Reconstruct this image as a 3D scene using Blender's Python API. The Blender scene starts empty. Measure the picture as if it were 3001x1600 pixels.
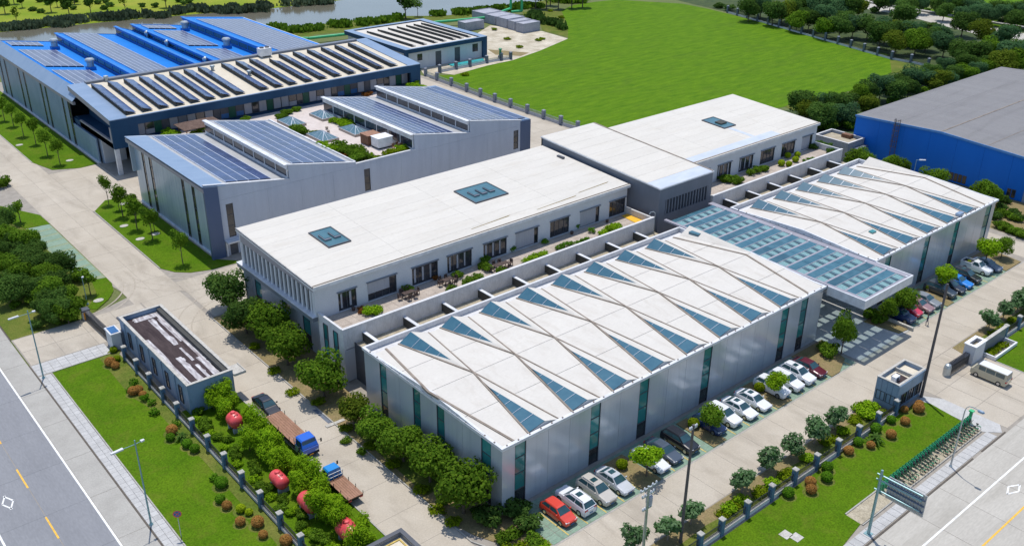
import bpy, bmesh, math, random
from mathutils import Vector, Matrix, Euler
R = math.radians
scene = bpy.context.scene
COL = scene.collection

# ------------------------------------------------------------------ camera
cam_d = bpy.data.cameras.new('camera'); cam = bpy.data.objects.new('camera', cam_d); COL.objects.link(cam)
cam_d.sensor_width = 36.0; cam_d.lens = 36.0 * 2800.65 / 3001.0
cam_d.clip_start = 1.0; cam_d.clip_end = 3000.0
_y, _p, _r = R(49.3697), R(26.108), R(0.6197)
_f = Vector((math.cos(_p)*math.cos(_y), math.cos(_p)*math.sin(_y), -math.sin(_p)))
_x = _f.cross(Vector((0, 0, 1))).normalized(); _u = _x.cross(_f)
_x2 = _x*math.cos(_r) + _u*math.sin(_r); _u2 = -_x*math.sin(_r) + _u*math.cos(_r)
_m = Matrix((( _x2.x, _u2.x, -_f.x, 0), (_x2.y, _u2.y, -_f.y, 0), (_x2.z, _u2.z, -_f.z, 65.0), (0, 0, 0, 1)))
cam.matrix_world = _m
scene.camera = cam

# ------------------------------------------------------------------ sky, sun, exposure
SUN_DIR = Vector((0.12, 0.245, 1.0)).normalized()          # towards the sun
world = bpy.data.worlds.new('World'); scene.world = world; world.use_nodes = True
wn = world.node_tree.nodes; wl = world.node_tree.links
sky = wn.new('ShaderNodeTexSky'); sky.sky_type = 'NISHITA'; sky.sun_disc = False
sky.sun_elevation = math.asin(SUN_DIR.z); sky.sun_rotation = math.atan2(SUN_DIR.x, SUN_DIR.y)
sky.air_density = 1.0; sky.dust_density = 0.6; sky.ozone_density = 1.5
bg = wn['Background']; bg.inputs['Strength'].default_value = 0.15
wl.new(sky.outputs['Color'], bg.inputs['Color'])
sun_d = bpy.data.lights.new('sun', 'SUN'); sun_d.energy = 3.45; sun_d.angle = R(0.5); sun_d.color = (1.0, 0.955, 0.89)
sun = bpy.data.objects.new('sun', sun_d); COL.objects.link(sun)
sun.rotation_euler = SUN_DIR.to_track_quat('Z', 'Y').to_euler(); sun.location = (60, 80, 150)
vs = scene.view_settings
vs.view_transform = 'Standard'; vs.look = 'None'; vs.gamma = 1.0; vs.use_curve_mapping = False; vs.exposure = 0.14

# ------------------------------------------------------------------ helpers: materials
def mat(name, c, c2=None, rough=0.75, metal=0.0, scale=0.5, var=0.12, stretch=(1, 1, 1), bump=0.0, bscale=None,
        coat=0.0, spec=0.5, island=0.0, fine=0.0, contrast=0.5, stain=None):
    """Principled material: two colours mixed by world-position noise, optional fine grain, bump, per-piece variation."""
    m = bpy.data.materials.new(name); m.use_nodes = True
    n = m.node_tree.nodes; l = m.node_tree.links; p = n['Principled BSDF']
    p.inputs['Roughness'].default_value = rough; p.inputs['Metallic'].default_value = metal
    p.inputs['Specular IOR Level'].default_value = spec
    if coat: p.inputs['Coat Weight'].default_value = coat; p.inputs['Coat Roughness'].default_value = 0.05
    if c2 is None:
        c2 = tuple(min(1, v*(1+var)) for v in c); c = tuple(v*(1-var) for v in c)
    geo = n.new('ShaderNodeNewGeometry'); mp = n.new('ShaderNodeMapping'); mp.inputs['Scale'].default_value = stretch
    l.new(geo.outputs['Position'], mp.inputs['Vector'])
    nz = n.new('ShaderNodeTexNoise'); nz.inputs['Scale'].default_value = scale; nz.inputs['Detail'].default_value = 5
    nz.inputs['Roughness'].default_value = 0.6
    l.new(mp.outputs['Vector'], nz.inputs['Vector'])
    mr = n.new('ShaderNodeMapRange'); mr.inputs['From Min'].default_value = 0.5-0.5*contrast*0.6; mr.inputs['From Max'].default_value = 0.5+0.5*contrast*0.6
    l.new(nz.outputs['Fac'], mr.inputs['Value'])
    mx = n.new('ShaderNodeMix'); mx.data_type = 'RGBA'
    mx.inputs['A'].default_value = (*c, 1); mx.inputs['B'].default_value = (*c2, 1)
    l.new(mr.outputs['Result'], mx.inputs['Factor'])
    out = mx.outputs['Result']
    if fine:
        nf = n.new('ShaderNodeTexNoise'); nf.inputs['Scale'].default_value = 6.0; nf.inputs['Detail'].default_value = 4
        l.new(mp.outputs['Vector'], nf.inputs['Vector'])
        m2 = n.new('ShaderNodeMapRange'); m2.inputs['From Min'].default_value = .3; m2.inputs['From Max'].default_value = .7
        m2.inputs['To Min'].default_value = 1-fine; m2.inputs['To Max'].default_value = 1+fine
        l.new(nf.outputs['Fac'], m2.inputs['Value'])
        ml = n.new('ShaderNodeVectorMath'); ml.operation = 'SCALE'
        l.new(out, ml.inputs[0]); l.new(m2.outputs['Result'], ml.inputs['Scale']); out = ml.outputs['Vector']
    if stain:   # worn and dirty patches: (strength, scale, colour, stretch)
        ms = n.new('ShaderNodeMapping'); ms.inputs['Scale'].default_value = stain[3]; l.new(geo.outputs['Position'], ms.inputs['Vector'])
        ns = n.new('ShaderNodeTexNoise'); ns.inputs['Scale'].default_value = stain[1]; ns.inputs['Detail'].default_value = 7; ns.inputs['Roughness'].default_value = .68; ns.inputs['Distortion'].default_value = .6
        l.new(ms.outputs['Vector'], ns.inputs['Vector'])
        rs = n.new('ShaderNodeMapRange'); rs.inputs['From Min'].default_value = .5; rs.inputs['From Max'].default_value = .72; rs.inputs['To Max'].default_value = stain[0]
        l.new(ns.outputs['Fac'], rs.inputs['Value'])
        xs = n.new('ShaderNodeMix'); xs.data_type = 'RGBA'; xs.inputs['B'].default_value = (*stain[2], 1)
        l.new(rs.outputs['Result'], xs.inputs['Factor']); l.new(out, xs.inputs['A']); out = xs.outputs['Result']
    if island:
        oi = n.new('ShaderNodeObjectInfo')
        m3 = n.new('ShaderNodeMapRange'); m3.inputs['To Min'].default_value = 1-island; m3.inputs['To Max'].default_value = 1+island
        l.new(oi.outputs['Random'], m3.inputs['Value'])
        ml = n.new('ShaderNodeVectorMath'); ml.operation = 'SCALE'
        l.new(out, ml.inputs[0]); l.new(m3.outputs['Result'], ml.inputs['Scale']); out = ml.outputs['Vector']
    l.new(out, p.inputs['Base Color'])
    if bump:
        nb = n.new('ShaderNodeTexNoise'); nb.inputs['Scale'].default_value = bscale or scale*8; nb.inputs['Detail'].default_value = 3
        l.new(mp.outputs['Vector'], nb.inputs['Vector'])
        b = n.new('ShaderNodeBump'); b.inputs['Strength'].default_value = bump; b.inputs['Distance'].default_value = 0.05
        l.new(nb.outputs['Fac'], b.inputs['Height']); l.new(b.outputs['Normal'], p.inputs['Normal'])
    return m

def leaf(name, c, c2, trans=0.45, hue=0.2):
    """foliage: every leaf clump its own tone, a little light passing through"""
    m = bpy.data.materials.new(name); m.use_nodes = True
    n = m.node_tree.nodes; l = m.node_tree.links
    for x in list(n): n.remove(x)
    o = n.new('ShaderNodeOutputMaterial'); d = n.new('ShaderNodeBsdfDiffuse'); t = n.new('ShaderNodeBsdfTranslucent')
    mx = n.new('ShaderNodeMixShader'); mx.inputs[0].default_value = trans
    geo = n.new('ShaderNodeNewGeometry'); oi = n.new('ShaderNodeObjectInfo')
    cm = n.new('ShaderNodeMix'); cm.data_type = 'RGBA'; cm.inputs['A'].default_value = (*c, 1); cm.inputs['B'].default_value = (*c2, 1)
    l.new(geo.outputs['Random Per Island'], cm.inputs['Factor'])
    mr = n.new('ShaderNodeMapRange'); mr.inputs['To Min'].default_value = 1-hue; mr.inputs['To Max'].default_value = 1+hue
    l.new(oi.outputs['Random'], mr.inputs['Value'])
    sc = n.new('ShaderNodeVectorMath'); sc.operation = 'SCALE'
    l.new(cm.outputs['Result'], sc.inputs[0]); l.new(mr.outputs['Result'], sc.inputs['Scale'])
    l.new(sc.outputs['Vector'], d.inputs['Color']); l.new(sc.outputs['Vector'], t.inputs['Color'])
    l.new(d.outputs[0], mx.inputs[1]); l.new(t.outputs[0], mx.inputs[2]); l.new(mx.outputs[0], o.inputs['Surface'])
    return m

def clear_glass(name, c, gloss=0.2, pale_mix=0.0, fc=(1, 1, 1)):
    m = bpy.data.materials.new(name); m.use_nodes = True
    n = m.node_tree.nodes; l = m.node_tree.links
    for x in list(n): n.remove(x)
    o = n.new('ShaderNodeOutputMaterial'); t = n.new('ShaderNodeBsdfTransparent'); t.inputs['Color'].default_value = (*c, 1)
    g = n.new('ShaderNodeBsdfGlossy'); g.inputs['Roughness'].default_value = 0.05
    fr = n.new('ShaderNodeFresnel'); fr.inputs['IOR'].default_value = 1.5
    ad = n.new('ShaderNodeMath'); ad.operation = 'ADD'; ad.inputs[1].default_value = gloss
    mx = n.new('ShaderNodeMixShader')
    l.new(fr.outputs[0], ad.inputs[0]); l.new(ad.outputs[0], mx.inputs[0]); l.new(t.outputs[0], mx.inputs[1]); l.new(g.outputs[0], mx.inputs[2])
    df = n.new('ShaderNodeBsdfDiffuse'); df.inputs['Color'].default_value = (*fc, 1); m2 = n.new('ShaderNodeMixShader'); m2.inputs[0].default_value = pale_mix   # pale diffuse share: brightness painted onto clear panes
    l.new(mx.outputs[0], m2.inputs[1]); l.new(df.outputs[0], m2.inputs[2]); l.new(m2.outputs[0], o.inputs['Surface'])
    return m

M = {}
M['ground'] = mat('ground_grass', (.075, .115, .025), (.15, .16, .05), scale=.05, fine=.3, contrast=1, rough=.95)
M['concrete'] = mat('concrete_slab', (.415, .365, .295), (.49, .44, .365), scale=.3, fine=.08, island=.03, contrast=.9, rough=.9, spec=.2, stain=(.55, .16, (.26, .225, .18), (1.6, .5, 1)))
M['joint'] = mat('slab_joint', (.30, .27, .23), scale=1, rough=.95)
M['road'] = mat('grey_road', (.21, .215, .23), (.255, .26, .275), scale=.3, fine=.07, island=.03, contrast=.8, rough=.9, spec=.2, stretch=(1, .25, 1), stain=(.35, .2, (.155, .16, .17), (3, .25, 1)))
M['road_pale'] = mat('pale_road', (.405, .38, .335), (.475, .45, .40), scale=.3, fine=.08, island=.03, contrast=.8, rough=.9, spec=.2, stretch=(.25, 1, 1), stain=(.45, .2, (.28, .26, .22), (.3, 2.5, 1)))
M['gutter'] = mat('road_edge_concrete', (.33, .315, .285), (.39, .375, .34), scale=.4, fine=.1, rough=.9)
M['paving'] = mat('paving_stone', (.40, .395, .385), (.48, .475, .46), scale=1.2, fine=.1, island=.06, contrast=.8, rough=.9, stain=(.4, .5, (.30, .29, .27), (1, 1, 1)))
M['kerb'] = mat('kerb_stone', (.36, .345, .31), scale=1, fine=.15, rough=.9)
M['kerb_dark'] = mat('kerb_gutter', (.10, .085, .07), scale=1, fine=.15, rough=.9)
M['white_line'] = mat('white_road_paint', (.74, .74, .72), scale=2, fine=.1, rough=.7)
M['yellow_line'] = mat('yellow_road_paint', (.72, .42, .05), scale=2, fine=.12, rough=.7)
M['stall_line'] = mat('stall_paint', (.55, .40, .10), scale=2, fine=.25, rough=.7)
M['lawn'] = mat('lawn_grass', (.052, .122, .003), (.095, .170, .006), scale=.22, fine=.32, contrast=.9, rough=.95, spec=.08, bump=.6, bscale=5, stain=(.5, .35, (.13, .14, .02), (1, 1, 1)))
M['lawn_bright'] = mat('field_grass', (.050, .130, .004), (.122, .222, .008), scale=.38, fine=.34, contrast=.9, rough=.95, spec=.08, bump=.7, bscale=3, stretch=(.5, 1.9, 1), stain=(.5, .09, (.07, .125, .012), (.7, 1.6, 1)))
M['lawn_dry'] = mat('dry_verge_grass', (.06, .115, .010), (.17, .165, .04), scale=.35, fine=.3, contrast=.9, rough=.95, spec=.1)
M['soil'] = mat('bare_soil', (.27, .19, .095), (.17, .15, .055), scale=.6, fine=.25, contrast=.9, rough=.95)
M['rubble'] = mat('bare_rubble', (.62, .56, .45), (.33, .28, .19), scale=.25, fine=.25, contrast=.7, rough=.95, bump=1, bscale=1.5)
M['park_green'] = mat('grass_paver_green', (.16, .26, .19), (.235, .315, .24), scale=.9, fine=.2, contrast=.8, rough=.9, stretch=(.35, 1.5, 1), island=.06)
M['paver_worn'] = mat('worn_grass_paver', (.17, .255, .15), (.29, .31, .20), scale=.5, fine=.25, contrast=.9, rough=.9)
M['meadow'] = mat('meadow_grass', (.13, .23, .010), (.29, .29, .04), scale=.06, fine=.3, contrast=.8, rough=.95, spec=.1)
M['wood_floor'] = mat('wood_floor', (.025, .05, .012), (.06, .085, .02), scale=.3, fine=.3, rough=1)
M['pale_sheet'] = mat('pale_blue_sheet', (.45, .50, .58), (.53, .57, .64), scale=.8, rough=.5, stretch=(.4, 1, 1))
M['door_green'] = mat('dark_green_door', (.006, .085, .05), scale=2, rough=.5)
M['clerestory'] = mat('clerestory_glass', (.012, .02, .035), (.03, .045, .07), scale=.5, rough=.12, spec=.6)
M['dull_wall'] = mat('dull_grey_wall', (.25, .29, .34), (.31, .35, .40), scale=.6, fine=.1, rough=.85, stain=(.5, .6, (.17, .18, .19), (1, 1, .3)))
M['roof_glass'] = mat('roof_light_glass', (.05, .135, .17), (.08, .18, .215), scale=.8, rough=.2, spec=.5, contrast=1)
M['louvre_dark'] = mat('louvre_backing', (.018, .03, .055), scale=1, rough=.6)
M['water'] = mat('river_water', (.13, .12, .085), (.165, .16, .13), scale=.03, rough=.12, spec=.6, bump=.05, bscale=.8)
M['teal_water'] = mat('teal_cover', (.02, .30, .33), (.05, .42, .42), scale=.5, fine=.2, rough=.3)
M['white_roof'] = mat('white_membrane', (.565, .535, .485), (.62, .59, .54), scale=.35, fine=.04, contrast=.9, rough=.75, spec=.2, stretch=(.4, 1, 1), stain=(.4, .5, (.43, .38, .32), (1.4, .5, 1)))
M['cream_roof'] = mat('cream_membrane', (.57, .54, .485), (.62, .59, .535), scale=.25, fine=.045, contrast=.8, rough=.75, spec=.2, stretch=(.3, 1.2, 1), island=.02, stain=(.28, .3, (.45, .395, .32), (.5, 2.2, 1)))
M['sand_roof'] = mat('sand_roof', (.56, .50, .39), (.64, .58, .47), scale=.3, fine=.08, contrast=.8, rough=.8)
M['seam'] = mat('roof_seam', (.19, .155, .125), (.30, .25, .205), scale=.8, rough=.85)
M['deck'] = mat('roof_deck_dark', (.18, .16, .14), scale=1, rough=.9)
M['white_trim'] = mat('white_trim', (.62, .63, .65), scale=1, fine=.05, rough=.5)
M['grey_panel'] = mat('grey_metal_panel', (.46, .49, .545), (.56, .585, .63), scale=.3, rough=.2, metal=.2, contrast=.9, island=.04, stretch=(1, 1, .1), bump=.03, bscale=.6, stain=(.4, .9, (.33, .36, .41), (1.5, 1.5, .06)))
M['plaster'] = mat('pale_plaster', (.52, .535, .56), (.60, .61, .63), scale=.5, fine=.06, rough=.8, contrast=.8)
M['concrete_wall'] = mat('fair_concrete', (.54, .54, .545), (.64, .64, .645), scale=.7, fine=.1, contrast=.9, rough=.85, stretch=(1, 1, .4), stain=(.4, .8, (.34, .33, .33), (1, 1, .3)))
M['slate'] = mat('slate_grey_cladding', (.135, .155, .19), (.165, .185, .225), scale=.3, rough=.45, stretch=(1, 1, .3))
M['navy'] = mat('navy_cladding', (.010, .050, .115), (.016, .066, .14), scale=.3, rough=.6, spec=.25, stretch=(1, 1, .3))
M['indigo'] = mat('indigo_cladding', (.045, .085, .17), (.06, .10, .19), scale=.3, rough=.4, stretch=(1, 1, .3))
M['sky_sheet'] = mat('light_blue_sheet', (.20, .285, .41), (.24, .325, .45), scale=.5, rough=.42, metal=.2, stretch=(.3, 1, 1))
M['blue_roof'] = mat('bright_blue_sheet', (.002, .165, .56), (.004, .195, .64), scale=.2, rough=.6, spec=.25, contrast=.8)
M['blue_frame'] = mat('blue_frame', (.012, .16, .50), (.02, .20, .58), scale=.6, rough=.5, spec=.3)
M['grey_sheet'] = mat('grey_sheet_roof', (.36, .365, .37), (.41, .415, .42), scale=.4, fine=.05, rough=.6)
M['warehouse_blue'] = mat('warehouse_blue', (.002, .145, .60), (.004, .165, .66), scale=.15, rough=.55, spec=.3, stretch=(1, 1, .2))
M['warehouse_roof'] = mat('warehouse_grey', (.20, .195, .20), (.245, .24, .24), scale=.12, fine=.06, rough=.7, contrast=.9, stretch=(2, .2, 1), stain=(.4, .15, (.13, .125, .125), (.3, 2, 1)))
M['wall_blue_grey'] = mat('blue_grey_wall', (.165, .255, .37), (.21, .30, .42), scale=.4, fine=.05, rough=.5, stretch=(1, 1, .4), stain=(.4, .8, (.10, .15, .22), (1, 1, .3)))
M['pale_panel'] = mat('pale_ribbed_panel', (.36, .45, .57), (.45, .54, .65), scale=.9, rough=.28, metal=.25, stretch=(1, 2, .08))
M['saw_wall'] = mat('silver_ribbed_wall', (.42, .465, .54), (.47, .515, .585), scale=.5, fine=.03, rough=.55, stretch=(1, 1, .3), stain=(.3, .9, (.33, .36, .41), (1.5, 1.5, .06)))
M['solar'] = mat('solar_cells', (.022, .038, .115), (.045, .07, .175), scale=.8, rough=.25, island=.22, contrast=1, spec=.45, coat=.1)
M['solar_dark'] = mat('solar_cells_dark', (.04, .07, .17), (.07, .105, .23), scale=.8, rough=.25, island=.25, spec=.5, coat=.15)
M['solar_frame'] = mat('solar_rail', (.50, .54, .62), scale=1, rough=.4, metal=.3)
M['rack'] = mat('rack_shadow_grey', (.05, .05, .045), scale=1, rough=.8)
M['sky_glass'] = mat('skylight_glass', (.03, .105, .16), (.06, .155, .21), scale=.9, rough=.2, spec=.5, coat=.1, contrast=1)
M['teal_glass'] = mat('teal_glass', (.025, .165, .165), (.04, .22, .22), scale=.4, rough=.1, spec=.8, island=.25)
M['dark_glass'] = mat('dark_window_glass', (.018, .022, .03), (.05, .05, .055), scale=.6, rough=.1, spec=.8, island=.3)
M['blind'] = mat('window_blind', (.33, .33, .36), (.40, .40, .43), scale=3, rough=.8, stretch=(3, 1, .2))
M['frame_dark'] = mat('dark_frame', (.07, .075, .09), scale=1, rough=.5)
M['canopy_clear'] = clear_glass('canopy_clear_glass', (.86, .96, .97), .04, .17, (.55, .85, .88))
M['canopy_tint'] = mat('canopy_tinted_glass', (.028, .095, .13), (.06, .15, .19), scale=.7, rough=.18, spec=.5, coat=.1, island=.2)
M['mauve'] = mat('mauve_steel', (.27, .26, .30), (.31, .30, .335), scale=1, rough=.5)
M['timber'] = mat('weathered_timber', (.24, .20, .16), (.34, .29, .24), scale=1.2, fine=.2, rough=.9, stretch=(.25, 3, 1))
M['brown_wood'] = mat('brown_timber', (.14, .065, .03), (.20, .095, .05), scale=2, rough=.8)
M['bed_wood'] = mat('truck_bed_rust', (.25, .13, .075), (.32, .17, .11), scale=1.5, fine=.12, rough=.8, stretch=(1, .4, 1))
M['old_roof'] = mat('weathered_roof', (.042, .03, .032), (.075, .056, .056), scale=1, fine=.2, rough=.95, spec=.2, stretch=(2, .3, 1))
M['old_white'] = mat('flaked_white_patch', (.62, .61, .62), (.22, .19, .20), scale=1.5, fine=.3, contrast=.6, rough=.9, stretch=(2.2, .45, 1))
M['terra_floor'] = mat('terrace_paver', (.36, .30, .25), (.47, .41, .35), scale=1, fine=.15, rough=.9, contrast=.9, island=.06)
M['pink_floor'] = mat('pink_paver', (.52, .45, .41), (.60, .53, .49), scale=.8, fine=.08, rough=.9)
M['gravel'] = mat('roof_gravel', (.33, .285, .20), (.42, .37, .275), scale=1, fine=.25, rough=.95)
M['pier_blue'] = mat('blue_grey_pier', (.06, .13, .22), (.085, .165, .265), scale=1.2, fine=.12, rough=.7)
M['cap'] = mat('pale_coping', (.40, .38, .34), (.50, .48, .435), scale=1.5, fine=.15, rough=.9)
M['rail'] = mat('black_railing', (.025, .03, .032), scale=1, rough=.5)
M['steel'] = mat('galvanised_steel', (.42, .46, .48), scale=2, rough=.4, metal=.6)
M['teal_pole'] = mat('teal_grey_pole', (.22, .36, .38), scale=2, rough=.45, metal=.3)
M['pole_dark'] = mat('dark_pole', (.10, .085, .09), scale=1, rough=.7)
M['black'] = mat('black_rubber', (.015, .015, .016), scale=3, rough=.8)
M['chrome'] = mat('wheel_alloy', (.45, .46, .48), scale=3, rough=.3, metal=.8)
M['lamp'] = mat('clear_lamp', (.75, .77, .8), scale=3, rough=.1)
M['tail'] = mat('red_lamp', (.45, .02, .02), scale=3, rough=.2)
M['car_glass'] = mat('car_glass', (.018, .05, .06), (.03, .085, .10), scale=.8, rough=.06, spec=.9)
M['red_plastic'] = mat('coral_red_plastic', (.62, .06, .07), (.70, .085, .09), scale=.8, rough=.35)
M['green_pipe'] = mat('green_pipe_paint', (.05, .42, .17), (.07, .50, .21), scale=.5, rough=.45)
M['green_dock'] = mat('green_dock_paint', (.015, .22, .10), (.02, .28, .13), scale=2, rough=.45)
M['old_concrete'] = mat('stained_concrete', (.27, .285, .34), (.40, .405, .44), scale=.7, fine=.2, rough=.9, contrast=.9, stretch=(1, 1, .35))
M['orange'] = mat('orange_paint', (.70, .30, .02), scale=2, rough=.5)
M['yellow_mat'] = mat('yellow_mat', (.75, .42, .03), scale=2, fine=.1, rough=.8)
M['blue_plastic'] = mat('blue_panel', (.025, .12, .30), scale=2, rough=.4)
M['bark'] = mat('bark', (.10, .075, .05), (.15, .115, .08), scale=4, rough=.95)
M['bark_pale'] = mat('pale_bark', (.24, .20, .16), (.30, .26, .21), scale=4, rough=.95)
M['white_paint'] = mat('white_box_paint', (.78, .78, .79), scale=1, rough=.4)
M['skin'] = mat('skin', (.50, .30, .21), scale=5, rough=.6)
M['shirt'] = mat('dark_shirt', (.09, .10, .14), scale=5, rough=.9)
M['red_leafy'] = leaf('red_brown_leaf', (0.2, 0.07, 0.02), (0.3, 0.14, 0.04))
M['leaf_mid'] = leaf('leaf_mid', (0.07, 0.155, 0.013), (0.17, 0.285, 0.025))
M['leaf_dark'] = leaf('leaf_dark', (0.05, 0.115, 0.022), (0.115, 0.2, 0.04))
M['leaf_blue'] = leaf('leaf_blue_green', (0.055, 0.135, 0.055), (0.12, 0.225, 0.09))
M['leaf_olive'] = leaf('leaf_olive', (0.085, 0.145, 0.014), (0.18, 0.225, 0.025))
M['leaf_bright'] = leaf('leaf_bright', (0.14, 0.29, 0.01), (0.28, 0.44, 0.018), trans=.35, hue=.15)
M['leaf_yellow'] = leaf('leaf_yellow_green', (0.12, 0.2, 0.008), (0.25, 0.32, 0.012), trans=.35, hue=.15)
M['leaf_lime'] = leaf('leaf_lime', (0.24, 0.35, 0.01), (0.38, 0.48, 0.02), trans=.35, hue=.1)
M['leaf_ball'] = leaf('leaf_ball_green', (0.08, 0.21, 0.012), (0.15, 0.31, 0.022), hue=.15)
M['leaf_orange'] = leaf('leaf_orange', (0.38, 0.19, 0.05), (0.54, 0.3, 0.09), hue=.12)
M['leaf_magnolia'] = leaf('leaf_magnolia', (0.05, 0.13, 0.035), (0.2, 0.31, 0.15), hue=.12)
M['reed'] = leaf('reed_grey_green', (0.08, 0.115, 0.06), (0.18, 0.22, 0.12), trans=.2, hue=.2)
def paint(name, c, metal=.0):
    M[name] = mat(name, c, scale=.6, var=.04, rough=.28, metal=metal, coat=.7)
for nm, c in dict(red=(.62, .05, .025), white=(.74, .75, .77), silver=(.50, .52, .55), beige=(.48, .45, .40), navy_car=(.01, .03, .11),
                  black_car=(.012, .012, .016), maroon=(.10, .008, .02), pinkish=(.30, .17, .17), blue_car=(.01, .20, .62), greyblue=(.13, .16, .23),
                  dark_grey=(.045, .055, .06), steel_grey=(.22, .24, .26), truck_blue=(.01, .11, .55), truck_cyan=(.01, .22, .58), van_beige=(.45, .41, .30),
                  crimson=(.55, .02, .05), slate_car=(.06, .08, .11)).items(): paint('paint_'+nm, c)

# ------------------------------------------------------------------ helpers: objects
ORG = {}
def org(o): return ORG.get(o.name, Vector((0, 0, 0))) if o else Vector((0, 0, 0))
def tag(o, label, cat, group=None):
    o['label'] = label; o['category'] = cat
    if group: o['group'] = group
    return o
def thing(name, label, cat, loc=(0, 0, 0), rz=0.0, group=None):
    o = bpy.data.objects.new(name, None); o.empty_display_size = .5; COL.objects.link(o)
    o.location = loc; o.rotation_euler = (0, 0, rz); ORG[o.name] = Vector(loc)
    return tag(o, label, cat, group)
def link(name, me, parent=None, loc=(0, 0, 0), rot=(0, 0, 0), scale=(1, 1, 1)):
    o = bpy.data.objects.new(name, me); COL.objects.link(o)
    if parent: o.parent = parent
    o.location = loc; o.rotation_euler = rot; o.scale = scale
    ORG[o.name] = org(parent) + Vector(loc)
    return o
def copy_tree(o, parent=None, kids=None):
    c = o.copy(); COL.objects.link(c)
    if parent: c.parent = parent
    for ch in KIDS.get(o.name, []): copy_tree(ch, c)
    return c
KIDS = {}
def index_kids(root):
    for ch in root.children:
        KIDS.setdefault(root.name, []).append(ch); index_kids(ch)

class MB:
    """collects polygons (world coordinates) and links them as one mesh object"""
    def __init__(s): s.v = []; s.f = []; s.mi = []; s.k = 0
    def face(s, pts):
        i = len(s.v); s.v += [tuple(p) for p in pts]; s.f.append(tuple(range(i, i+len(pts)))); s.mi.append(s.k)
    def box(s, x0, x1, y0, y1, z0, z1):
        i = len(s.v)
        s.v += [(x0, y0, z0), (x1, y0, z0), (x1, y1, z0), (x0, y1, z0), (x0, y0, z1), (x1, y0, z1), (x1, y1, z1), (x0, y1, z1)]
        for q in ((0, 3, 2, 1), (4, 5, 6, 7), (0, 1, 5, 4), (1, 2, 6, 5), (2, 3, 7, 6), (3, 0, 4, 7)): s.f.append(tuple(i+k for k in q)); s.mi.append(s.k)
        return s
    def prism(s, poly, z0, z1):
        """poly counter-clockwise list of (x, y); z0 and z1 numbers or functions of (x, y)"""
        a = sum(poly[k][0]*poly[(k+1) % len(poly)][1]-poly[(k+1) % len(poly)][0]*poly[k][1] for k in range(len(poly)))
        if a < 0: poly = poly[::-1]
        Z0 = z0 if callable(z0) else (lambda x, y: z0); Z1 = z1 if callable(z1) else (lambda x, y: z1)
        i = len(s.v); n = len(poly)
        s.v += [(x, y, Z0(x, y)) for x, y in poly] + [(x, y, Z1(x, y)) for x, y in poly]
        s.f.append(tuple(range(i+n-1, i-1, -1))); s.f.append(tuple(range(i+n, i+2*n))); s.mi += [s.k, s.k]
        for k in range(n):
            q = (k+1) % n; s.f.append((i+k, i+q, i+n+q, i+n+k)); s.mi.append(s.k)
        return s
    def sheet(s, poly, z):
        a = sum(poly[k][0]*poly[(k+1) % len(poly)][1]-poly[(k+1) % len(poly)][0]*poly[k][1] for k in range(len(poly)))
        if a < 0: poly = poly[::-1]
        s.face([(x, y, z) for x, y in poly]); return s
    def tube(s, a, b, r0, r1=None, n=8, cap=True):
        r1 = r0 if r1 is None else r1; a = Vector(a); b = Vector(b); d = (b-a).normalized()
        t = d.orthogonal().normalized(); w = d.cross(t); i = len(s.v)
        for p, r in ((a, r0), (b, r1)):
            for k in range(n):
                q = 2*math.pi*k/n; s.v.append(tuple(p+t*(r*math.cos(q))+w*(r*math.sin(q))))
        for k in range(n):
            q = (k+1) % n; s.f.append((i+k, i+q, i+n+q, i+n+k)); s.mi.append(s.k)
        if cap: s.f.append(tuple(range(i+n-1, i-1, -1))); s.f.append(tuple(range(i+n, i+2*n))); s.mi += [s.k, s.k]
        return s
    def path(s, pts, r, n=6):
        for a, b in zip(pts, pts[1:]): s.tube(a, b, r, r, n)
        return s
    def lathe(s, c, prof, n=12, axis='z'):
        i = len(s.v); c = Vector(c)
        for (r, h) in prof:
            for k in range(n):
                q = 2*math.pi*k/n; x, y = r*math.cos(q), r*math.sin(q)
                s.v.append(tuple(c+Vector((x, y, h) if axis == 'z' else (x, h, y) if axis == 'y' else (h, x, y))))
        for j in range(len(prof)-1):
            for k in range(n):
                q = (k+1) % n; s.f.append((i+j*n+k, i+j*n+q, i+(j+1)*n+q, i+(j+1)*n+k)); s.mi.append(s.k)
        s.f.append(tuple(i+k for k in range(n-1, -1, -1))); s.f.append(tuple(i+(len(prof)-1)*n+k for k in range(n))); s.mi += [s.k, s.k]
        return s
    def mesh(s, name, ms, o=Vector((0, 0, 0)), smooth=False):
        me = bpy.data.meshes.new(name); me.from_pydata([(a-o.x, b-o.y, c-o.z) for a, b, c in s.v], [], s.f)
        for m in (ms if isinstance(ms, (list, tuple)) else [ms]): me.materials.append(M[m] if isinstance(m, str) else m)
        me.polygons.foreach_set('material_index', s.mi)
        if smooth: me.polygons.foreach_set('use_smooth', [True]*len(s.f))
        me.update(); return me
    def build(s, name, ms, parent=None, smooth=False, at=None):
        """top-level: origin at the middle of the footprint; part: origin of its parent"""
        if parent: return link(name, s.mesh(name, ms, org(parent), smooth), parent)
        if at is None:
            xs = [p[0] for p in s.v]; ys = [p[1] for p in s.v]; zs = [p[2] for p in s.v]
            at = Vector(((min(xs)+max(xs))/2, (min(ys)+max(ys))/2, min(zs)))
        at = Vector(at); o = link(name, s.mesh(name, ms, at, smooth), None, at); return o
def structure(o): o['kind'] = 'structure'; return o
def stuff(o): o['kind'] = 'stuff'; return o
_boxes = {}
def unit_box(m):
    """one shared unit box per material, for pieces scaled in place"""
    if m not in _boxes: _boxes[m] = MB().box(-.5, .5, -.5, .5, -.5, .5).mesh('box_'+m, m)
    return _boxes[m]
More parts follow.
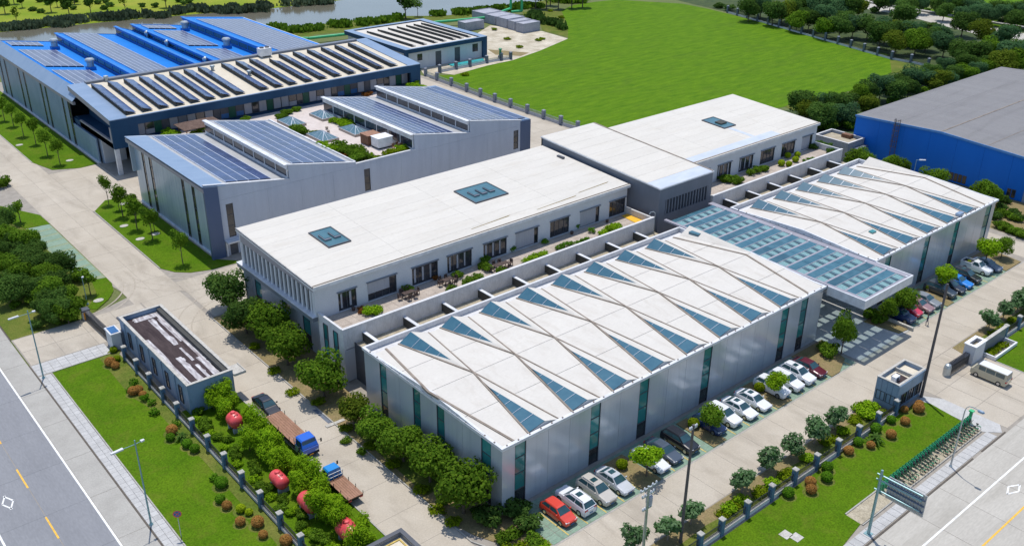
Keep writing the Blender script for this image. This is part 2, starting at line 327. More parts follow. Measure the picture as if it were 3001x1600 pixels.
def piece(name, m, parent, x0, x1, y0, y1, z0, z1, rot=(0, 0, 0)):
    p = org(parent)
    return link(name, unit_box(m), parent, (((x0+x1)/2-p.x), (y0+y1)/2-p.y, (z0+z1)/2-p.z), rot, (x1-x0, y1-y0, z1-z0))
def slabs(parent, m, x0, x1, y0, y1, nx, ny, gap=.05, z0=0.002, z1=.014, name='slab', skip=None):
    dx = (x1-x0)/nx; dy = (y1-y0)/ny
    for i in range(nx):
        for j in range(ny):
            a, b = x0+i*dx, y0+j*dy
            if skip and skip(a+dx/2, b+dy/2): continue
            h = z1 + random.random()*.004
            piece(name, m, parent, a+gap/2, a+dx-gap/2, b+gap/2, b+dy-gap/2, z0, h)
random.seed(7)
ORD = ['first', 'second', 'third', 'fourth', 'fifth', 'sixth', 'seventh', 'eighth', 'ninth', 'tenth', 'eleventh', 'twelfth', 'thirteenth',
       'fourteenth', 'fifteenth', 'sixteenth', 'seventeenth', 'eighteenth', 'nineteenth', 'twentieth', 'twenty-first', 'twenty-second',
       'twenty-third', 'twenty-fourth', 'twenty-fifth', 'twenty-sixth', 'twenty-seventh', 'twenty-eighth', 'twenty-ninth', 'thirtieth']

# ================================================================== THE GROUND
def flat(name, m, poly, z): return structure(MB().sheet(poly, z).build(name, m))
def raised(name, m, poly, z0, z1): return structure(MB().prism(poly, z0, z1).build(name, m))
flat('ground', 'ground', [(-700, -700), (1300, -700), (1300, 1300), (-700, 1300)], -.06)
flat('river', 'water', [(-120, 350), (40, 338), (73, 330), (102, 326), (134, 320), (155, 314), (184, 313), (260, 312), (340, 335), (420, 380),
     (420, 340), (330, 300), (270, 272), (240, 266), (225, 264.6), (212, 265), (197, 267.5), (184, 277), (165, 280.5), (140, 280), (60, 276), (-120, 290)], -.045)
flat('river_bank', 'lawn_dry', [(136, 262), (148, 268), (190, 257), (212, 258), (245, 261), (250, 270), (238, 266.5), (212, 265), (197, 267.5), (184, 277), (165, 280.5), (140, 280), (120, 275), (120, 262)], -.04)
flat('park_lawn', 'meadow', [(-60, 342), (40, 338), (73, 330.5), (102, 326.5), (134, 320.5), (155, 314.5), (184, 313.5), (260, 312.5), (330, 340), (300, 560), (-100, 560)], -.035)
yard = flat('yard', 'joint', [(22, 30), (37, 30), (160, 30), (162, 62), (160, 124), (146, 150), (145, 207), (122, 257), (60, 262), (37.6, 300), (34, 300), (33, 165), (38, 130), (31, 127.5), (31, 118), (22, 118)], 0)
field = flat('field', 'lawn_bright', [(147.5, 204.4)] + [(150.95,202.8), (166.21,205.74), (175.12,204.68), (188.8,208.57), (206.5,215.24), (218.5,228.58), (235.69,249.58), (246.03,254.27), (257.29,253.91), (266.17,252.22)] + [(279.77,231.8), (279.53,219.13), (277.59,206.91), (273.5,186.13), (270.81,168.98), (267.53,152.71), (266.5,141.48), (259.26,134.79), (248.13,130.03), (233.97,126.87), (224.92,126.44), (213.3,126.81), (206.38,129.96), (195.94,128.51)] + [(150, 141), (146.6, 146), (146.4, 170)], -.02)
flat('field_verge', 'lawn_dry', [(268.07,142.4), (261.05,135.39), (260.93,127.58), (254.61,124.94), (247.45,129.64)], -.015)
flat('field_verge', 'lawn_dry', [(247.16,129.87), (233.35,126.5), (224.34,126.08), (213.29,126.03), (207.18,128.56), (196.68,128.65), (195.1,124.87), (205.39,125.43), (222.25,122.89), (240.75,125)], -.012)
flat('rubble_yard', 'rubble', [(148.39,212.12), (200.05,245.48), (202.93,236.67), (207.42,228.07), (206.5,215.24), (188.8,208.57), (175.12,204.68), (165.55,204.33), (152.07,201.92), (150.53,205.84), (144.02,202.96)], -.012)
flat('dirt_track', 'soil', [(177.74,219.36), (181.01,214.64), (184.63,208.6), (180.07,206.92), (175.34,212.7)], -.008)
flat('scrub_ground', 'lawn_dry', [(223.2,256.09), (235.69,249.58), (218.85,228.31), (207.81,216.62), (208.1,228.82), (215.82,238.73), (217.42,248.73)], -.016)
flat('field_path', 'soil', [(131, 120), (144.2, 120), (144.2, 205), (141, 207), (141, 140)], -.03)
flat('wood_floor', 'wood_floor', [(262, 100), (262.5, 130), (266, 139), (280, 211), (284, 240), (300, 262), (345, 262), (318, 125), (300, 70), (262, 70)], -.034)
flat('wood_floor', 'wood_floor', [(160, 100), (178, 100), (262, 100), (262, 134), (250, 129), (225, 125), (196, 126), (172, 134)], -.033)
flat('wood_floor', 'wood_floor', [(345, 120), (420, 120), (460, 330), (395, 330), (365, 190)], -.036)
highway = flat('highway', 'road_pale', [(334.09,200.56), (342.33,194.3), (338.29,176.73), (332.81,154.27), (329.08,130.08), (327.25,122.74), (310.69,115.71), (314.99,123.84), (314.68,136.19), (319.35,152.09), (325.57,170.09), (325.01,182.77)], -.03)
slabs(highway, 'gutter', 336, 338, 100, 230, 1, 18, .2, -.03, .5, 'median_wall')
flat('highway_verge', 'lawn', [(343.15,193.67), (339.15,175.11), (333.19,153.98), (332.26,131.49), (330.34,124.06), (350.14,132.46), (351.4,139.97), (346.87,149.28), (343.4,167.13), (351.41,187.38)], -.025)
flat('sunlit_meadow', 'lawn_bright', [(363.02,178.55), (390.79,157.43), (351.4,139.97), (354.76,149.19), (357.71,159.33), (357.22,174.42)], -.03)

# left road: lanes of concrete slabs, kerb, markings
road_l = flat('road', 'joint', [(-40, 20), (21, 20), (21, 260), (-40, 260)], .0)
slabs(road_l, 'gutter', 18.15, 21.0, 24, 248, 1, 28, .05)
for x0, x1 in ((13.75, 18.1), (9.35, 13.7), (4.6, 9.3)): slabs(road_l, 'road', x0, x1, 24, 248, 1, 28, .02)
def mark(name, m, parent, poly, z=.022): return MB().prism(poly, z-.004, z).build(name, m, parent)
def bar(name, m, parent, x0, x1, y0, y1, z=.024): return piece(name, m, parent, x0, x1, y0, y1, z-.004, z)
bar('edge_line', 'white_line', road_l, 17.92, 18.12, 24, 248)
bar('lane_line', 'white_line', road_l, 9.25, 9.45, 24, 248)
for k in range(-3, 10): bar('lane_dash', 'yellow_line', road_l, 13.6, 13.78, 83.75+10*k, 87.8+10*k)
def diamond(parent, cx, cy, a, b, along_y):
    m = MB(); t = .16
    P = [(cx, cy-b), (cx+a, cy), (cx, cy+b), (cx-a, cy)]
    for k in range(4):
        p, q = Vector(P[k]), Vector(P[(k+1) % 4]); d = (q-p).normalized(); n = Vector((-d.y, d.x))*t
        m.prism([tuple(p-d*t*.3), tuple(q+d*t*.3), tuple(q+n), tuple(p+n)], .02, .026)
    return m.build('crossing_diamond', 'white_line', parent)
diamond(road_l, 11.4, 92.6, .62, 1.35, True)
raised('kerb', 'kerb_dark', [(21.0, 24), (21.16, 24), (21.16, 119), (21.0, 119)], -.02, .035)
raised('kerb', 'kerb_dark', [(21.0, 127.4), (21.16, 127.4), (21.16, 250), (21.0, 250)], -.02, .035)
walk = flat('sidewalk', 'joint', [(21.16, 24), (22.68, 24), (22.68, 115.7), (30.2, 115.7), (31.2, 118.9), (21.16, 118.9)], .01)
slabs(walk, 'paving', 21.18, 22.64, 40, 115.4, 2, 94, .025, .012, .06, 'paving_stone')
slabs(walk, 'paving', 21.2, 30.4, 115.75, 118.8, 9, 4, .03, .012, .05, 'paving_stone')
structure(MB().box(22.66, 22.8, 40, 115.6, .02, .12).build('lawn_edging', 'kerb'))
structure(MB().box(22.8, 30.2, 115.55, 115.7, .02, .12).build('lawn_edging', 'kerb'))
entry = flat('gate_drive', 'joint', [(21.16, 118.9), (31.5, 118.9), (31.5, 127.4), (21.16, 127.4)], .008)
slabs(entry, 'concrete', 21.3, 38.4, 119, 127.2, 4, 2, .06, .01, .022)
raised('lawn', 'lawn', [(22.8, 40), (31, 40), (31, 115.5), (22.8, 115.5)], .0, .06)
flat('lawn_edge_dry', 'lawn_dry', [(29.6, 60), (31, 60), (31, 115.4), (28.6, 115.4), (28.4, 104), (29.6, 98), (29.8, 86)], .066)
flat('verge', 'lawn_dry', [(21.2, 127.4), (31.4, 127.4), (33, 128.9), (36.2, 132), (37.5, 135.4), (37.7, 138), (37.6, 165), (37.5, 170), (33.3, 179), (30, 250), (21.2, 250)], .012)
raised('lawn', 'lawn', [(33, 128.9), (35.4, 131), (36.9, 133.2), (37.6, 135.8), (37.6, 138.2), (35.6, 138.8), (34.6, 133.5), (32, 130)], 0, .07)
raised('lawn', 'lawn', [(33.8, 165.4), (37.5, 164.8), (37.45, 170), (33.4, 178.4), (31.6, 172)], 0, .07)
pv = flat('worn_parking', 'paver_worn', [(35.6, 138.9), (37.6, 138.4), (37.5, 164.7), (33.8, 165.3), (34, 150)], .02)
for k in range(10): bar('bay_joint', 'park_green', pv, 34.2, 37.4, 139.6+2.6*k, 141.6+2.6*k, .03)
# concrete drives
slabs(yard, 'concrete', 38.6, 44.4, 40, 127, 1, 17, .035)
slabs(yard, 'concrete', 44.42, 49, 44.5, 51.95, 1, 1, .035)
slabs(yard, 'concrete', 49.1, 160, 45.95, 51.95, 22, 1, .035)
slabs(yard, 'concrete', 37.65, 45.0, 127, 300, 2, 26, .035)
slabs(yard, 'concrete', 45.02, 58, 116.6, 130.2, 3, 3, .035)
slabs(yard, 'concrete', 45.02, 54.5, 166.0, 190, 2, 4, .035)
slabs(yard, 'concrete', 54.5, 130, 165.6, 181, 12, 2, .035)
slabs(yard, 'concrete', 117.5, 143.5, 117, 207, 5, 16, .035)
slabs(yard, 'concrete', 154.2, 160, 50, 120, 1, 10, .035)
slabs(yard, 'concrete', 58.1, 117.4, 117, 133.6, 9, 3, .035)
raised('kerb', 'kerb', [(44.4, 57.5), (44.55, 57.5), (44.55, 116.4), (44.4, 116.4)], 0, .13)
bed = raised('planting_bed', 'soil', [(44.55, 61), (45.3, 58), (46.2, 56), (49.2, 53), (50.3, 52), (50.3, 58.4), (49.3, 58.6), (49.3, 90), (50.9, 96), (50.9, 116), (44.55, 116.3)], 0, .06)
flat('bed_grass', 'lawn_dry', [(45.2, 66), (48.9, 66), (48.9, 80), (45.4, 80)], .066)
raised('kerb', 'kerb', [(44.4, 57.5), (45.2, 55.6), (47, 53.5), (50.3, 51.8), (50.3, 51.95), (47.1, 53.65), (45.35, 55.7), (44.55, 57.5)], 0, .13)
# lawns along the sawtooth hall and the blue hall
raised('lawn', 'lawn', [(45.3, 165.7), (48.6, 169.8), (52.6, 169), (53.1, 165.6), (53.1, 134), (56.4, 130.6), (51, 130.9), (48.2, 131.9), (46.4, 133.6), (45.2, 136.2)], 0, .07)
raised('lawn', 'lawn', [(44.6, 262), (44.6, 199), (46.3, 192.2), (51, 189.9), (54.3, 190.4), (54.3, 262)], 0, .07)
for a in ([(45.2, 136.2), (45.05, 136.2), (45.15, 165.8), (45.3, 165.7)], [(44.6, 262), (44.45, 262), (44.45, 199), (44.6, 199)], [(38.4, 97.6), (38.55, 97.6), (38.55, 58), (38.4, 58)]):
    raised('kerb', 'kerb', a, 0, .12)
for p in [(50.6,165.93), (46.93,156.03), (49.73,149.39), (46.98,149.01), (34.12,131.46)] + [(45.77,211.89), (50.71,195.58)]:
    tag(MB().prism([(p[0]+.75*math.cos(a), p[1]+.6*math.sin(a)) for a in [k*math.pi/4 for k in range(8)]], .06, .13).build('manhole_cover', 'cap'),
        'pale concrete manhole cover set into the lawn', 'manhole cover', 'pale manhole covers in the lawns')
# hedge strip between the left fence and the drive
flat('hedge_ground', 'lawn', [(31.2, 40), (38.4, 40), (38.4, 97), (31.2, 97)], .02)
# car park along the front halls
park = flat('car_park', 'joint', [(50.3, 51.98), (104.6, 51.98), (104.6, 58.4), (50.3, 58.4)], .004)
slabs(park, 'park_green', 50.35, 104, 52.0, 58.3, 41, 5, .045, .006, .02, 'paver')
park2 = flat('car_park', 'joint', [(118.4, 51.98), (152.5, 51.98), (152.5, 58.4), (118.4, 58.4)], .004)
slabs(park2, 'park_green', 118.45, 148, 52.0, 58.3, 23, 5, .045, .006, .02, 'paver')
for pk, xs in ((park, [52.5+2.65*k for k in range(20)]), (park2, [119.9+2.6*k for k in range(12)])):
    for x in xs: bar('stall_line', 'stall_line', pk, x-.07, x+.07, 52.1, 56.6, .034)
for poly in ([(63.3, 52.1), (66.2, 52.1), (66.0, 57.8), (63.0, 57.8)], [(75.0, 52.1), (77.3, 52.1), (77.0, 57.8), (75.2, 57.8)], [(87.2, 52.1), (90.0, 52.1), (89.4, 57.8), (87.3, 57.8)],
             [(98.4, 52.0), (100.2, 52.0), (103.6, 53.4), (105.6, 58.2), (98.6, 58.2)], [(115.4, 52.4), (118.4, 52.1), (118.6, 57.4), (114.6, 57.4)], [(128.2, 52.1), (130.2, 52.1), (130.4, 57.8), (128.2, 57.8)], [(146.8, 52.1), (152, 52.1), (153, 58), (146.8, 58)]):
    raised('tree_island', 'soil', poly, .004, .12)
raised('kerb', 'kerb', [(50.3, 51.78), (160, 51.78), (160, 51.96), (50.3, 51.96)], 0, .03)
flat('entrance_floor', 'paving', [(104.7, 52), (117.4, 52), (117.4, 70), (104.7, 70)], .02)
# right hand strip, lawn and pavement
strip = raised('planting_strip', 'soil', [(46, 42.7), (97.4, 42.7), (97.4, 44.6), (96.4, 45.75), (46, 45.9)], 0, .05)
flat('strip_grass', 'lawn_dry', [(46, 42.75), (97, 42.75), (97, 44), (90, 44.9), (84, 44.1), (77, 44.6), (70, 43.8), (64, 44.3), (56, 43.9), (46, 44.2)], .056)
raised('planting_strip', 'soil', [(116.6, 42.9), (165, 42.9), (165, 45.7), (117.4, 45.8)], 0, .05)
flat('strip_grass', 'lawn_dry', [(118, 43), (165, 43), (165, 44.8), (118, 44.6)], .056)
raised('lawn', 'lawn', [(40, 33.2), (72.4, 33.8), (76.3, 34.4), (76.4, 36.2), (101.7, 36.2), (102.4, 40.9), (101.8, 42.1), (40, 42.1)], 0, .06)
raised('lawn', 'lawn', [(118.6, 34), (170, 34), (170, 42.2), (125, 42.2), (125, 40.6), (118.6, 40.5)], 0, .06)
for a in [(69.14,38.3), (69.63,37.38)]: structure(MB().box(a[0]-.55, a[0]+.55, a[1]-.5, a[1]+.5, .05, .1).build('concrete_slab', 'cap'))
apron = flat('gate_apron', 'joint', [(102.6, 32.4), (118.5, 32.4), (118.5, 45.9), (98, 45.9), (102, 42.3)], .005)
slabs(apron, 'concrete', 104.6, 118.4, 32.5, 45.9, 4, 3, .06, .007, .02)
raised('gate_pavement', 'paving', [(102.2, 42.2), (103.2, 42.4), (104.6, 40.4), (104.6, 33.4), (103.2, 32.5), (101.6, 34), (101.9, 36.3)], 0, .05)
raised('gate_pavement', 'paving', [(118.5, 33), (119.6, 33), (119.6, 40.6), (118.5, 40.6)], 0, .05)
raised('gate_pavement', 'paving', [(119.6, 33), (160, 33), (160, 34), (119.6, 34)], 0, .05)
walk2 = flat('sidewalk', 'joint', [(40, 32.4), (103.6, 32.4), (102, 34), (76.3, 34.3), (72.4, 33.8), (40, 33.2)], .01)
slabs(walk2, 'paving', 66, 102, 32.5, 33.75, 36, 1, .04, .012, .06, 'paving_stone')
flat('bike_stand', 'gravel', [(76.3, 34.3), (101.6, 34.1), (101.5, 36.1), (76.4, 36.2)], .066)
structure(MB().box(76.4, 101.4, 36.1, 36.25, .03, .16).build('lawn_edging', 'kerb'))
structure(MB().box(76.3, 101.6, 34.1, 34.22, .03, .13).build('lawn_edging', 'kerb'))
raised('kerb', 'kerb_dark', [(40, 32.22), (95.8, 32.22), (95.8, 32.4), (40, 32.4)], -.01, .05)
raised('kerb', 'kerb_dark', [(97.8, 32.22), (103.6, 32.22), (103.6, 32.4), (97.8, 32.4)], -.01, .05)
road_r = flat('road', 'joint', [(30, 4), (190, 4), (190, 32.3), (30, 32.3)], .001)
for y0, y1 in ((28.75, 32.2), (24.95, 28.7), (21.1, 24.9), (17, 21.05)): slabs(road_r, 'road_pale', 46, 172, y0, y1, 21, 1, .06)
bar('edge_line', 'white_line', road_r, 46, 172, 28.6, 28.8)
bar('centre_line', 'yellow_line', road_r, 46, 172, 24.84, 25.03)
m = MB(); P = [Vector(q) for q in [(92.58,27.03), (93.92,27.5), (95.21,26.86), (93.96,26.45)]]
for k in range(4):
    p, q = P[k], P[(k+1) % 4]; dd = (q-p).normalized(); nn = Vector((-dd.y, dd.x))*.09
    m.prism([tuple(p-nn), tuple(q-nn), tuple(q+nn), tuple(p+nn)], .02, .028)
m.build('crossing_diamond', 'white_line', road_r)

# tyre marks where vehicles turn
M['tyre_mark'] = mat('tyre_mark', (.36, .315, .255), (.45, .40, .33), scale=1.2, fine=.2, contrast=1, rough=.95, spec=.1)
def tyre(parent, c, r, a0, a1, w=.22, z=.0235):
    m = MB(); n = 14
    for k in range(n):
        p, q = R(a0+(a1-a0)*k/n), R(a0+(a1-a0)*(k+1)/n)
        m.face([(c[0]+(r-w/2)*math.cos(p), c[1]+(r-w/2)*math.sin(p), z), (c[0]+(r+w/2)*math.cos(p), c[1]+(r+w/2)*math.sin(p), z), (c[0]+(r+w/2)*math.cos(q), c[1]+(r+w/2)*math.sin(q), z), (c[0]+(r-w/2)*math.cos(q), c[1]+(r-w/2)*math.sin(q), z)])
    return m.build('tyre_mark', 'tyre_mark', parent)
for k, (cx, cy, r, a0, a1) in enumerate(((52, 138, 11.5, 175, 262), (52, 138, 13.2, 178, 265), (52.5, 139, 10.2, 190, 255), (30, 137, 9.2, -80, 5), (30, 137, 10.8, -75, 8), (50, 112, 9.5, 95, 172), (50, 113, 11, 92, 178))):
    tyre(yard, (cx, cy), r, a0, a1, z=.0235+k*.0006)

# ================================================================== BUILDINGS
M['canopy_bar'] = mat('canopy_bar', (.05, .10, .13), scale=1, rough=.4)
M['pier_grey'] = mat('grey_pier', (.20, .22, .27), (.27, .29, .34), scale=1, fine=.12, rough=.8)
M['pier_dark'] = mat('dark_pier', (.10, .12, .16), (.14, .16, .20), scale=1, fine=.12, rough=.8)
M['sky_blue_trim'] = mat('sky_blue_trim', (.08, .26, .60), scale=.5, rough=.5)
M['solar_pale'] = mat('solar_cells_pale', (.075, .09, .165), (.11, .125, .215), scale=.5, rough=.3, island=.10, contrast=1, spec=.4, coat=.1)
M['rack_panel'] = mat('dark_module', (.012, .012, .016), scale=1, rough=.35)
def wall_run(name, m, parent, a, b, y, z0, z1, axis='x', t=.25, splits=None, gap=.03):
    """a straight wall from a to b, in panels; axis x: runs along x at front face y; axis y: runs along y at face x=y"""
    n = splits or max(1, round((b-a)/2.9)); d = (b-a)/n
    for i in range(n):
        p, q = a+i*d+(gap/2 if i else 0), a+(i+1)*d-(gap/2 if i < n-1 else 0)
        if axis == 'x': piece(name, m, parent, p, q, y, y+t, z0, z1)
        else: piece(name, m, parent, y, y+t, p, q, z0, z1)
def strip_window(parent, a, b, y, z0, z1, axis='x', glass=('teal_glass', 'teal_glass', 'teal_glass', 'dark_glass'), nx=1, inset=.12, frame='frame_dark'):
    """tall glazed strip: frame with mullions, panes as sub-parts"""
    m = MB(); w = .07; n = len(glass); dz = (z1-z0)/n; dx = (b-a)/nx
    def bx(p, q, r, s, u, v):
        if axis == 'x': m.box(p, q, y+r, y+s, u, v)
        else: m.box(y+r, y+s, p, q, u, v)
    bx(a, a+w, .02, .2, z0, z1); bx(b-w, b, .02, .2, z0, z1)
    for k in range(n+1): bx(a+w, b-w, .05, .18, max(z0, z0+k*dz-.04), min(z1, z0+k*dz+.04))
    for i in range(1, nx): bx(a+i*dx-.035, a+i*dx+.035, .051, .179, z0, z1)
    f = m.build('window', frame, parent)
    for k in range(n):
        for i in range(nx):
            g = glass[n-1-k]
            if axis == 'x': piece('pane', g, f, a+i*dx+(w if not i else .04), a+(i+1)*dx-(w if i == nx-1 else .04), y+inset-.015, y+inset+.015, z0+k*dz+.045, z0+(k+1)*dz-.045)
            else: piece('pane', g, f, y+inset-.015, y+inset+.015, a+i*dx+(w if not i else .04), a+(i+1)*dx-(w if i == nx-1 else .04), z0+k*dz+.045, z0+(k+1)*dz-.045)
    return f
def seam(parent, pts, w=.13, h=.1):
    """dark batten along a roof fold, following the points"""
    m = MB()
    for p, q in zip(pts, pts[1:]):
        p, q = Vector(p), Vector(q); d = (q-p); d2 = Vector((d.x, d.y, 0)).normalized(); n = Vector((-d2.y, d2.x, 0))*w
        up = Vector((0, 0, h)); lo = Vector((0, 0, -.15)); e = d.normalized()*.06
        a, b = p-e, q+e
        c = [a-n+lo, a+n+lo, b+n+lo, b-n+lo, a-n+up, a+n+up, b+n+up, b-n+up]; i = len(m.v); m.v += [tuple(x) for x in c]
        for f in ((0, 1, 2, 3), (7, 6, 5, 4), (4, 5, 1, 0), (5, 6, 2, 1), (6, 7, 3, 2), (7, 4, 0, 3)): m.f.append(tuple(i+k for k in f)); m.mi.append(0)
    return m.build('roof_seam', 'seam', parent)
def slab3(name, m, parent, pts, t=.07):
    """a thin plate through the given corner points"""
    b = MB(); n = len(pts); i = len(b.v)
    a = sum(pts[k][0]*pts[(k+1) % n][1]-pts[(k+1) % n][0]*pts[k][1] for k in range(n))
    if a < 0: pts = pts[::-1]
    b.v += [tuple(p) for p in pts] + [(p[0], p[1], p[2]-t) for p in pts]
    b.f.append(tuple(range(n))); b.f.append(tuple(range(2*n-1, n-1, -1)))
    for k in range(n): b.f.append((k, n+k, n+(k+1) % n, (k+1) % n))
    b.mi = [0]*len(b.f)
    return b.build(name, m, parent)
def lerp(p, q, t): return tuple(p[k]+(q[k]-p[k])*t for k in range(3))

# ---------------------------------------------------------------- halls with folded white roofs
def folded_hall(label, x0, x1, L0, pitch, n, lead, strips, left_strips, plain_left):
    yf, yg, yb, zf, zl, zm, zp = 58.75, 81.8, 83.9, 8.2, 8.3, 8.9, 9.4
    ym = 70.6
    b = thing('folded_roof_hall', label, 'hall', ((x0+x1)/2, (yf+yb)/2, 0))
    # walls of tall panels between glazed strips
    cuts = [x0+.25] + [v for s in strips for v in s] + [x1-.25]
    for i in range(0, len(cuts), 2): wall_run('wall_panel', 'grey_panel', b, cuts[i], cuts[i+1], yf, 0.02, 8.0, t=.22)
    for p, q in strips: strip_window(b, p, q, yf, .02, 8.0)
    cuts = [yf+.22] + [v for s in left_strips for v in s] + [yb]
    for i in range(0, len(cuts), 2): wall_run('wall_panel', 'grey_panel', b, cuts[i], cuts[i+1], x0+.25, .02, 8.0, 'y', t=.22)
    for p, q in left_strips: strip_window(b, p, q, x0+.25, .02, 8.0, 'y')
    MB().box(x1-.3, x1-.1, yf+.22, yb, .02, 8.0).build('wall_panel', 'grey_panel', b)
    MB().box(x0+.5, x1-.5, yb-.25, yb, .02, 8.25).box(x0+.3, x1-.3, yb-.3, yb+.02, 8.25, 8.36).build('back_wall', 'concrete_wall', b)
    MB().box(x0+.5, x1-.3, yg-.1, yb-.25, 7.5, 7.62).build('gutter', 'concrete_wall', b)
    MB().box(x0+.3, x1-.1, yg-.12, yg+.02, 7.6, 8.2).build('gutter_wall', 'concrete_wall', b)
    MB().box(x0-.02, x1+.02, yf-.28, yf+.1, 8.0, 8.32).box(x0-.02, x0+.32, yf+.1, yb, 8.0, 8.34).box(x1-.3, x1+.02, yf+.1, yb, 8.0, 8.33).build('eave', 'white_trim', b)
    fix = MB()
    for k in range(int((x1-x0)/1.5)): fix.box(x0+.7+k*1.5, x0+.85+k*1.5, yf-.14, yf-.02, 8.32, 8.42)
    for k in range(16): fix.box(x0+.06, x0+.2, yf+1+k*1.5, yf+1.15+k*1.5, 8.34, 8.44)
    stuff(fix.build('eave_clip', 'seam', b))
    zfun = lambda y: zf+.02+(zm-zf)*(y-(yf+.1))/(ym-yf-.1) if y < ym else zm+(zl-zm)*(y-ym)/(yg-ym)
    MB().prism([(x0+.3, yf+.1), (x1-.3, yf+.1), (x1-.3, ym), (x0+.3, ym)], 7.9, lambda x, y: zfun(y)-.12).build('roof_deck', 'deck', b)
    MB().prism([(x0+.3, ym), (x1-.3, ym), (x1-.3, yg), (x0+.3, yg)], 7.9, lambda x, y: zfun(y)-.12).build('roof_deck', 'deck', b)
    for xa_, xb_ in ((x0+.06, x0+.33), (x1-.33, x1-.06)):
        vg = MB()
        for y0_, y1_ in ((yf+.12, ym), (ym, yg)): vg.prism([(xa_, y0_), (xb_, y0_), (xb_, y1_), (xa_, y1_)], 8.2, lambda x, y: zfun(y)+.03)
        vg.build('verge', 'white_trim', b)
    La = lambda i: L0+pitch*i
    Va = lambda i: La(i-1)+4.3            # V_(i): back end of line c_(i-1)
    Ma = lambda i: La(i)+2.28
    bf = lambda i: La(i)+.12
    cf = lambda i: La(i)+4.2
    def edge_line(kind, i, y):
        bk, md, fr = (La(i), Ma(i), bf(i)) if kind == 'b' else (La(i)+4.3, Ma(i), cf(i))
        return fr+(md-fr)*(y-yf-.1)/(ym-yf-.1) if y < ym else md+(bk-md)*(y-ym)/(yg-ym)
    ys = [yf+.1, 64.9, ym, 76.2, yg]
    def plate(fl, fr):
        for y0, y1 in zip(ys, ys[1:]):
            g = .03
            pts = [(fl(y0), y0+g, zfun(y0)), (fr(y0), y0+g, zfun(y0)), (fr(y1), y1-g, zfun(y1)), (fl(y1), y1-g, zfun(y1))]
            slab3('roof_plate', 'white_roof', b, pts)
    xl = lambda y: x0+.32
    xr = lambda y: x1-.32
    last = n
    if lead:
        plate(xl, lambda y: min(edge_line('b', 0, y), 1e9) if False else edge_line('c', -1, y)); plate(lambda y: edge_line('c', -1, y), lambda y: edge_line('b', 0, y))
        seam(b, [(edge_line('c', -1, y), y, zfun(y)) for y in (yg, ym, yf+.15)])
    else: plate(xl, lambda y: edge_line('b', 0, y))
    for i in range(n):
        L, P, V = (La(i), yg, zl), (La(i)+1.72, yg-.1, zp), (La(i)+4.3, yg, zl)
        Mi = (Ma(i), ym, zm+.02); T = (La(i)+1.95, 74.2, 8.98)
        slab3('skylight', 'sky_glass', b, [L, P, T])
        slab3('roof_plate', 'white_roof', b, [P, V, Mi, T])
        slab3('roof_plate', 'white_roof', b, [L, T, Mi])
        gab = MB(); gab.face([(L[0], yg+.03, zl-.3), (V[0], yg+.03, zl-.3), (V[0], yg+.03, zl), (P[0], yg-.07, zp-.01), (L[0], yg+.03, zl)]); gab.build('gable', 'concrete_wall', b)
        # glazing bars
        gb = MB()
        for t in (.25, .5, .75):
            p, q = lerp(L, T, t), lerp(P, T, t); gb.tube((p[0], p[1], p[2]+.03), (q[0], q[1], q[2]+.03), .03, n=4)
        gb.build('glazing_bar', 'solar_frame', b)
        F0, F1, F2 = (bf(i)+.12, yf+.3, zf+.05), (La(i)+2.42, yf+.3, zf+.5), (cf(i), yf+.12, zf+.03)
        K = (La(i)+1.92, 67.3, 8.78)
        slab3('skylight', 'sky_glass', b, [K, F0, F1])
        slab3('roof_plate', 'white_roof', b, [K, F1, F2, Mi])
        tri = MB(); tri.face([F0, (F0[0], F0[1], zf-.02), (F2[0], F0[1], zf-.02), F1]); tri.build('gable', 'white_trim', b)
        gb = MB()
        for t in (.2, .4, .6, .8):
            p, q = lerp(K, F0, t), lerp(K, F1, t); gb.tube((p[0], p[1], p[2]+.03), (q[0], q[1], q[2]+.03), .025, n=4)
        gb.build('glazing_bar', 'solar_frame', b)
        seam(b, [L, lerp(L, Mi, .98), (Ma(i), ym, zm+.02), (bf(i), yf+.15, zf+.04)], .095)
        seam(b, [V, (Ma(i)+.06, ym, zm+.02), (cf(i), yf+.15, zf+.04)], .07, .07)
        if i < n-1: plate(lambda y: edge_line('c', i, y), lambda y: edge_line('b', i+1, y))
    plate(lambda y: edge_line('c', n-1, y), lambda y: min(xr(y), edge_line('b', n, y)))
    if edge_line('b', n, ym) < x1-.6:
        plate(lambda y: edge_line('b', n, y), xr); seam(b, [(edge_line('b', n, y), y, zfun(y)) for y in (yg, ym, yf+.15)])
    slab3('roof_plate', 'white_roof', b, [(x1-2.3, yg-.02, 8.32), (x1-.3, yg-.02, 9.3), (x1-.3, ym, 8.93)])
    return b
hall_a = folded_hall('long white folded-roof hall with eight pairs of blue skylights, nearest the viewer', 49.15, 105.0, 52.85, 6.05, 8, True,
    [(51.05, 52.55), (61.7, 63.2), (69.3, 70.85), (80.35, 81.9), (95.7, 97.25), (99.95, 101.45)], [(60.5, 62.1), (68.3, 69.7), (72.7, 74.1), (79.3, 80.7)], False)
hall_b = folded_hall('shorter white folded-roof hall with five pairs of skylights beyond the glass canopy', 117.1, 154.0, 119.5, 6.1, 5, False,
    [(120.3, 121.9), (131.35, 132.95), (140.5, 142.0), (150.6, 152.5)], [], False)
MB().prism([tuple(q) for q in [(124.88,64.46), (125.94,64.43), (125.81,63.7), (124.76,63.73)]], 8.55, 8.75).build('roof_hatch', 'teal_glass', hall_b)
MB().prism([(103.6, 79.2), (104.6, 79.2), (104.6, 80.8), (103.4, 80.8)], 8.6, 9.0).build('roof_hatch', 'canopy_tint', hall_a)
hv = MB().box(141.6, 143.0, 58.9, 59.6, 8.4, 8.8).build('flashing_sheet', 'sky_sheet', hall_b)

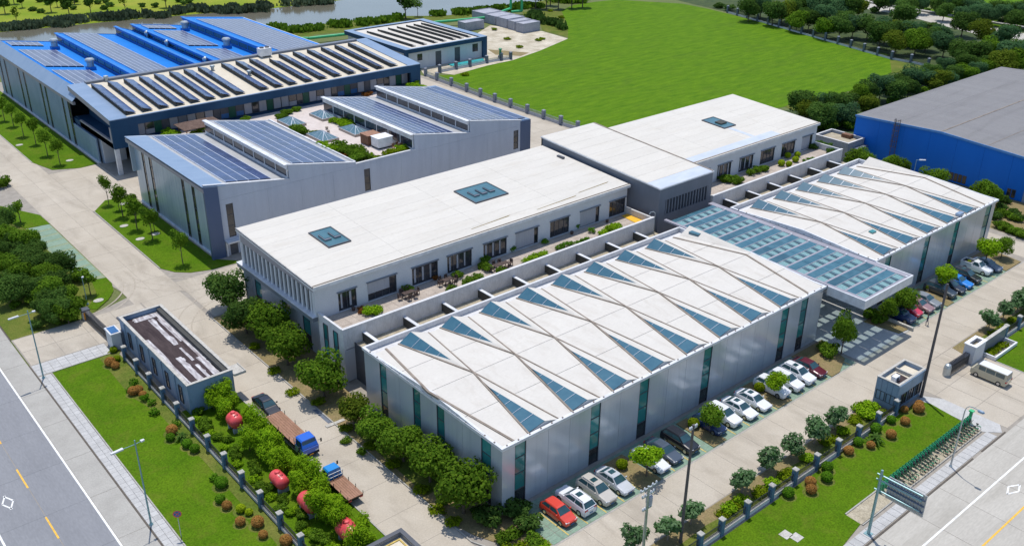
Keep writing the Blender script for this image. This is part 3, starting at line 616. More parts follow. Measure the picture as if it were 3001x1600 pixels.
# ---------------------------------------------------------------- glass canopy over the entrance
def canopy():
    x0, x1, y0, y1, z = 105.08, 117.0, 52.85, 87.2, 8.3
    c = thing('glass_canopy', 'flat glass canopy with grey steel bands between the two folded-roof halls', 'canopy', (111, 68, 0))
    MB().box(x0, x1, y0, y0+.18, 7.05, z+.02).build('fascia', 'white_trim', c)
    MB().box(x0, x0+.18, y0+.18, 58.4, 7.05, z+.02).build('fascia', 'white_trim', c)
    MB().box(x1-.18, x1, y0+.18, 58.4, 7.05, z+.02).build('fascia', 'white_trim', c)
    MB().box(x0+.18, x0+.75, y0+.18, y1, z-.25, z).build('edge_beam', 'mauve', c)
    MB().box(x1-1.25, x1-.18, y0+.18, y1, z-.25, z).build('edge_beam', 'mauve', c)
    xa, xb = x0+.75, x1-1.25; n = 11; pit = 3.06
    for k in range(n):
        ya = y0+.18+k*pit; w = pit if k < n-1 else 2.6
        MB().box(xa, xb, ya, ya+.32, z-.3, z+.02).build('cross_beam', 'mauve', c)
        MB().box(xb-.15, xb+.1, ya+.02, ya+.3, z+.02, z+.14).build('bracket', 'white_trim', c)
        d = (xb-xa)/6
        for i in range(6):
            slab3('clear_pane', 'canopy_clear', c, [(xa+i*d+.05, ya+.35, z-.1), (xa+(i+1)*d-.05, ya+.35, z-.1), (xa+(i+1)*d-.05, ya+1.62, z-.02), (xa+i*d+.05, ya+1.62, z-.02)], .03)
            if i: piece('glazing_bar', 'canopy_bar', c, xa+i*d-.27, xa+i*d+.27, ya+.33, ya+1.64, z-.2, z-.0)
        MB().box(xa, xb, ya+1.62, ya+1.72, z-.2, z+.0).build('purlin', 'mauve', c)
        for i in range(3):
            e = (xb-xa)/3
            slab3('tinted_pane', 'canopy_tint', c, [(xa+i*e+.02, ya+1.74, z-.03), (xa+(i+1)*e-.02, ya+1.74, z-.03), (xa+(i+1)*e-.02, ya+w, z+.02), (xa+i*e+.02, ya+w, z+.02)], .04)
    # glazed entrance front under the canopy
    f = MB()
    for k in range(9): f.box(x0+.2+k*1.44-.04, x0+.2+k*1.44+.04, 70, 70.15, .02, 7.9)
    for zz in (2.6, 5.3): f.box(x0+.2, x1-.2, 70.01, 70.14, zz-.05, zz+.05)
    fr = f.build('entrance_frame', 'frame_dark', c)
    for k in range(8):
        for j in range(3): piece('pane', 'dark_glass', fr, x0+.25+k*1.44, x0+1.6+k*1.44, 70.05, 70.09, .05+2.65*j, 2.55+2.65*j)
    return c
canopy()
MB_floor = flat('entrance_hall_floor', 'pink_floor', [(105.1, 70.2), (117, 70.2), (117, 88), (105.1, 88)], .05)

# ---------------------------------------------------------------- two-storey white-roofed buildings with roof terraces
def terrace_building(name, label, x0, x1, wins, skys, lead_fins, seed):
    rnd = random.Random(seed)
    wins = [(w[0]-.2, w[1]+(.2 if w[1] < x1-.5 else 0), w[2]) for w in wins]
    yf, yb = 96.0, 116.4; zr = lambda x, y: 11.2+(y-95.7)/20.5
    b = thing(name, label, 'building', ((x0+x1)/2, 103, 0))
    # sloping membrane roof laid in strips
    ys = [95.62+k*(116.5-95.62)/9 for k in range(10)]
    MB().prism([(x0-.35, 95.6), (x1+.3, 95.6), (x1+.3, 116.55), (x0-.35, 116.55)], lambda x, y: zr(x, y)-.45, lambda x, y: zr(x, y)-.03).build('roof_slab', 'white_trim', b)
    for a, c in zip(ys, ys[1:]):
        nx = 4
        for i in range(nx):
            p, q = x0-.3+i*(x1-x0+.55)/nx, x0-.3+(i+1)*(x1-x0+.55)/nx
            slab3('roof_sheet', 'cream_roof', b, [(p+.01, a+.012, zr(0, a)), (q-.01, a+.012, zr(0, a)), (q-.01, c-.012, zr(0, c)), (p+.01, c-.012, zr(0, c))], .03)
    MB().box(x0-.36, x1+.3, 95.85, 95.97, zr(0, 95.9), zr(0, 95.9)+.09).build('roof_gutter_lip', 'seam', b)
    mm = MB()
    for k in range(3): mm.prism([(x0-.42, 95.6), (x0-.28, 95.6), (x0-.28, 116.5), (x0-.42, 116.5)], lambda x, y: zr(x, y)-.05, lambda x, y: zr(x, y)+.08)
    mm.build('roof_edge', 'white_trim', b)
    # terrace-side wall with wide openings
    px = [x0] + [v for w in wins for v in w[:2]] + [x1]
    for i in range(0, len(px), 2): MB().box(px[i], px[i+1], yf, yf+.3, 6.2, 10.75).build('wall', 'plaster', b)
    for w in wins:
        a, c, kind = w
        MB().box(a, c, yf+.001, yf+.299, 9.2, 10.75).build('wall', 'plaster', b)
        MB().box(a, c, yf+.002, yf+.298, 6.2, 6.5).build('wall', 'plaster', b)
        MB().box(a-.15, c+.1, yf-.22, yf+.02, 9.17, 9.29).build('window_hood', 'slate', b)
        f = MB(); n = 4; d = (c-a)/n
        f.box(a, a+.08, yf+.06, yf+.26, 6.5, 9.2).box(c-.08, c, yf+.06, yf+.26, 6.5, 9.2).box(a+.08, c-.08, yf+.06, yf+.26, 9.1, 9.2).box(a+.08, c-.08, yf+.06, yf+.26, 6.5, 6.6)
        for k in range(1, n): f.box(a+k*d-.04, a+k*d+.04, yf+.12, yf+.24, 6.6, 9.1)
        fr = f.build('window', 'frame_dark', b)
        for k in range(n):
            piece('pane', 'dark_glass', fr, a+k*d+.045, a+(k+1)*d-.045, yf+.17, yf+.19, 6.61, 9.09)
        if kind == 'half': piece('blind', 'blind', fr, a+.05, c-1.1, yf+.06, yf+.09, 7.5, 9.15)
        if kind == 'full': piece('blind', 'blind', fr, a+.05, c-.75, yf+.06, yf+.09, 6.55, 9.15)
        if kind == 'drape':
            for k in range(3): piece('blind', 'blind', fr, a+.4+k*1.3, a+.7+k*1.3, yf+.125, yf+.135, 6.8, 8.85)
    # back and end walls
    MB().box(x0, x1, yb-.3, yb, 0, 11.6).build('wall', 'plaster', b)
    MB().box(x1-.3, x1, yf+.3, yb-.3, 0, 10.6).build('wall', 'plaster', b)
    # west end: louvred upper floor over a ledge, glazed strips below
    if lead_fins:
        xw = x0+.9
        for a, c in ((96.3, 99.5), (101.5, 105.5), (107.2, 113.2), (115.1, 116.1)): wall_run('wall_panel', 'grey_panel', b, a, c, xw, 0.05, 6.3, 'y')
        for a, c in ((99.5, 101.5), (105.5, 107.2), (113.2, 115.1)): strip_window(b, a, c, xw, .05, 6.3, 'y', ('teal_glass', 'teal_glass', 'dark_glass'))
        MB().box(x0-.55, xw+.2, 95.9, 117.0, 6.3, 6.9).build('ledge', 'slate', b)
        MB().box(x0-.6, xw+.2, 95.85, 117.05, 6.9, 6.98).build('ledge_top', 'white_trim', b)
        MB().box(x0+.55, x0+.7, 96.3, 116.1, 6.98, 11.0).build('glazed_wall', 'louvre_dark', b)
        MB().prism([(x0-.02, 96.3), (x0+.3, 96.3), (x0+.3, 116.1), (x0-.02, 116.1)], 10.2, lambda x, y: zr(x, y)-.46).build('head_band', 'mauve', b)
        for k in range(17): piece('louvre_fin', 'plaster', b, x0+.06, x0+.30, 97.0+k*1.17, 97.45+k*1.17, 6.98, 10.3)
        MB().box(x0+.02, x0+.9, 96.31, 96.75, 6.98, 10.75).build('wall', 'plaster', b); MB().box(x0+.02, x0+.9, 115.9, 116.35, 6.98, 11.7).build('wall', 'plaster', b)
    else:
        MB().box(x0, x0+.3, yf+.3, yb-.3, 0, 10.6).build('wall', 'plaster', b)
    # lower floor, terrace and parapet
    xt = x0+.2
    MB().box(xt+.3, x1, 90.3, 96.0, 0, 6.2).build('lower_storey', 'concrete_wall', b)
    for i in range(int((x1-xt)/1.2)):
        for j in range(5): piece('terrace_slab', 'terra_floor', b, xt+.35+i*1.2, xt+1.53+i*1.2, 90.42+j*1.1, 91.5+j*1.1, 6.21, 6.38+rnd.random()*.02)
    MB().box(xt, x1, 89.95, 90.28, 4.7, 7.45).box(xt-.04, x1+.03, 89.9, 90.33, 7.45, 7.56).build('parapet', 'concrete_wall', b)
    MB().box(xt, xt+.3, 90.28, 95.9, 0, 7.45).box(xt, xt+.3, 89.95, 90.28, 0, 4.7).build('parapet', 'concrete_wall', b)
    MB().box(xt+.05, xt+1.6, 89.93, 89.96, 0.1, 4.6).build('wall_panel', 'grey_panel', b)
    for a in (91.2, 93.6): strip_window(b, a, a+1.0, xt-.14, .1, 6.6, 'y', ('teal_glass', 'teal_glass', 'dark_glass'))
    MB().box(x1-.3, x1, 90.28, 96.0, 6.3, 7.45).build('parapet', 'concrete_wall', b)
    # light well with white beams
    MB().box(xt+1.6, x1, 83.95, 89.95, 4.9, 5.1).build('light_well_floor', 'gravel', b)
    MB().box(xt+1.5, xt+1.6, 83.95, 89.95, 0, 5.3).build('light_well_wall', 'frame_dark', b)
    k = 0
    while x0+2.9+6.08*k < x1-.5:
        a = x0+2.9+6.08*k
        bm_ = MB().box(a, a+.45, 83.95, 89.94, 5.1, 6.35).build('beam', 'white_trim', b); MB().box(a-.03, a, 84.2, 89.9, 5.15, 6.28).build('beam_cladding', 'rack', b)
        k += 1
    # skylights with vent boxes
    for (a, c, n) in skys:
        z0 = zr(0, 104); z1 = zr(0, 109.1)
        slab3('skylight', 'roof_glass', b, [(a, 104, z0+.14), (c, 104, z0+.14), (c, 109.1, z1+.14), (a, 109.1, z1+.14)], .1)
        fr = MB()
        for (p, q, r, s) in ((a-.16, c+.16, 103.84, 104), (a-.16, c+.16, 109.1, 109.26), (a-.16, a, 104, 109.1), (c, c+.16, 104, 109.1)):
            fr.prism([(p, r), (q, r), (q, s), (p, s)], lambda x, y: zr(x, y), lambda x, y: zr(x, y)+.2)
        fr.build('skylight_kerb', 'frame_dark', b)
        for i in range(n):
            cx = (a+c)/2+(i-(n-1)/2)*1.5
            v = MB().prism([(cx-.5, 105.6), (cx+.5, 105.6), (cx+.5, 107.5), (cx-.5, 107.5)], lambda x, y: zr(x, y)+.1, lambda x, y: zr(x, y)+.36).build('smoke_vent', 'slate', b)
            MB().prism([(cx-.38, 105.9), (cx+.5, 105.9), (cx+.5, 107.5), (cx-.38, 107.5)], lambda x, y: zr(x, y)+.36, lambda x, y: zr(x, y)+.42).build('vent_pane', 'roof_glass', v)
    return b
W1 = [(53.5, 55.8, 'drape'), (57.9, 62.0, 'half'), (64.9, 68.8, 'drape'), (70.8, 74.7, 'drape'), (77.2, 81.1, 'drape'), (83.2, 87.2, 'full'), (90.0, 93.5, 'none'), (96.2, 100.0, 'full'), (102.6, 106.0, 'none')]
b1 = terrace_building('long_terrace_building', 'long two-storey building with flat white roof, two skylights and a planted terrace', 50.0, 106.3, W1, [(57.0, 60.2, 2), (82.0, 88.1, 3)], True, 3)
MB().box(105.0, 105.5, 109.7, 111.2, 11.95, 12.2).build('roof_hatch', 'frame_dark', b1)
st = MB()
for (a, c, y) in ((76, 83, 97.4), (88, 96, 97.0), (97.5, 104, 98.0)):
    st.prism([(a, y), (c, y+.3), (c+.6, y+.55), (a, y+.12)], lambda x, yy: 11.2+(yy-95.7)/20.5+.006, lambda x, yy: 11.2+(yy-95.7)/20.5+.012)
st.build('rust_stain', 'soil', b1)
W2 = [(123.4, 126.6, 'drape'), (129.3, 132.7, 'drape'), (135.4, 139.0, 'drape'), (141.6, 145.4, 'none'), (148.0, 151.8, 'none'), (154.4, 157.4, 'full')]
b2 = terrace_building('short_terrace_building', 'white-roofed building behind the dark connector block, with a drained skylight and leafy terrace', 120.4, 158.7, W2, [(140.5, 143.6, 0)], False, 5)
zz = lambda x, y: 11.2+(y-95.7)/20.5
dk = MB()
dk.prism([(121.5, 96.2), (147, 96.2), (147, 98.2), (121.5, 98.0)], lambda x, y: zz(x, y)+.005, lambda x, y: zz(x, y)+.016)
dk.prism([(141.2, 98.3), (142.1, 98.3), (142.1, 103.7), (141.2, 103.7)], lambda x, y: zz(x, y)+.005, lambda x, y: zz(x, y)+.016)
dk.build('drain_channel', 'pale_sheet', b2)
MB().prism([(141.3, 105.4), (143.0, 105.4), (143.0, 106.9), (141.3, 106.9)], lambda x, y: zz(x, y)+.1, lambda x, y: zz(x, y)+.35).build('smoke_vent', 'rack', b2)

# ---------------------------------------------------------------- dark connector block
def connector():
    x0, x1, y0, y1 = 107.3, 120.1, 90.1, 117.6; zr = lambda x, y: 12.0+(y-90)*1.4/27.5
    b = thing('connector_block', 'slate grey block with pale sloping roof and vertical slots between the white-roofed buildings', 'building', (113.7, 104, 0))
    MB().prism([(x0, y0), (x1, y0), (x1, y0+.35), (x0, y0+.35)], 9.7, lambda x, y: zr(x, y)-.2).box(x0, x0+1.5, y0+.001, y0+.349, 4, 9.7).box(119.2, x1, y0+.001, y0+.349, 4, 9.7).box(x0+1.5, 119.2, y0+.002, y0+.348, 4, 7.25).build('wall', 'slate', b)
    MB().prism([(x0, y0+.35), (x0+.3, y0+.35), (x0+.3, y1), (x0, y1)], 4, lambda x, y: zr(x, y)-.2).build('wall', 'slate', b)
    MB().prism([(x1-.3, y0+.35), (x1, y0+.35), (x1, y1), (x1-.3, y1)], 4, lambda x, y: zr(x, y)-.2).build('wall', 'slate', b)
    MB().prism([(x0, y1-.3), (x1, y1-.3), (x1, y1), (x0, y1)], 0, lambda x, y: zr(x, y)-.2).build('wall', 'slate', b)
    MB().box(x0+1.5, 119.2, y0+.22, y0+.3, 7.25, 9.7).build('glazing', 'dark_glass', b)
    for k in range(15): piece('fin', 'slate', b, x0+1.62+k*.71, x0+1.86+k*.71, y0-.04, y0+.24, 7.25, 9.7)
    MB().prism([(x0-.12, y0-.14), (x1+.12, y0-.14), (x1+.12, y1+.1), (x0-.12, y1+.1)], lambda x, y: zr(x, y)-.25, lambda x, y: zr(x, y)-.04).build('roof_edge', 'white_trim', b)
    n = 10; d = (y1-y0)/n
    for k in range(n):
        a, c = y0-.05+k*d, y0-.05+(k+1)*d
        slab3('roof_sheet', 'cream_roof' if k else 'pale_sheet', b, [(x0, a+.02, zr(0, a)), (x1-.25, a+.02, zr(0, a)), (x1-.25, c-.02, zr(0, c)), (x0, c-.02, zr(0, c))], .03)
    mm = MB()
    mm.prism([(x1-.22, y0), (x1+.05, y0), (x1+.05, y1), (x1-.22, y1)], zr, lambda x, y: zr(x, y)+.06); mm.build('roof_seam', 'seam', b)
    return b
connector()

# ---------------------------------------------------------------- sawtooth hall with solar roofs
def solar_array(label, parent_z, x0, x1, y0, y1, nx, m='solar', pitch=1.0, group=None, lift=.12, skip=None):
    """modules on rails lying on the plane z = f(x); each module is a part"""
    zf = parent_z; ang = -math.atan2(zf(x1)-zf(x0), x1-x0); L = (x1-x0)/math.cos(ang); w = L/nx; ny = int((y1-y0)/pitch)
    t = thing('solar_array', label, 'solar panels', ((x0+x1)/2, (y0+y1)/2, zf((x0+x1)/2)), group=group)
    o = org(t); me = MB().box(-.5, .5, -.5, .5, -.5, .5)
    rail = MB()
    for i in range(nx+1):
        x = x0+(x1-x0)*i/nx
        rail.box(x-.06, x+.06, y0, y0+ny*pitch, zf(x), zf(x)+lift+.05)
    rail.build('rail', 'solar_frame', t)
    for i in range(nx):
        x = x0+(x1-x0)*(i+.5)/nx
        for j in range(ny):
            if skip and skip(i, j): continue
            y = y0+pitch*(j+.5)
            link('solar_panel', unit_box(m), t, (x-o.x, y-o.y, zf(x)+lift-o.z), (0, ang, 0), (w-(.15 if m == 'solar' else .07), pitch-.02, .04))
    return t
def clerestory(b, x, y0, y1, z0, z1, frame, n, glass='clerestory', cap=True):
    """glazed upstand facing -x"""
    d = (y1-y0)/n; h = z1-z0
    MB().box(x, x+.25, y0, y1, z0-.1, z0+.18*h).build('upstand', frame, b)
    MB().box(x, x+.25, y0, y1, z1-.3*h, z1).build('upstand', frame, b)
    MB().box(x+.15, x+.2, y0, y1, z0+.18*h, z1-.3*h).build('clerestory_backing', 'frame_dark', b)
    for k in range(n):
        piece('window', glass, b, x+.08, x+.12, y0+k*d+.12, y0+(k+1)*d-.12, z0+.18*h, z1-.3*h)
        piece('mullion', frame, b, x, x+.16, y0+k*d-.1, y0+k*d+.1, z0+.18*h, z1-.3*h)
    if cap: MB().box(x-.35, x+.45, y0-.1, y1+.1, z1, z1+.14).build('capping', 'white_trim' if frame != 'blue_frame' else frame, b)
def saw_hall():
    y0, y1 = 134.0, 165.2
    b = thing('sawtooth_hall', 'grey sawtooth hall with four solar roofs around a roof garden', 'hall', (85, 150, 0))
    bays = [(52.9, 67.3, 12.3, 10.05), (67.3, 79.8, 12.45, 10.1), (92.0, 104.5, 12.5, 10.35), (104.5, 117.0, 12.6, 10.4)]
    fz = []
    for (a, c, za, zc) in bays:
        f = (lambda a, c, za, zc: (lambda x: za+(x-a)*(zc-za)/(c-a)))(a, c, za, zc); fz.append(f)
        MB().prism([(a+.02, y0+.3), (c-.02, y0+.3), (c-.02, y1-.1), (a+.02, y1-.1)], lambda x, y: f(x)-.3, lambda x, y: f(x)).build('roof', 'grey_sheet', b)
        MB().prism([(a, y0), (c, y0), (c, y0+.3), (a, y0+.3)], 9.5, lambda x, y: f(x)+.12).build('wall', 'saw_wall', b)
        MB().prism([(a-.05, y0-.06), (c-.1, y0-.06), (c-.1, y0+.36), (a-.05, y0+.36)], lambda x, y: f(x)+.12, lambda x, y: f(x)+.2).build('coping', 'white_trim', b)
        MB().prism([(a, y1-.3), (c, y1-.3), (c, y1), (a, y1)], 6, lambda x, y: f(x)+.06).build('wall', 'saw_wall', b)
    # long wall, openings and dark ends
    win = [(56.0, 57.2, 3.0, 8.6), (81.3, 82.5, 4.6, 8.6), (115.0, 116.2, 5.0, 8.75)]
    xs = [55.0]+[v for w in win for v in w[:2]]+[116.7]
    for i in range(0, len(xs), 2): wall_run('wall_panel', 'saw_wall', b, xs[i], xs[i+1], y0, 0, 9.48, splits=max(1, round((xs[i+1]-xs[i])/6.2)), gap=.02)
    for (a, c, u, v) in win:
        MB().box(a, c, y0+.001, y0+.25, v, 9.48).box(a, c, y0+.001, y0+.25, 0 if a > 60 else 2.3, u).build('wall', 'saw_wall', b)
        strip_window(b, a, c, y0, u, v, 'x', ('dark_glass',)*3)
    MB().box(55.2, 58.6, y0-1.1, y0, 2.35, 2.6).build('door_hood', 'white_trim', b)
    dr = MB().box(55.9, 57.1, y0-.04, y0+.05, .05, 2.1).build('door', 'frame_dark', b)
    MB().box(55.15, 55.4, y0-.3, y0, 0, 2.35).build('door_pier', 'white_trim', b)
    MB().box(52.75, 55.0, y0-.25, y0+.25, 0, 9.5).prism([(52.75, y0-.25), (55, y0-.25), (55, y0+.25), (52.75, y0+.25)], 9.5, lambda x, y: fz[0](x)+.1).build('corner_pier', 'indigo', b)
    MB().box(116.7, 119.3, y0-.05, y0+.4, 0, 10.3).build('corner_pier', 'indigo', b)
    MB().box(119.0, 119.3, y0+.4, y1, 0, 10.2).build('wall', 'indigo', b)
    MB().prism([(117.0, y0+.3), (119.3, y0+.3), (119.3, y1), (117.0, y1)], 9.9, lambda x, y: 10.45-.05*(x-117)).build('roof', 'sky_sheet', b)
    # terrace deck between the middle bays, parapet
    MB().box(79.8, 92, y0, y0+.3, 9.45, 9.95).build('parapet', 'saw_wall', b)
    MB().box(79.75, 92, y0-.05, y0+.35, 9.95, 10.03).build('coping', 'white_trim', b)
    MB().box(79.8, 92, y0+.3, y1, 9.2, 9.5).build('terrace_deck', 'pink_floor', b)
    MB().box(79.72, 80.0, y0+.3, y1, 9.5, 10.35).build('coping', 'white_trim', b)
    MB().box(80.0, 80.5, y0+.3, y1, 9.5, 9.56).build('gutter', 'frame_dark', b)
    # clerestories
    clerestory(b, 67.05, y0+.35, y1, 10.1, 12.45, 'white_trim', 8)
    clerestory(b, 91.75, y0+.35, y1, 9.55, 12.5, 'white_trim', 8)
    clerestory(b, 104.25, y0+.35, y1, 10.35, 12.6, 'white_trim', 8)
    # west eave and wall with narrow windows
    MB().prism([(52.6, y0-.2), (53.9, y0-.2), (53.9, y1+.3), (52.6, y1+.3)], lambda x, y: fz[0](x)-1.0, lambda x, y: fz[0](x)-.35).build('eave_fascia', 'mauve', b)
    slab3('eave_sheet', 'sky_sheet', b, [(52.55, y0-.3, 12.38), (56.3, y0-.3, 11.82), (56.3, y1+.3, 11.82), (52.55, y1+.3, 12.38)], .12)
    st = [(139.6, 140.7), (143.6, 144.7), (156.9, 158.2), (160.3, 161.4)]
    cu = [134.5]+[v for s in st for v in s]+[165.2]
    for i in range(0, len(cu), 2): wall_run('wall_panel', 'pale_panel', b, cu[i], cu[i+1], 53.6, .3, 10.8, 'y', splits=max(1, round((cu[i+1]-cu[i])/1.1)), gap=.05)
    for p, q in st: strip_window(b, p, q, 53.55, .3, 10.8, 'y', ('dark_glass',)*5)
    MB().box(53.4, 53.9, y0, y1, 0, .3).build('plinth', 'white_trim', b)
    # rooflights on the deck
    return b, fz
saw, fz = saw_hall()
solar_array('rooftop solar panels on the outermost sawtooth bay next to the light blue eave', fz[0], 57.0, 64.6, 135.2, 165.0, 4, group='solar roofs of the sawtooth hall')
solar_array('rooftop solar panels on the second sawtooth bay, left of the roof garden', fz[1], 68.5, 78.4, 135.0, 164.8, 5, group='solar roofs of the sawtooth hall')
solar_array('rooftop solar panels on the sawtooth bay right behind the roof garden', fz[2], 92.9, 101.2, 135.0, 164.5, 6, group='solar roofs of the sawtooth hall')
solar_array('rooftop solar panels on the far right sawtooth bay beside the field path', fz[3], 105.4, 114.6, 134.9, 164.5, 6, group='solar roofs of the sawtooth hall')
solar_array('narrow paler strip of solar panels along the outer right eave of the sawtooth hall', lambda x: 10.62-.06*(x-114.6), 114.8, 118.6, 134.9, 164.6, 2, group='solar roofs of the sawtooth hall')
# low podium roof behind the sawtooth hall
pod = thing('podium_terrace', 'low roof terrace running between the sawtooth hall and the navy block', 'terrace', (90, 174, 0))
MB().box(60.5, 124, 165.4, 183.2, 5.4, 6.2).build('terrace_deck', 'pink_floor', pod)
for k in range(8): MB().box(62+k*8.4, 62.5+k*8.4, 168, 168.5, 0, 5.4).build('column', 'plaster', pod)

# ---------------------------------------------------------------- navy office block with rows of solar racks
def navy_block():
    y0, y1, x0, x1 = 181.0, 204.0, 55.3, 126.6; zr = lambda x, y: 10.8+(y-181)*2/24
    b = thing('navy_block', 'raised navy office block with sand-coloured roof, seen across the middle left', 'building', (91, 192, 0))
    MB().prism([(x0, y0), (x1, y0), (x1, y0+.5), (x0, y0+.5)], 9.25, lambda x, y: zr(x, y)+.05).build('fascia', 'navy', b)
    MB().box(x0, 60.4, y0+.01, y0+.5, 5.2, 9.24).build('wall', 'navy', b)
    MB().box(123.9, x1, y0+.01, y0+.5, 0, 9.24).build('wall', 'navy', b)
    MB().prism([(x0+.1, y0+.5), (x1-.1, y0+.5), (x1-.1, y1), (x0+.1, y1)], lambda x, y: zr(x, y)-.6, lambda x, y: zr(x, y)-.02).build('roof', 'sand_roof', b)
    MB().prism([(x0-.05, y0-.05), (x0+3.4, y0-.05), (x0+3.4, y1), (x0-.05, y1)], lambda x, y: zr(x, y)-.015, lambda x, y: zr(x, y)+.14).build('roof_border', 'sky_sheet', b)
    MB().prism([(x1-3.2, y0-.05), (x1+.05, y0-.05), (x1+.05, y1), (x1-3.2, y1)], lambda x, y: zr(x, y)-.015, lambda x, y: zr(x, y)+.14).build('roof_border', 'sky_sheet', b)
    MB().prism([(x0+3.4, y0-.05), (x1-3.2, y0-.05), (x1-3.2, y0+.3), (x0+3.4, y0+.3)], lambda x, y: zr(x, y)+.051, lambda x, y: zr(x, y)+.15).build('coping', 'sky_sheet', b)
    MB().prism([(x0+3.4, y1-1.0), (x1-3.2, y1-1.0), (x1-3.2, y1), (x0+3.4, y1)], lambda x, y: zr(x, y)-.02, lambda x, y: zr(x, y)+.45).build('parapet', 'slate', b)
    # west face: frame round a deep loggia
    MB().prism([(x0, y0+.5), (x0+.4, y0+.5), (x0+.4, y1), (x0, y1)], lambda x, y: zr(x, y)-1.0, lambda x, y: zr(x, y)-.02).build('loggia_frame', 'mauve', b)
    MB().box(x0, x0+.4, y0+.5, 200, 5.2, 6.6).build('loggia_sill', 'mauve', b)
    MB().box(x0, x0+.45, y0+.5, y0+1.3, 6.6, 9.3).build('loggia_post', 'mauve', b)
    MB().box(x0+3.0, x0+3.2, y0+.5, 203, 6.3, 10.2).build('loggia_wall', 'navy', b)
    for k in range(4): piece('loggia_window', 'blue_frame', b, x0+2.96, x0+3.02, 184+k*2.2, 185.6+k*2.2, 7.2, 9.6)
    MB().box(x0, 123.8, y0+.5, y1, 5.2, 6.28).build('floor_slab', 'navy', b)
    col = MB().box(x0+.1, x0+.9, y0+.1, y0+.8, 0, 5.2).build('column', 'white_trim', b)
    MB().box(x0+.4, 60, 189.5, 190, 0, 5.2).build('wall', 'plaster', b)
    MB().box(x0+.2, x0+.7, 189.8, 204, 0, 5.2).build('wall', 'pale_panel', b)
    MB().box(x1-.5, x1, y0+.5, y1, 0, 9.24).build('wall', 'navy', b)
    # recessed window wall on the terrace
    yw = 183.0; x = 60.5; i = 0
    pat = ['pale', 'win', 'green', 'door', 'pale', 'plant', 'pale', 'win', 'pale', 'door', 'blue', 'green', 'blue', 'pale', 'dark', 'pale', 'green', 'pale', 'pale', 'win', 'dark', 'green', 'pale', 'win', 'pale', 'dark', 'blue', 'green', 'blue', 'pale', 'door', 'pale', 'win', 'dark', 'pale', 'green', 'pale']
    MB().box(60.5, 123.9, yw+.12, yw+.3, 6.28, 9.3).build('window_wall', 'slate', b)
    while x < 123 and i < len(pat):
        w = 1.5 if pat[i] in ('green', 'dark', 'door') else 1.85; k = pat[i]
        m = {'pale': 'blind', 'win': 'dark_glass', 'green': 'door_green', 'door': 'frame_dark', 'plant': 'slate', 'blue': 'blue_plastic', 'dark': 'dark_glass'}[k]
        z0 = 6.35 if k != 'win' else 7.3
        f = MB().box(x+.04, x+w-.04, yw, yw+.12, z0, 8.95).build('window' if k in ('win', 'pale', 'blue', 'dark') else 'door', 'frame_dark' if k != 'green' else 'door_green', b)
        MB().box(x+.12, x+w-.12, yw-.02, yw, z0+.1, 8.85 if k != 'blue' else 7.4).build('pane', m, f)
        if k == 'win': piece('spandrel', 'blind', b, x+.05, x+w-.05, yw, yw+.1, 6.35, 7.28)
        x += w; i += 1
    return b, zr
blk, zblk = navy_block()
def rack(x, label, y0=182.6, y1=200.6, w=2.15, zr=zblk, grp='solar racks on the navy block', m='solar_dark', lift=.9, step=1.65):
    """a tilted row of modules on a frame, running along y"""
    t = thing('solar_rack', label, 'solar panels', (x, (y0+y1)/2, zr(x, (y0+y1)/2)), group=grp)
    o = org(t); n = int((y1-y0)/step); slope = math.atan2(zr(x, y1)-zr(x, y0), y1-y0); tilt = R(17)
    f = MB()
    for k in range(n+1):
        y = y0+k*step; z = zr(x, y)
        f.box(x-w*.43, x-w*.37, y-.03, y+.03, z, z+lift); f.box(x+w*.37, x+w*.43, y-.03, y+.03, z, z+.15); f.box(x-w*.43, x+w*.43, y-.031, y+.029, z, z+.06)
    f.prism([(x-w*.42, y0), (x-w*.38, y0), (x-w*.38, y1), (x-w*.42, y1)], lambda a, c: zr(a, c)+.04, lambda a, c: zr(a, c)+lift-.03)  # dark upright sheet, painted shadow under the raised panel edge
    f.build('frame', 'rack', t)
    for k in range(n):
        y = y0+(k+.5)*step; z = zr(x, y)+.12+lift*.5
        link('solar_panel', unit_box(m), t, (x-o.x, y-o.y, z-o.z), Euler((slope, tilt, 0)), (w, step-.03, .045))
    return t
rx = [59.9, 63.2, 66.5, 69.7, 72.9, 76.2, 79.4, 82.6, 88.0, 91.4, 94.7, 98.5, 102.0, 105.6, 109.3, 113.0, 116.7, 120.4]
for i, x in enumerate(rx):
    rack(x, '%s tilted solar row from the left end of the sand-coloured navy-block roof' % ORD[i], 182.5, 200.8 if x != 98.5 else 198.6)

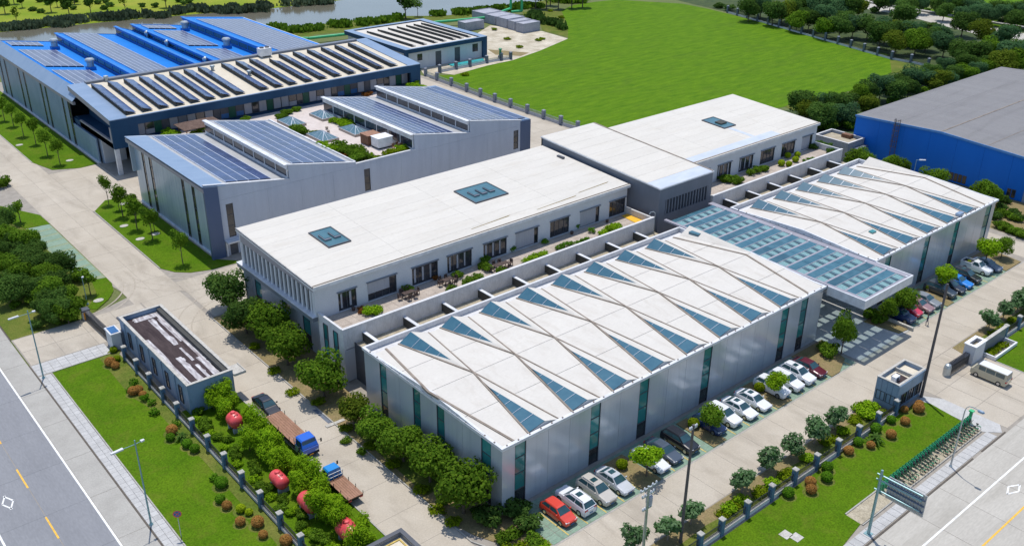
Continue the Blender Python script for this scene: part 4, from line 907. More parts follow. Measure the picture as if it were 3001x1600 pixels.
# ---------------------------------------------------------------- bright blue sawtooth hall at the far left
def blue_hall():
    y0, y1 = 204.0, 257.0
    b = thing('blue_hall', 'large hall with bright blue sawtooth roof at the far left by the river', 'hall', (87, 230, 0))
    bays = [(56.6, 69.6, 12.35, 10.3), (69.6, 84.3, 12.45, 10.25), (84.3, 88.6, 12.2, 10.6), (88.6, 102.3, 12.3, 10.3), (102.3, 119.9, 12.5, 10.35)]
    fs = []
    for (a, c, za, zc) in bays:
        f = (lambda a, c, za, zc: (lambda x: za+(x-a)*(zc-za)/(c-a)))(a, c, za, zc); fs.append(f)
        MB().prism([(a+.02, y0), (c-.02, y0), (c-.02, y1), (a+.02, y1)], lambda x, y: f(x)-.3, lambda x, y: f(x)).build('roof', 'blue_roof', b)
        MB().prism([(a, y1), (c, y1), (c, y1+.25), (a, y1+.25)], 0, lambda x, y: f(x)+.05).build('wall', 'saw_wall', b)
        MB().prism([(a, y1-.02), (c-.05, y1-.02), (c-.05, y1+.3), (a, y1+.3)], lambda x, y: f(x)+.05, lambda x, y: f(x)+.16).build('coping', 'sky_sheet', b)
    for x, zt, zb in ((69.6, 12.5, 10.35), (84.3, 12.3, 10.3), (88.6, 12.35, 10.65), (102.3, 12.55, 10.35)):
        clerestory(b, x-.25, y0+.2, y1, zb, zt, 'blue_frame', 11)
    MB().box(119.6, 119.9, y0, y1, 0, 10.4).build('wall', 'saw_wall', b)
    slab3('eave_sheet', 'sky_sheet', b, [(54.5, 199.9, 10.5), (56.55, 199.9, 12.4), (56.55, y1+.3, 12.4), (54.5, y1+.3, 10.5)], .12)
    MB().box(54.6, 55.1, 200.0, y1+.2, 9.7, 10.35).build('eave_fascia', 'mauve', b)
    st = [(203.3, 204.5), (207, 208.2), (218.2, 219.4), (221.5, 222.7), (233.8, 235.0), (238.0, 239.2), (249.0, 250.2), (253.6, 254.8)]
    cu = [190.2]+[v for s in st for v in s]+[257.2]
    for i in range(0, len(cu), 2):
        if i == 0:
            wall_run('wall_panel', 'wall_blue_grey', b, 204.02-14+.2, 203.3, 54.85, .3, 5.15, 'y', splits=6, gap=.04); continue
        wall_run('wall_panel', 'wall_blue_grey', b, cu[i], cu[i+1], 54.8, .3, 9.7, 'y', splits=max(1, round((cu[i+1]-cu[i])/2.7)), gap=.05)
    for p, q in st: strip_window(b, p, q, 54.75, .3, 9.7, 'y', ('dark_glass',)*5)
    MB().box(54.55, 55.1, 190.2, y1+.2, 0, .3).build('plinth', 'white_trim', b)
    return b, fs
bh, fs = blue_hall()
g = 'solar arrays on the bright blue hall'
for (i, x0, x1, y0, y1, nx, lb) in ((0, 57.2, 64.2, 250.0, 256.5, 5, 'small solar array at the river end of the outer blue roof slope'), (0, 57.2, 65.2, 224.5, 245.5, 5, 'middle solar array on the outer blue roof slope between the ventilators'),
        (0, 57.2, 64.8, 205.2, 221.5, 5, 'solar array on the outer blue roof slope nearest the navy block'), (1, 71.0, 78.8, 205.2, 256.5, 6, 'long solar array filling the second blue roof slope'),
        (3, 90.2, 97.5, 250.0, 256.0, 5, 'small solar array at the river end of the fourth blue roof slope'), (3, 90.2, 97.6, 225.3, 247.0, 5, 'middle solar array on the fourth blue roof slope'),
        (3, 90.2, 97.2, 206.0, 222.0, 5, 'solar array on the fourth blue roof slope nearest the navy block'), (4, 104.4, 117.6, 205.0, 253.5, 9, 'wide solar array covering the blue slope nearest the pump house')):
    solar_array(lb, fs[i], x0, x1, y0, y1, nx, 'solar_pale', pitch=1.65, group=g, lift=.25)
def ventilator(x, y, z, label, k=1.0):
    t = thing('roof_ventilator', label, 'ventilator', (x, y, z), group='ventilators on the blue hall roof')
    MB().box(x-.9*k, x+.9*k, y-.9*k, y+.9*k, z-.5, z+.7*k).build('base', 'blue_frame', t)
    MB().lathe((x, y, z+.7*k), [(.75*k, 0), (.75*k, 1.0*k), (.6*k, 1.0*k), (.6*k, 1.15*k)], 14).build('drum', 'steel', t)
    MB().lathe((x, y, z+1.85*k), [(1.0*k, 0), (1.02*k, .35*k), (.8*k, .6*k), (.2*k, .7*k)], 14).build('hood', 'steel', t)
for (x, y, i, lb) in ((65.9, 247.0, 0, 'white-capped round roof ventilator by the river end of the outer blue slope'), (65.9, 222.0, 0, 'white-capped round roof ventilator between solar arrays on the outer blue slope'),
        (99.1, 248.3, 3, 'white-capped round roof ventilator by the river end of the fourth blue slope'), (98.9, 223.2, 3, 'white-capped round roof ventilator near the navy block on the fourth blue slope')):
    ventilator(x, y, fs[i](x), lb)
for k, (x, y) in enumerate([(88.1, 246.0), (88.0, 233.0), (87.9, 211.0)]):
    tag(MB().lathe((x, y, 10.7), [(.3, 0), (.3, .9), (.6, .95), (.65, 1.4), (.4, 1.75), (.05, 1.9)], 12).build('turbine_vent', 'steel'), '%s small round turbine vent from the river in the blue roof valley' % ORD[k], 'ventilator', 'turbine vents in the blue roof valley')
wb = thing('cooling_unit', 'white boxy cooling unit on the back edge of the navy block roof', 'cooling unit', (98.6, 202.6, 12.6))
MB().box(97.2, 100.0, 201.7, 203.5, 12.9, 14.6).build('casing', 'white_paint', wb); MB().lathe((98.0, 202.6, 14.6), [(.5, 0), (.5, .25), (.4, .25)], 12).build('fan_cowl', 'frame_dark', wb); MB().lathe((99.3, 202.6, 14.6), [(.5, 0), (.5, .25), (.4, .25)], 12).build('fan_cowl', 'frame_dark', wb)
MB().box(97.4, 97.6, 201.8, 203.4, 12.4, 12.9).box(99.6, 99.8, 201.8, 203.4, 12.4, 12.9).build('support', 'steel', wb)
for (x, y, lb) in ((84.4, 199.3, 'dark squat vent cap on the bare strip of the navy block roof'), (89.6, 192.5, 'pale vent pipe between solar rows on the navy block roof'), (62.9, 203.2, 'grey vent box on the left back edge of the navy block roof')):
    tag(MB().lathe((x, y, zblk(x, y)), [(.35, 0), (.35, .7), (.55, .75), (.5, 1.05), (.15, 1.15)], 10).build('vent_pipe', 'steel'), lb, 'vent')

# ---------------------------------------------------------------- pump house beyond the navy block
def pump_house():
    b = thing('pump_house', 'low square building with navy fascia and dark solar rows beside the rubble yard', 'building', (158, 228, 0))
    x0, x1, y0, y1 = 144.0, 172.0, 212.4, 243.5
    MB().box(x0, x1, y0, y0+.5, 4.7, 5.75).build('fascia', 'navy', b); MB().box(x0, x0+.5, y0+.5, y1, 4.7, 5.74).build('fascia', 'navy', b)
    MB().box(x1-.5, x1, y0+.5, y1, 4.7, 5.74).build('fascia', 'navy', b); MB().box(x0+.5, x1-.5, y1-.5, y1, 4.7, 5.73).build('fascia', 'navy', b)
    for q in ((x0, x1, y0-.05, y0+.6), (x0-.05, x0+2.2, y0+.6, y1), (x1-2.0, x1+.05, y0+.6, y1), (x0+2.2, x1-2, y1-1.2, y1)): MB().box(*q, 5.76, 5.86).build('coping', 'sky_sheet', b)
    MB().box(x0+.5, x1-.5, y0+.5, y1-.5, 5.0, 5.5).build('roof', 'cream_roof', b)
    win = [(148.1, 149.8, .8, 4.0), (154.2, 156.2, .2, 3.9), (160.8, 162.7, .5, 4.05), (167.1, 169.1, .5, 4.1)]
    xs = [x0+1.0]+[v for w in win for v in w[:2]]+[170.5]
    for i in range(0, len(xs), 2): wall_run('wall_panel', 'plaster', b, xs[i], xs[i+1], 213.0, 0, 4.7)
    for k, (a, c, u, v) in enumerate(win):
        MB().box(a, c, 213.001, 213.24, v, 4.7).build('wall', 'plaster', b)
        if k in (1, 2): MB().box(a, c, 213.05, 213.15, 0, v).build('door', 'frame_dark', b)
        else:
            MB().box(a, c, 213.002, 213.239, 0, u+1.4).build('wall', 'plaster', b); strip_window(b, a, c, 213.0, u+1.4, v, 'x', ('dark_glass',), 2)
    MB().box(170.5, x1, y0+.02, 213.4, 0, 4.7).build('corner_pier', 'navy', b)
    MB().box(x0+.8, x0+1.0, 213, y1-.6, 0, 4.7).build('wall', 'plaster', b); MB().box(x0, x0+.9, y0+.03, 213.3, 0, 4.7).build('corner_pier', 'navy', b)
    MB().box(x1-.8, x1-.5, 213.4, y1-.6, 0, 4.7).build('wall', 'plaster', b); MB().box(x0+1, x1-.8, y1-.9, y1-.6, 0, 4.7).build('wall', 'plaster', b)
pump_house()
for i, x in enumerate([148.9, 152.6, 156.2, 159.3, 162.6, 165.3, 168.0]):
    rack(x, '%s dark solar row from the left on the pump house roof' % ORD[i], 215.5, 238.2, 1.5, lambda a, c: 5.5, 'solar racks on the pump house', 'rack_panel', .6, 1.9)
tag(structure(MB().prism([(157.4, 211.6), (157.0, 207.3), (167.4, 207.6), (169.0, 210.6)], -.02, .25).build('teal_cover', 'teal_water')), 'flat teal tarpaulin on the ground in front of the pump house', 'tarpaulin')

# ---------------------------------------------------------------- blue warehouse at right
def warehouse():
    x0, x1, y0, y1 = 178.5, 243, 24, 99.4
    zr = lambda x, y: 8.2 + .9*(1-abs(y-81.2)/18.2) if y >= 63 else 8.2-.35*(63-y)/18
    b = thing('blue_warehouse', 'huge warehouse with bright blue walls and grey ribbed roof at the right edge', 'warehouse', (205, 65, 0))
    n = 14; d = (y1-y0)/n
    for k in range(n):
        a, c = y0+k*d, y0+(k+1)*d
        MB().prism([(x0, a+.015), (x0+.3, a+.015), (x0+.3, c-.015), (x0, c-.015)], 0, lambda x, y: zr(x, y)-.02).build('wall_panel', 'warehouse_blue', b)
    MB().box(x0+.3, x1, y1-.3, y1, 0, 8.1).build('wall', 'warehouse_blue', b); MB().box(x1-.3, x1, y0, y1-.3, 0, 8.0).build('wall', 'warehouse_blue', b)
    for (a, c) in ((81.2, 99.5), (63, 81.2), (y0, 63)):
        m = 9; e = (c-a)/2
        for k in range(2):
            p, q = a+k*e, a+(k+1)*e
            for i in range(m):
                u, v = x0-.2+i*(x1-x0+.3)/m, x0-.2+(i+1)*(x1-x0+.3)/m
                slab3('roof_sheet', 'warehouse_roof', b, [(u+.01, p+.02, zr(0, p)+.06), (v-.01, p+.02, zr(0, p)+.06), (v-.01, q-.02, zr(0, q)+.06), (u+.01, q-.02, zr(0, q)+.06)], .1)
    rib = MB()
    for i in range(130):
        u = x0+.2+i*.495
        for (a, c) in ((81.25, 99.4), (63.05, 81.15), (y0+.1, 62.95)):
            j = len(rib.v); w = .05
            rib.v += [(u-w, a, zr(0, a)+.06), (u+w, a, zr(0, a)+.06), (u+w, c, zr(0, c)+.06), (u-w, c, zr(0, c)+.06), (u, a, zr(0, a)+.11), (u, c, zr(0, c)+.11)]
            rib.f += [(j, j+4, j+5, j+3), (j+1, j+2, j+5, j+4)]; rib.mi += [0, 0]
    stuff(rib.build('roof_rib', 'warehouse_roof', b))
    seam(b, [(x0-.2, 81.2, 9.18), (x1, 81.2, 9.18)], .12, .05); seam(b, [(x0-.2, 72.1, 8.73), (x1, 72.1, 8.73)], .05, .03)
    tr = MB()
    for (a, c) in ((81.2, 99.5), (63, 81.2), (y0, 63)): tr.prism([(x0-.3, a), (x0-.18, a), (x0-.18, c), (x0-.3, c)], lambda x, y: zr(x, y)-.3, lambda x, y: zr(x, y)+.12)
    tr.build('verge_trim', 'sky_blue_trim', b)
    # cat ladder with a cage
    ld = MB()
    for y in (89.6, 90.6): ld.box(x0-.45, x0-.38, y-.05, y+.05, 1.5, 9.6)
    for k in range(24): ld.tube((x0-.42, 89.6, 1.7+k*.33), (x0-.42, 90.6, 1.7+k*.33), .03, n=4)
    for k in range(6):
        z = 4+k*1.1; ld.path([(x0-.4, 89.5, z), (x0-1.1, 89.7, z), (x0-1.1, 90.5, z), (x0-.4, 90.7, z)], .04, 4)
    for y in (89.7, 90.1, 90.5): ld.tube((x0-1.1, y, 4), (x0-1.1, y, 9.6), .04, n=4)
    ld.build('ladder', 'pole_dark', b)
    for (a, c) in ((74.6, 79.0), (65.2, 67.6)):
        k = int((c-a)/.85)
        for i in range(k): 
            w = MB().box(x0-.06, x0, a+i*.85, a+i*.85+.72, .3, 1.9).build('window', 'frame_dark', b)
            MB().box(x0-.07, x0-.06, a+i*.85+.06, a+i*.85+.66, .4, 1.8).build('pane', 'dark_glass', w)
    MB().box(x0-.15, x0, 58, 63.8, 0, 4).build('roller_door', 'sky_sheet', b)
    return b
warehouse()
def flat_house(name, label, cat, x0, x1, y0, y1, h, wall, roofm, parapet='concrete_wall', t=.25, ph=.55):
    b = thing(name, label, cat, ((x0+x1)/2, (y0+y1)/2, 0))
    MB().box(x0, x1, y0, y0+t, 0, h).build('wall', wall, b); MB().box(x0, x1, y1-t, y1, 0, h).build('wall', wall, b)
    MB().box(x0, x0+t, y0+t, y1-t, 0, h).build('wall', wall, b); MB().box(x1-t, x1, y0+t, y1-t, 0, h).build('wall', wall, b)
    MB().box(x0+t, x1-t, y0+t, y1-t, h-ph-.2, h-ph).build('roof', roofm, b)
    c = MB(); e = .05
    c.box(x0-e, x1+e, y0-e, y0+t+e, h, h+.07).box(x0-e, x1+e, y1-t-e, y1+e, h, h+.07).box(x0-e, x0+t+e, y0+t+e, y1-t-e, h, h+.1).box(x1-t-e, x1+e, y0+t+e, y1-t-e, h, h+.1)
    c.build('coping', parapet, b)
    return b
sb = flat_house('substation', 'small flat-roofed pale substation squeezed against the blue warehouse wall', 'building', 172.2, 178.2, 96.6, 104.4, 4.0, 'dull_wall', 'gravel')
MB().box(174.5, 178.0, 96.52, 96.6, 0, 2.4).build('shutter_door', 'slate', sb); MB().box(176.6, 177.9, 99, 101, 3.3, 4.2).build('rusty_tank', 'brown_wood', sb)
MB().box(174.2, 178.2, 95.5, 96.5, 2.5, 2.7).build('door_hood', 'slate', sb)
# old guard house by the left fence
gh = flat_house('guard_house', 'long low old building with flaking brown and white flat roof by the left fence', 'building', 32.4, 38.1, 95.5, 117.0, 4.05, 'wall_blue_grey', 'old_roof', 'cap', .3, .65)
pz = 3.42; rnd = random.Random(4)
def patch(x0, x1, y0, y1, k=9):
    pts = [(x0+(x1-x0)*(.08+.1*rnd.random()), y0+(y1-y0)*i/k) for i in range(k+1)] + [(x1-(x1-x0)*(.25*rnd.random()), y1-(y1-y0)*i/k) for i in range(k+1)]
    MB().prism(pts, pz-.015, pz-.003+.004*rnd.random()).build('flaked_patch', 'old_white', gh)
for q in ((32.8, 33.6, 96, 110), (36.6, 37.4, 102, 116.5), (33.4, 37.5, 115.3, 116.5), (35.3, 36.2, 106.5, 115), (36.4, 36.7, 107, 114.5), (35.6, 36.0, 101.6, 105.5), (34.2, 35.2, 96, 103.4), (35.4, 36.0, 96, 100.5), (36.2, 37.3, 96, 102), (34.6, 35.2, 102.2, 102.9)): patch(*q)
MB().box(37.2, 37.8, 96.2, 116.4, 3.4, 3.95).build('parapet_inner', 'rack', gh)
MB().box(38.1, 39.5, 95.2, 97.4, 3.3, 3.5).box(38.1, 39.6, 95.1, 95.2, 3.3, 3.62).box(39.5, 39.6, 95.2, 97.4, 3.3, 3.62).build('door_hood', 'cap', gh)
MB().box(32.5, 36.4, 117.3, 118.5, 3.2, 3.4).build('door_hood', 'frame_dark', gh)
for k in range(5):
    y = 97.2+k*4.0
    strip_window(gh, y, y+.9, 32.24, .8, 3.1, 'y', ('dark_glass',)*2)
    MB().tube((32.3, y+1.8, .1), (32.3, y+1.8, 4.0), .06).build('downpipe', 'wall_blue_grey', gh)
# gate booth at the right gate
bo = flat_house('gate_booth', 'two-tone blue gate booth with roof air conditioner beside the tall pole', 'booth', 97.2, 103.3, 42.75, 45.6, 3.75, 'wall_blue_grey', 'sand_roof', 'cap', .2, .5)
for k in range(4): piece('cladding_panel', 'wall_blue_grey', bo, 97.13, 97.2, 42.78+k*.7, 43.44+k*.7, 2.2, 3.7)
for k in range(2): strip_window(bo, 42.95+k*1.3, 44.1+k*1.3, 97.1, .9, 2.1, 'y', ('dark_glass',), 2)
MB().box(97.1, 103.4, 42.6, 42.75, 2.3, 3.75).build('fascia', 'wall_blue_grey', bo)
for k in range(3): strip_window(bo, 98.2+k*1.7, 99.5+k*1.7, 42.62, .6, 2.2, 'x', ('dark_glass',), 2)
MB().box(100.8, 101.0, 42.95, 45.4, 3.2, 3.7).build('roof_divider', 'cap', bo)
ac = MB().box(98.2, 99.2, 43.8, 44.4, 3.27, 3.95).build('air_conditioner', 'white_paint', bo); MB().lathe((98.7, 43.79, 3.6), [(.25, 0), (.25, -.03)], 12, 'y').build('fan_grille', 'frame_dark', ac)
MB().prism([(98.0, 43.2), (100.4, 43.1), (100.6, 44.9), (99.3, 45.0)], 3.255, 3.262).build('roof_stain', 'old_roof', bo)
# flat dark-edged roof at the very bottom
lo = flat_house('lodge', 'flat-roofed lodge with dark parapet cut off by the bottom edge', 'building', 29.6, 38.1, 52.5, 60.1, 3.5, 'slate', 'sand_roof', 'frame_dark', .35, .5)
MB().box(30.2, 37.5, 59.35, 59.5, 2.95, 3.1).box(37.35, 37.5, 53, 59.35, 2.95, 3.1).build('yellow_edging', 'stall_line', lo)
# kiosk and sliding gates
ks = thing('gate_kiosk', 'white gate post cabinet with blue panelled top beside the left sliding gate', 'kiosk', (31.3, 117.2, 0))
MB().box(30.75, 31.95, 115.95, 118.2, 0, 2.3).build('body', 'plaster', ks); MB().box(30.65, 32.05, 115.85, 118.3, 2.3, 2.5).build('roof', 'white_trim', ks); MB().box(30.85, 31.85, 116.1, 118.0, 2.5, 2.56).build('top_panel', 'blue_plastic', ks)
MB().box(31.95, 33.0, 116.2, 117.0, 0, 2.2).build('side_pier', 'slate', ks)
def folding_gate(label, p, q, h, n, motor=None):
    """retractable gate: pairs of uprights joined by crossed bars"""
    p, q = Vector(p), Vector(q); d = (q-p)/n; w = Vector((-d.y, d.x)).normalized()*.3
    t = thing('folding_gate', label, 'gate', ((p.x+q.x)/2, (p.y+q.y)/2, 0))
    for k in range(n+1):
        c = p+d*k; m = MB()
        for s in (-1, 1): e = c+w*s; m.tube((e.x, e.y, 0), (e.x, e.y, h), .045, n=5)
        m.tube((c.x-w.x, c.y-w.y, h), (c.x+w.x, c.y+w.y, h), .05, n=5); m.tube((c.x-w.x, c.y-w.y, h*.3), (c.x+w.x, c.y+w.y, h*.3), .04, n=5)
        m.build('upright', 'frame_dark', t)
    m = MB()
    for k in range(n):
        a, b = p+d*k, p+d*(k+1)
        for s in (-1, 1):
            for z0, z1 in ((.25, h-.1), (h-.1, .25), (h*.5, h*.9)):
                m.tube((a.x+w.x*s, a.y+w.y*s, z0), (b.x+w.x*s, b.y+w.y*s, z1), .035, n=4)
    m.build('cross_bars', 'rail', t)
    return t
g1 = folding_gate('dark folding gate drawn across the left entrance drive', (31.4, 118.8), (31.1, 126.6), 1.35, 22)
dm = thing('gate_drive_unit', 'white gate drive unit with orange front at the open end of the left gate', 'gate motor', (31.0, 127.2, 0))
MB().box(30.5, 31.5, 126.8, 127.8, 0, 1.3).build('housing', 'white_trim', dm); MB().box(30.6, 31.0, 126.68, 126.8, .1, 1.2).build('front_panel', 'orange', dm); MB().box(30.45, 31.55, 126.75, 127.85, 1.3, 1.5).build('lid', 'frame_dark', dm)
g2 = folding_gate('dark folding gate drawn back beside the white pier at the right entrance', (110.6, 42.9), (115.0, 42.8), 1.5, 14)
dh = MB().lathe((110.1, 42.9, 0), [(.45, 0), (.48, 1.2), (.35, 1.6), (.1, 1.75)], 12).build('gate_drive_unit', 'steel'); tag(dh, 'silver rounded drive head at the front of the right folding gate', 'gate motor')
ent = thing('entrance_wall', 'white entrance pier with long grey name wall and planter at the right gate', 'wall', (119, 42.6, 0))
pr = MB(); pr.box(115.1, 118.0, 42.0, 42.25, 0, 2.6).box(115.1, 118.0, 43.2, 43.45, 0, 2.6).box(115.1, 115.35, 42.25, 43.2, 0, 2.6).box(117.75, 118.0, 42.25, 43.2, 0, 2.6).build('pier', 'plaster', ent)
MB().box(115.35, 117.75, 42.25, 43.2, 2.0, 2.1).build('pier_roof', 'gravel', ent)
c = MB(); c.box(115.0, 118.1, 41.9, 42.35, 2.6, 2.72).box(115.0, 118.1, 43.1, 43.55, 2.6, 2.72).box(115.0, 115.45, 42.35, 43.1, 2.6, 2.72).box(117.65, 118.1, 42.35, 43.1, 2.6, 2.72).build('coping', 'white_paint', ent)
MB().box(118.0, 124.8, 42.3, 42.65, 0, 2.1).build('name_wall', 'slate', ent); MB().box(118.0, 124.85, 42.25, 42.7, 2.1, 2.18).build('coping', 'cap', ent)
pl = MB(); pl.box(118.5, 124.8, 40.5, 40.7, 0, .55).box(118.5, 118.7, 40.7, 42.2, 0, .55).box(124.6, 124.8, 40.7, 42.2, 0, .54).build('planter', 'white_paint', ent)

# ---------------------------------------------------------------- fences
def fence_run(label, pts, rail='rail', cap='cap', h=1.95, wall_h=.45, railh=1.45, skip=(), pier='pier_blue', group=None, pw=.25, cat='fence', name='railing_fence'):
    """piers with caps joined by a coped dwarf wall and railing"""
    P = [Vector((p[0], p[1])) for p in pts]; mid = P[len(P)//2]
    t = thing(name, label, cat, (mid.x, mid.y, 0), group=group)
    for k, p in enumerate(P):
        pi = MB().box(p.x-pw, p.x+pw, p.y-pw, p.y+pw, 0, h).build('pier', pier, t)
        cp = MB(); e = pw+.05
        cp.box(p.x-e, p.x+e, p.y-e, p.y+e, h, h+.12); i = len(cp.v); cp.v += [(p.x-e, p.y-e, h+.12), (p.x+e, p.y-e, h+.12), (p.x+e, p.y+e, h+.12), (p.x-e, p.y+e, h+.12), (p.x, p.y, h+.34)]
        cp.f += [(i, i+1, i+4), (i+1, i+2, i+4), (i+2, i+3, i+4), (i+3, i, i+4)]; cp.mi += [0]*4
        cp.build('cap', cap, pi)
        if k == len(P)-1 or k in skip: continue
        q = P[k+1]; d = (q-p); L = d.length; d.normalize(); n = Vector((-d.y, d.x))
        def bx(m, s0, s1, o0, o1, z0, z1): m.prism([tuple(p+d*s0+n*o0), tuple(p+d*s1+n*o0), tuple(p+d*s1+n*o1), tuple(p+d*s0+n*o1)], z0, z1)
        m = MB(); bx(m, pw, L-pw, -.12, .12, 0, wall_h); m.build('dwarf_wall', 'plaster', t)
        m = MB(); bx(m, pw, L-pw, -.17, .17, wall_h, wall_h+.08); m.build('coping', cap, t)
        m = MB(); bx(m, pw, L-pw, -.025, .025, railh-.06, railh); bx(m, pw, L-pw, -.025, .025, wall_h+.18, wall_h+.24)
        nb = int(L/.14)
        for b in range(nb): s = pw+(L-2*pw)*(b+.5)/nb; bx(m, s-.014, s+.014, -.014, .014, wall_h+.08, railh+.08)
        m.build('railing', rail, t)
    return t
fence_run('blue-piered fence with dark railings along the left lawn', [(31.1, 112.74-4.16*k) for k in range(17)])
fx = [pt[0] for pt in [(60.86,43.14), (64.14,42.45), (68.24,42.54), (72.33,42.55), (76.45,42.57), (80.49,42.5), (84.67,42.64), (88.79,42.67), (92.95,42.65), (96.93,42.57)]]
fence_run('blue-piered fence with white coping along the lawn at lower right', [(fx[0]-3.45, 42.55)]+[(x, 42.5) for x in fx], wall_h=.5)
fence_run('low blue-piered fence behind the lawn right of the name wall', [(125.4+4.1*k, 42.6) for k in range(9)])
fence_run('pale fence with grey piers along the near edge of the big field', [(145.6, 205.8), (145.3, 200.3), (145.0, 193.7), (144.7, 186.9), (144.4, 181), (144.3, 175.3), (144.3, 169.4), (144.3, 163.3), (144.3, 157.6), (144.3, 151.8), (144.5, 146.5)], rail='steel', cap='pier_grey', pier='pier_grey', railh=1.3, h=1.9, pw=.35)
fence_run('short row of dark posts between the pump house and the field', [(150.7, 206.4), (156.3, 206.5), (161.0, 206.4), (167.2, 206.7), (172.4, 206.6), (175.3, 205.9)], rail='steel', cap='pier_grey', pier='pier_dark', railh=1.0, h=1.9, pw=.35)
fence_run('dark railing fence with grey piers along the far edge of the field', [(279.5-14.0*k/11*1.0, 211-73*k/14) for k in range(0, 15)] + [(262.5, 132.5), (262, 127)], rail='rail', cap='pier_grey', pier='pier_dark', railh=1.7, h=2.2, pw=.32)

# ================================================================== VEGETATION
def crown_mesh(name, m, blobs, n, size, seed, up=.25, aspect=1.0, ragged=.35):
    """leaf clumps (one small bent face pair each) spread through overlapping lobes"""
    rnd = random.Random(seed); v = []; f = []
    vol = [b[3]*b[4]*b[5] for b in blobs]; tot = sum(x**.7 for x in vol)
    for b, w in zip(blobs, vol):
        for _ in range(max(4, int(n*w**.7/tot))):
            d = Vector((rnd.gauss(0, 1), rnd.gauss(0, 1), rnd.gauss(0, 1))).normalized()
            r = 1-ragged*rnd.random()**1.6*1.2+rnd.random()*.12
            p = Vector((b[0]+d.x*b[3]*r, b[1]+d.y*b[4]*r, b[2]+d.z*b[5]*r))
            nrm = (d*1.0+Vector((rnd.gauss(0, .4), rnd.gauss(0, .4), rnd.gauss(0, .4)+up))).normalized()
            t = nrm.orthogonal().normalized(); t.rotate(Matrix.Rotation(rnd.random()*6.28, 3, nrm)); u = nrm.cross(t)
            s = size*(.55+.8*rnd.random()); a = t*s*.5*aspect; c = u*s*.5/aspect; k = nrm*s*.18
            i = len(v); v += [tuple(p-a*1.1), tuple(p-c-k), tuple(p+a*1.1), tuple(p+c-k)]
            f.append((i, i+1, i+2, i+3))
    me = bpy.data.meshes.new(name); me.from_pydata(v, [], f); me.materials.append(M[m]); me.update(); return me
def lobes(seed, rx, rz, zc, k, spread=.62, size=.55):
    rnd = random.Random(seed); b = [(0, 0, zc, rx*.78, rx*.78, rz*.82)]
    for i in range(k):
        a = 6.28*i/k+rnd.random()*.9; e = rnd.uniform(-.55, .8); q = spread*rnd.uniform(.8, 1.15); s = size*rnd.uniform(.75, 1.2)
        b.append((rx*q*math.cos(a), rx*q*math.sin(a), zc+rz*e*.75, rx*s, rx*s, rz*s*.85))
    return b
def trunk_mesh(name, h, r, limbs, seed, m='bark', reach=1.0):
    rnd = random.Random(seed); mb = MB(); mb.tube((0, 0, 0), (rnd.uniform(-.06, .06), 0, h*.55), r, r*.75, 7); mb.tube((0, 0, h*.55), (0, 0, h), r*.75, r*.5, 7)
    for k in range(limbs):
        a = 6.28*k/limbs+rnd.random(); z = h*rnd.uniform(.65, .98)
        mb.tube((0, 0, z), (reach*math.cos(a), reach*math.sin(a), z+reach*rnd.uniform(.7, 1.2)), r*.45, r*.15, 5)
    return mb.mesh(name, m)
SPEC = {}
def species(key, m, trunk_h, trunk_r, rx, rz, n, size, k=7, variants=3, bark='bark', limbs=4, **kw):
    SPEC[key] = [(trunk_mesh('trunk_'+key, trunk_h, trunk_r, limbs, 11*q+3, bark, rx*.55),
                  crown_mesh('crown_'+key, m, lobes(17*q+5, rx, rz, trunk_h+rz*.75, k+q), n, size, 31*q+7, **kw)) for q in range(variants)]
species('camphor', 'leaf_mid', 1.2, .16, 2.05, 1.9, 3300, .27, 10)
species('camphor_dark', 'leaf_dark', 1.2, .16, 2.0, 1.9, 3300, .27, 10)
species('camphor_olive', 'leaf_olive', 1.2, .15, 1.9, 1.8, 3000, .27, 9)
species('young', 'leaf_mid', 2.3, .09, 1.15, 1.25, 800, .23, 7)
species('sapling', 'leaf_mid', 1.6, .07, .85, .9, 300, .28, 5)
species('carpark', 'leaf_bright', 1.9, .11, 1.55, 1.25, 2200, .23, 9)
species('carpark_deep', 'leaf_mid', 1.5, .13, 1.7, 1.7, 2500, .24, 10)
species('magnolia', 'leaf_magnolia', .85, .08, .95, 1.0, 620, .29, 8, bark='bark_pale', aspect=1.35, up=.7)
species('wood', 'leaf_dark', 2.6, .24, 3.9, 3.4, 3000, .52, 11, variants=4)
species('wood_blue', 'leaf_blue', 2.6, .24, 3.8, 3.5, 3000, .52, 10)
species('wood_olive', 'leaf_olive', 2.4, .22, 3.9, 3.3, 3000, .52, 10)
species('wood_mid', 'leaf_mid', 2.2, .2, 3.7, 3.1, 2800, .5, 9)
species('bamboo', 'leaf_bright', .6, .06, .95, 1.6, 1400, .18, 9, variants=4, ragged=.55, aspect=1.5, up=.5)
species('park', 'leaf_dark', 2.6, .18, 1.9, 2.1, 600, .65, 6)
species('bare', 'leaf_olive', 3.2, .14, 1.6, 1.9, 150, .5, 5)
def ball(key, m, r=.58, n=900, s=.14):
    SPEC[key] = [(trunk_mesh('trunk_'+key, .3, .05, 0, 2), crown_mesh('crown_'+key, m, [(0, 0, r*.95, r, r, r*.85)], n, s, 5+q, ragged=.06)) for q in range(2)]
ball('ball_green', 'leaf_ball'); ball('ball_orange', 'leaf_orange'); ball('ball_lime', 'leaf_lime', .5); ball('ball_olive', 'leaf_yellow', .5)
def bush(key, m, r, h, n, s, k=6, **kw):
    SPEC[key] = [(None, crown_mesh('foliage_'+key, m, lobes(23*q+9, r, h*.55, h*.45, k, .7, .5), n, s, 41*q+3, **kw)) for q in range(3)]
bush('shrub', 'leaf_mid', 1.0, 1.3, 620, .24); bush('shrub_bright', 'leaf_bright', .9, 1.0, 520, .22); bush('shrub_dark', 'leaf_dark', 1.0, 1.3, 620, .26)
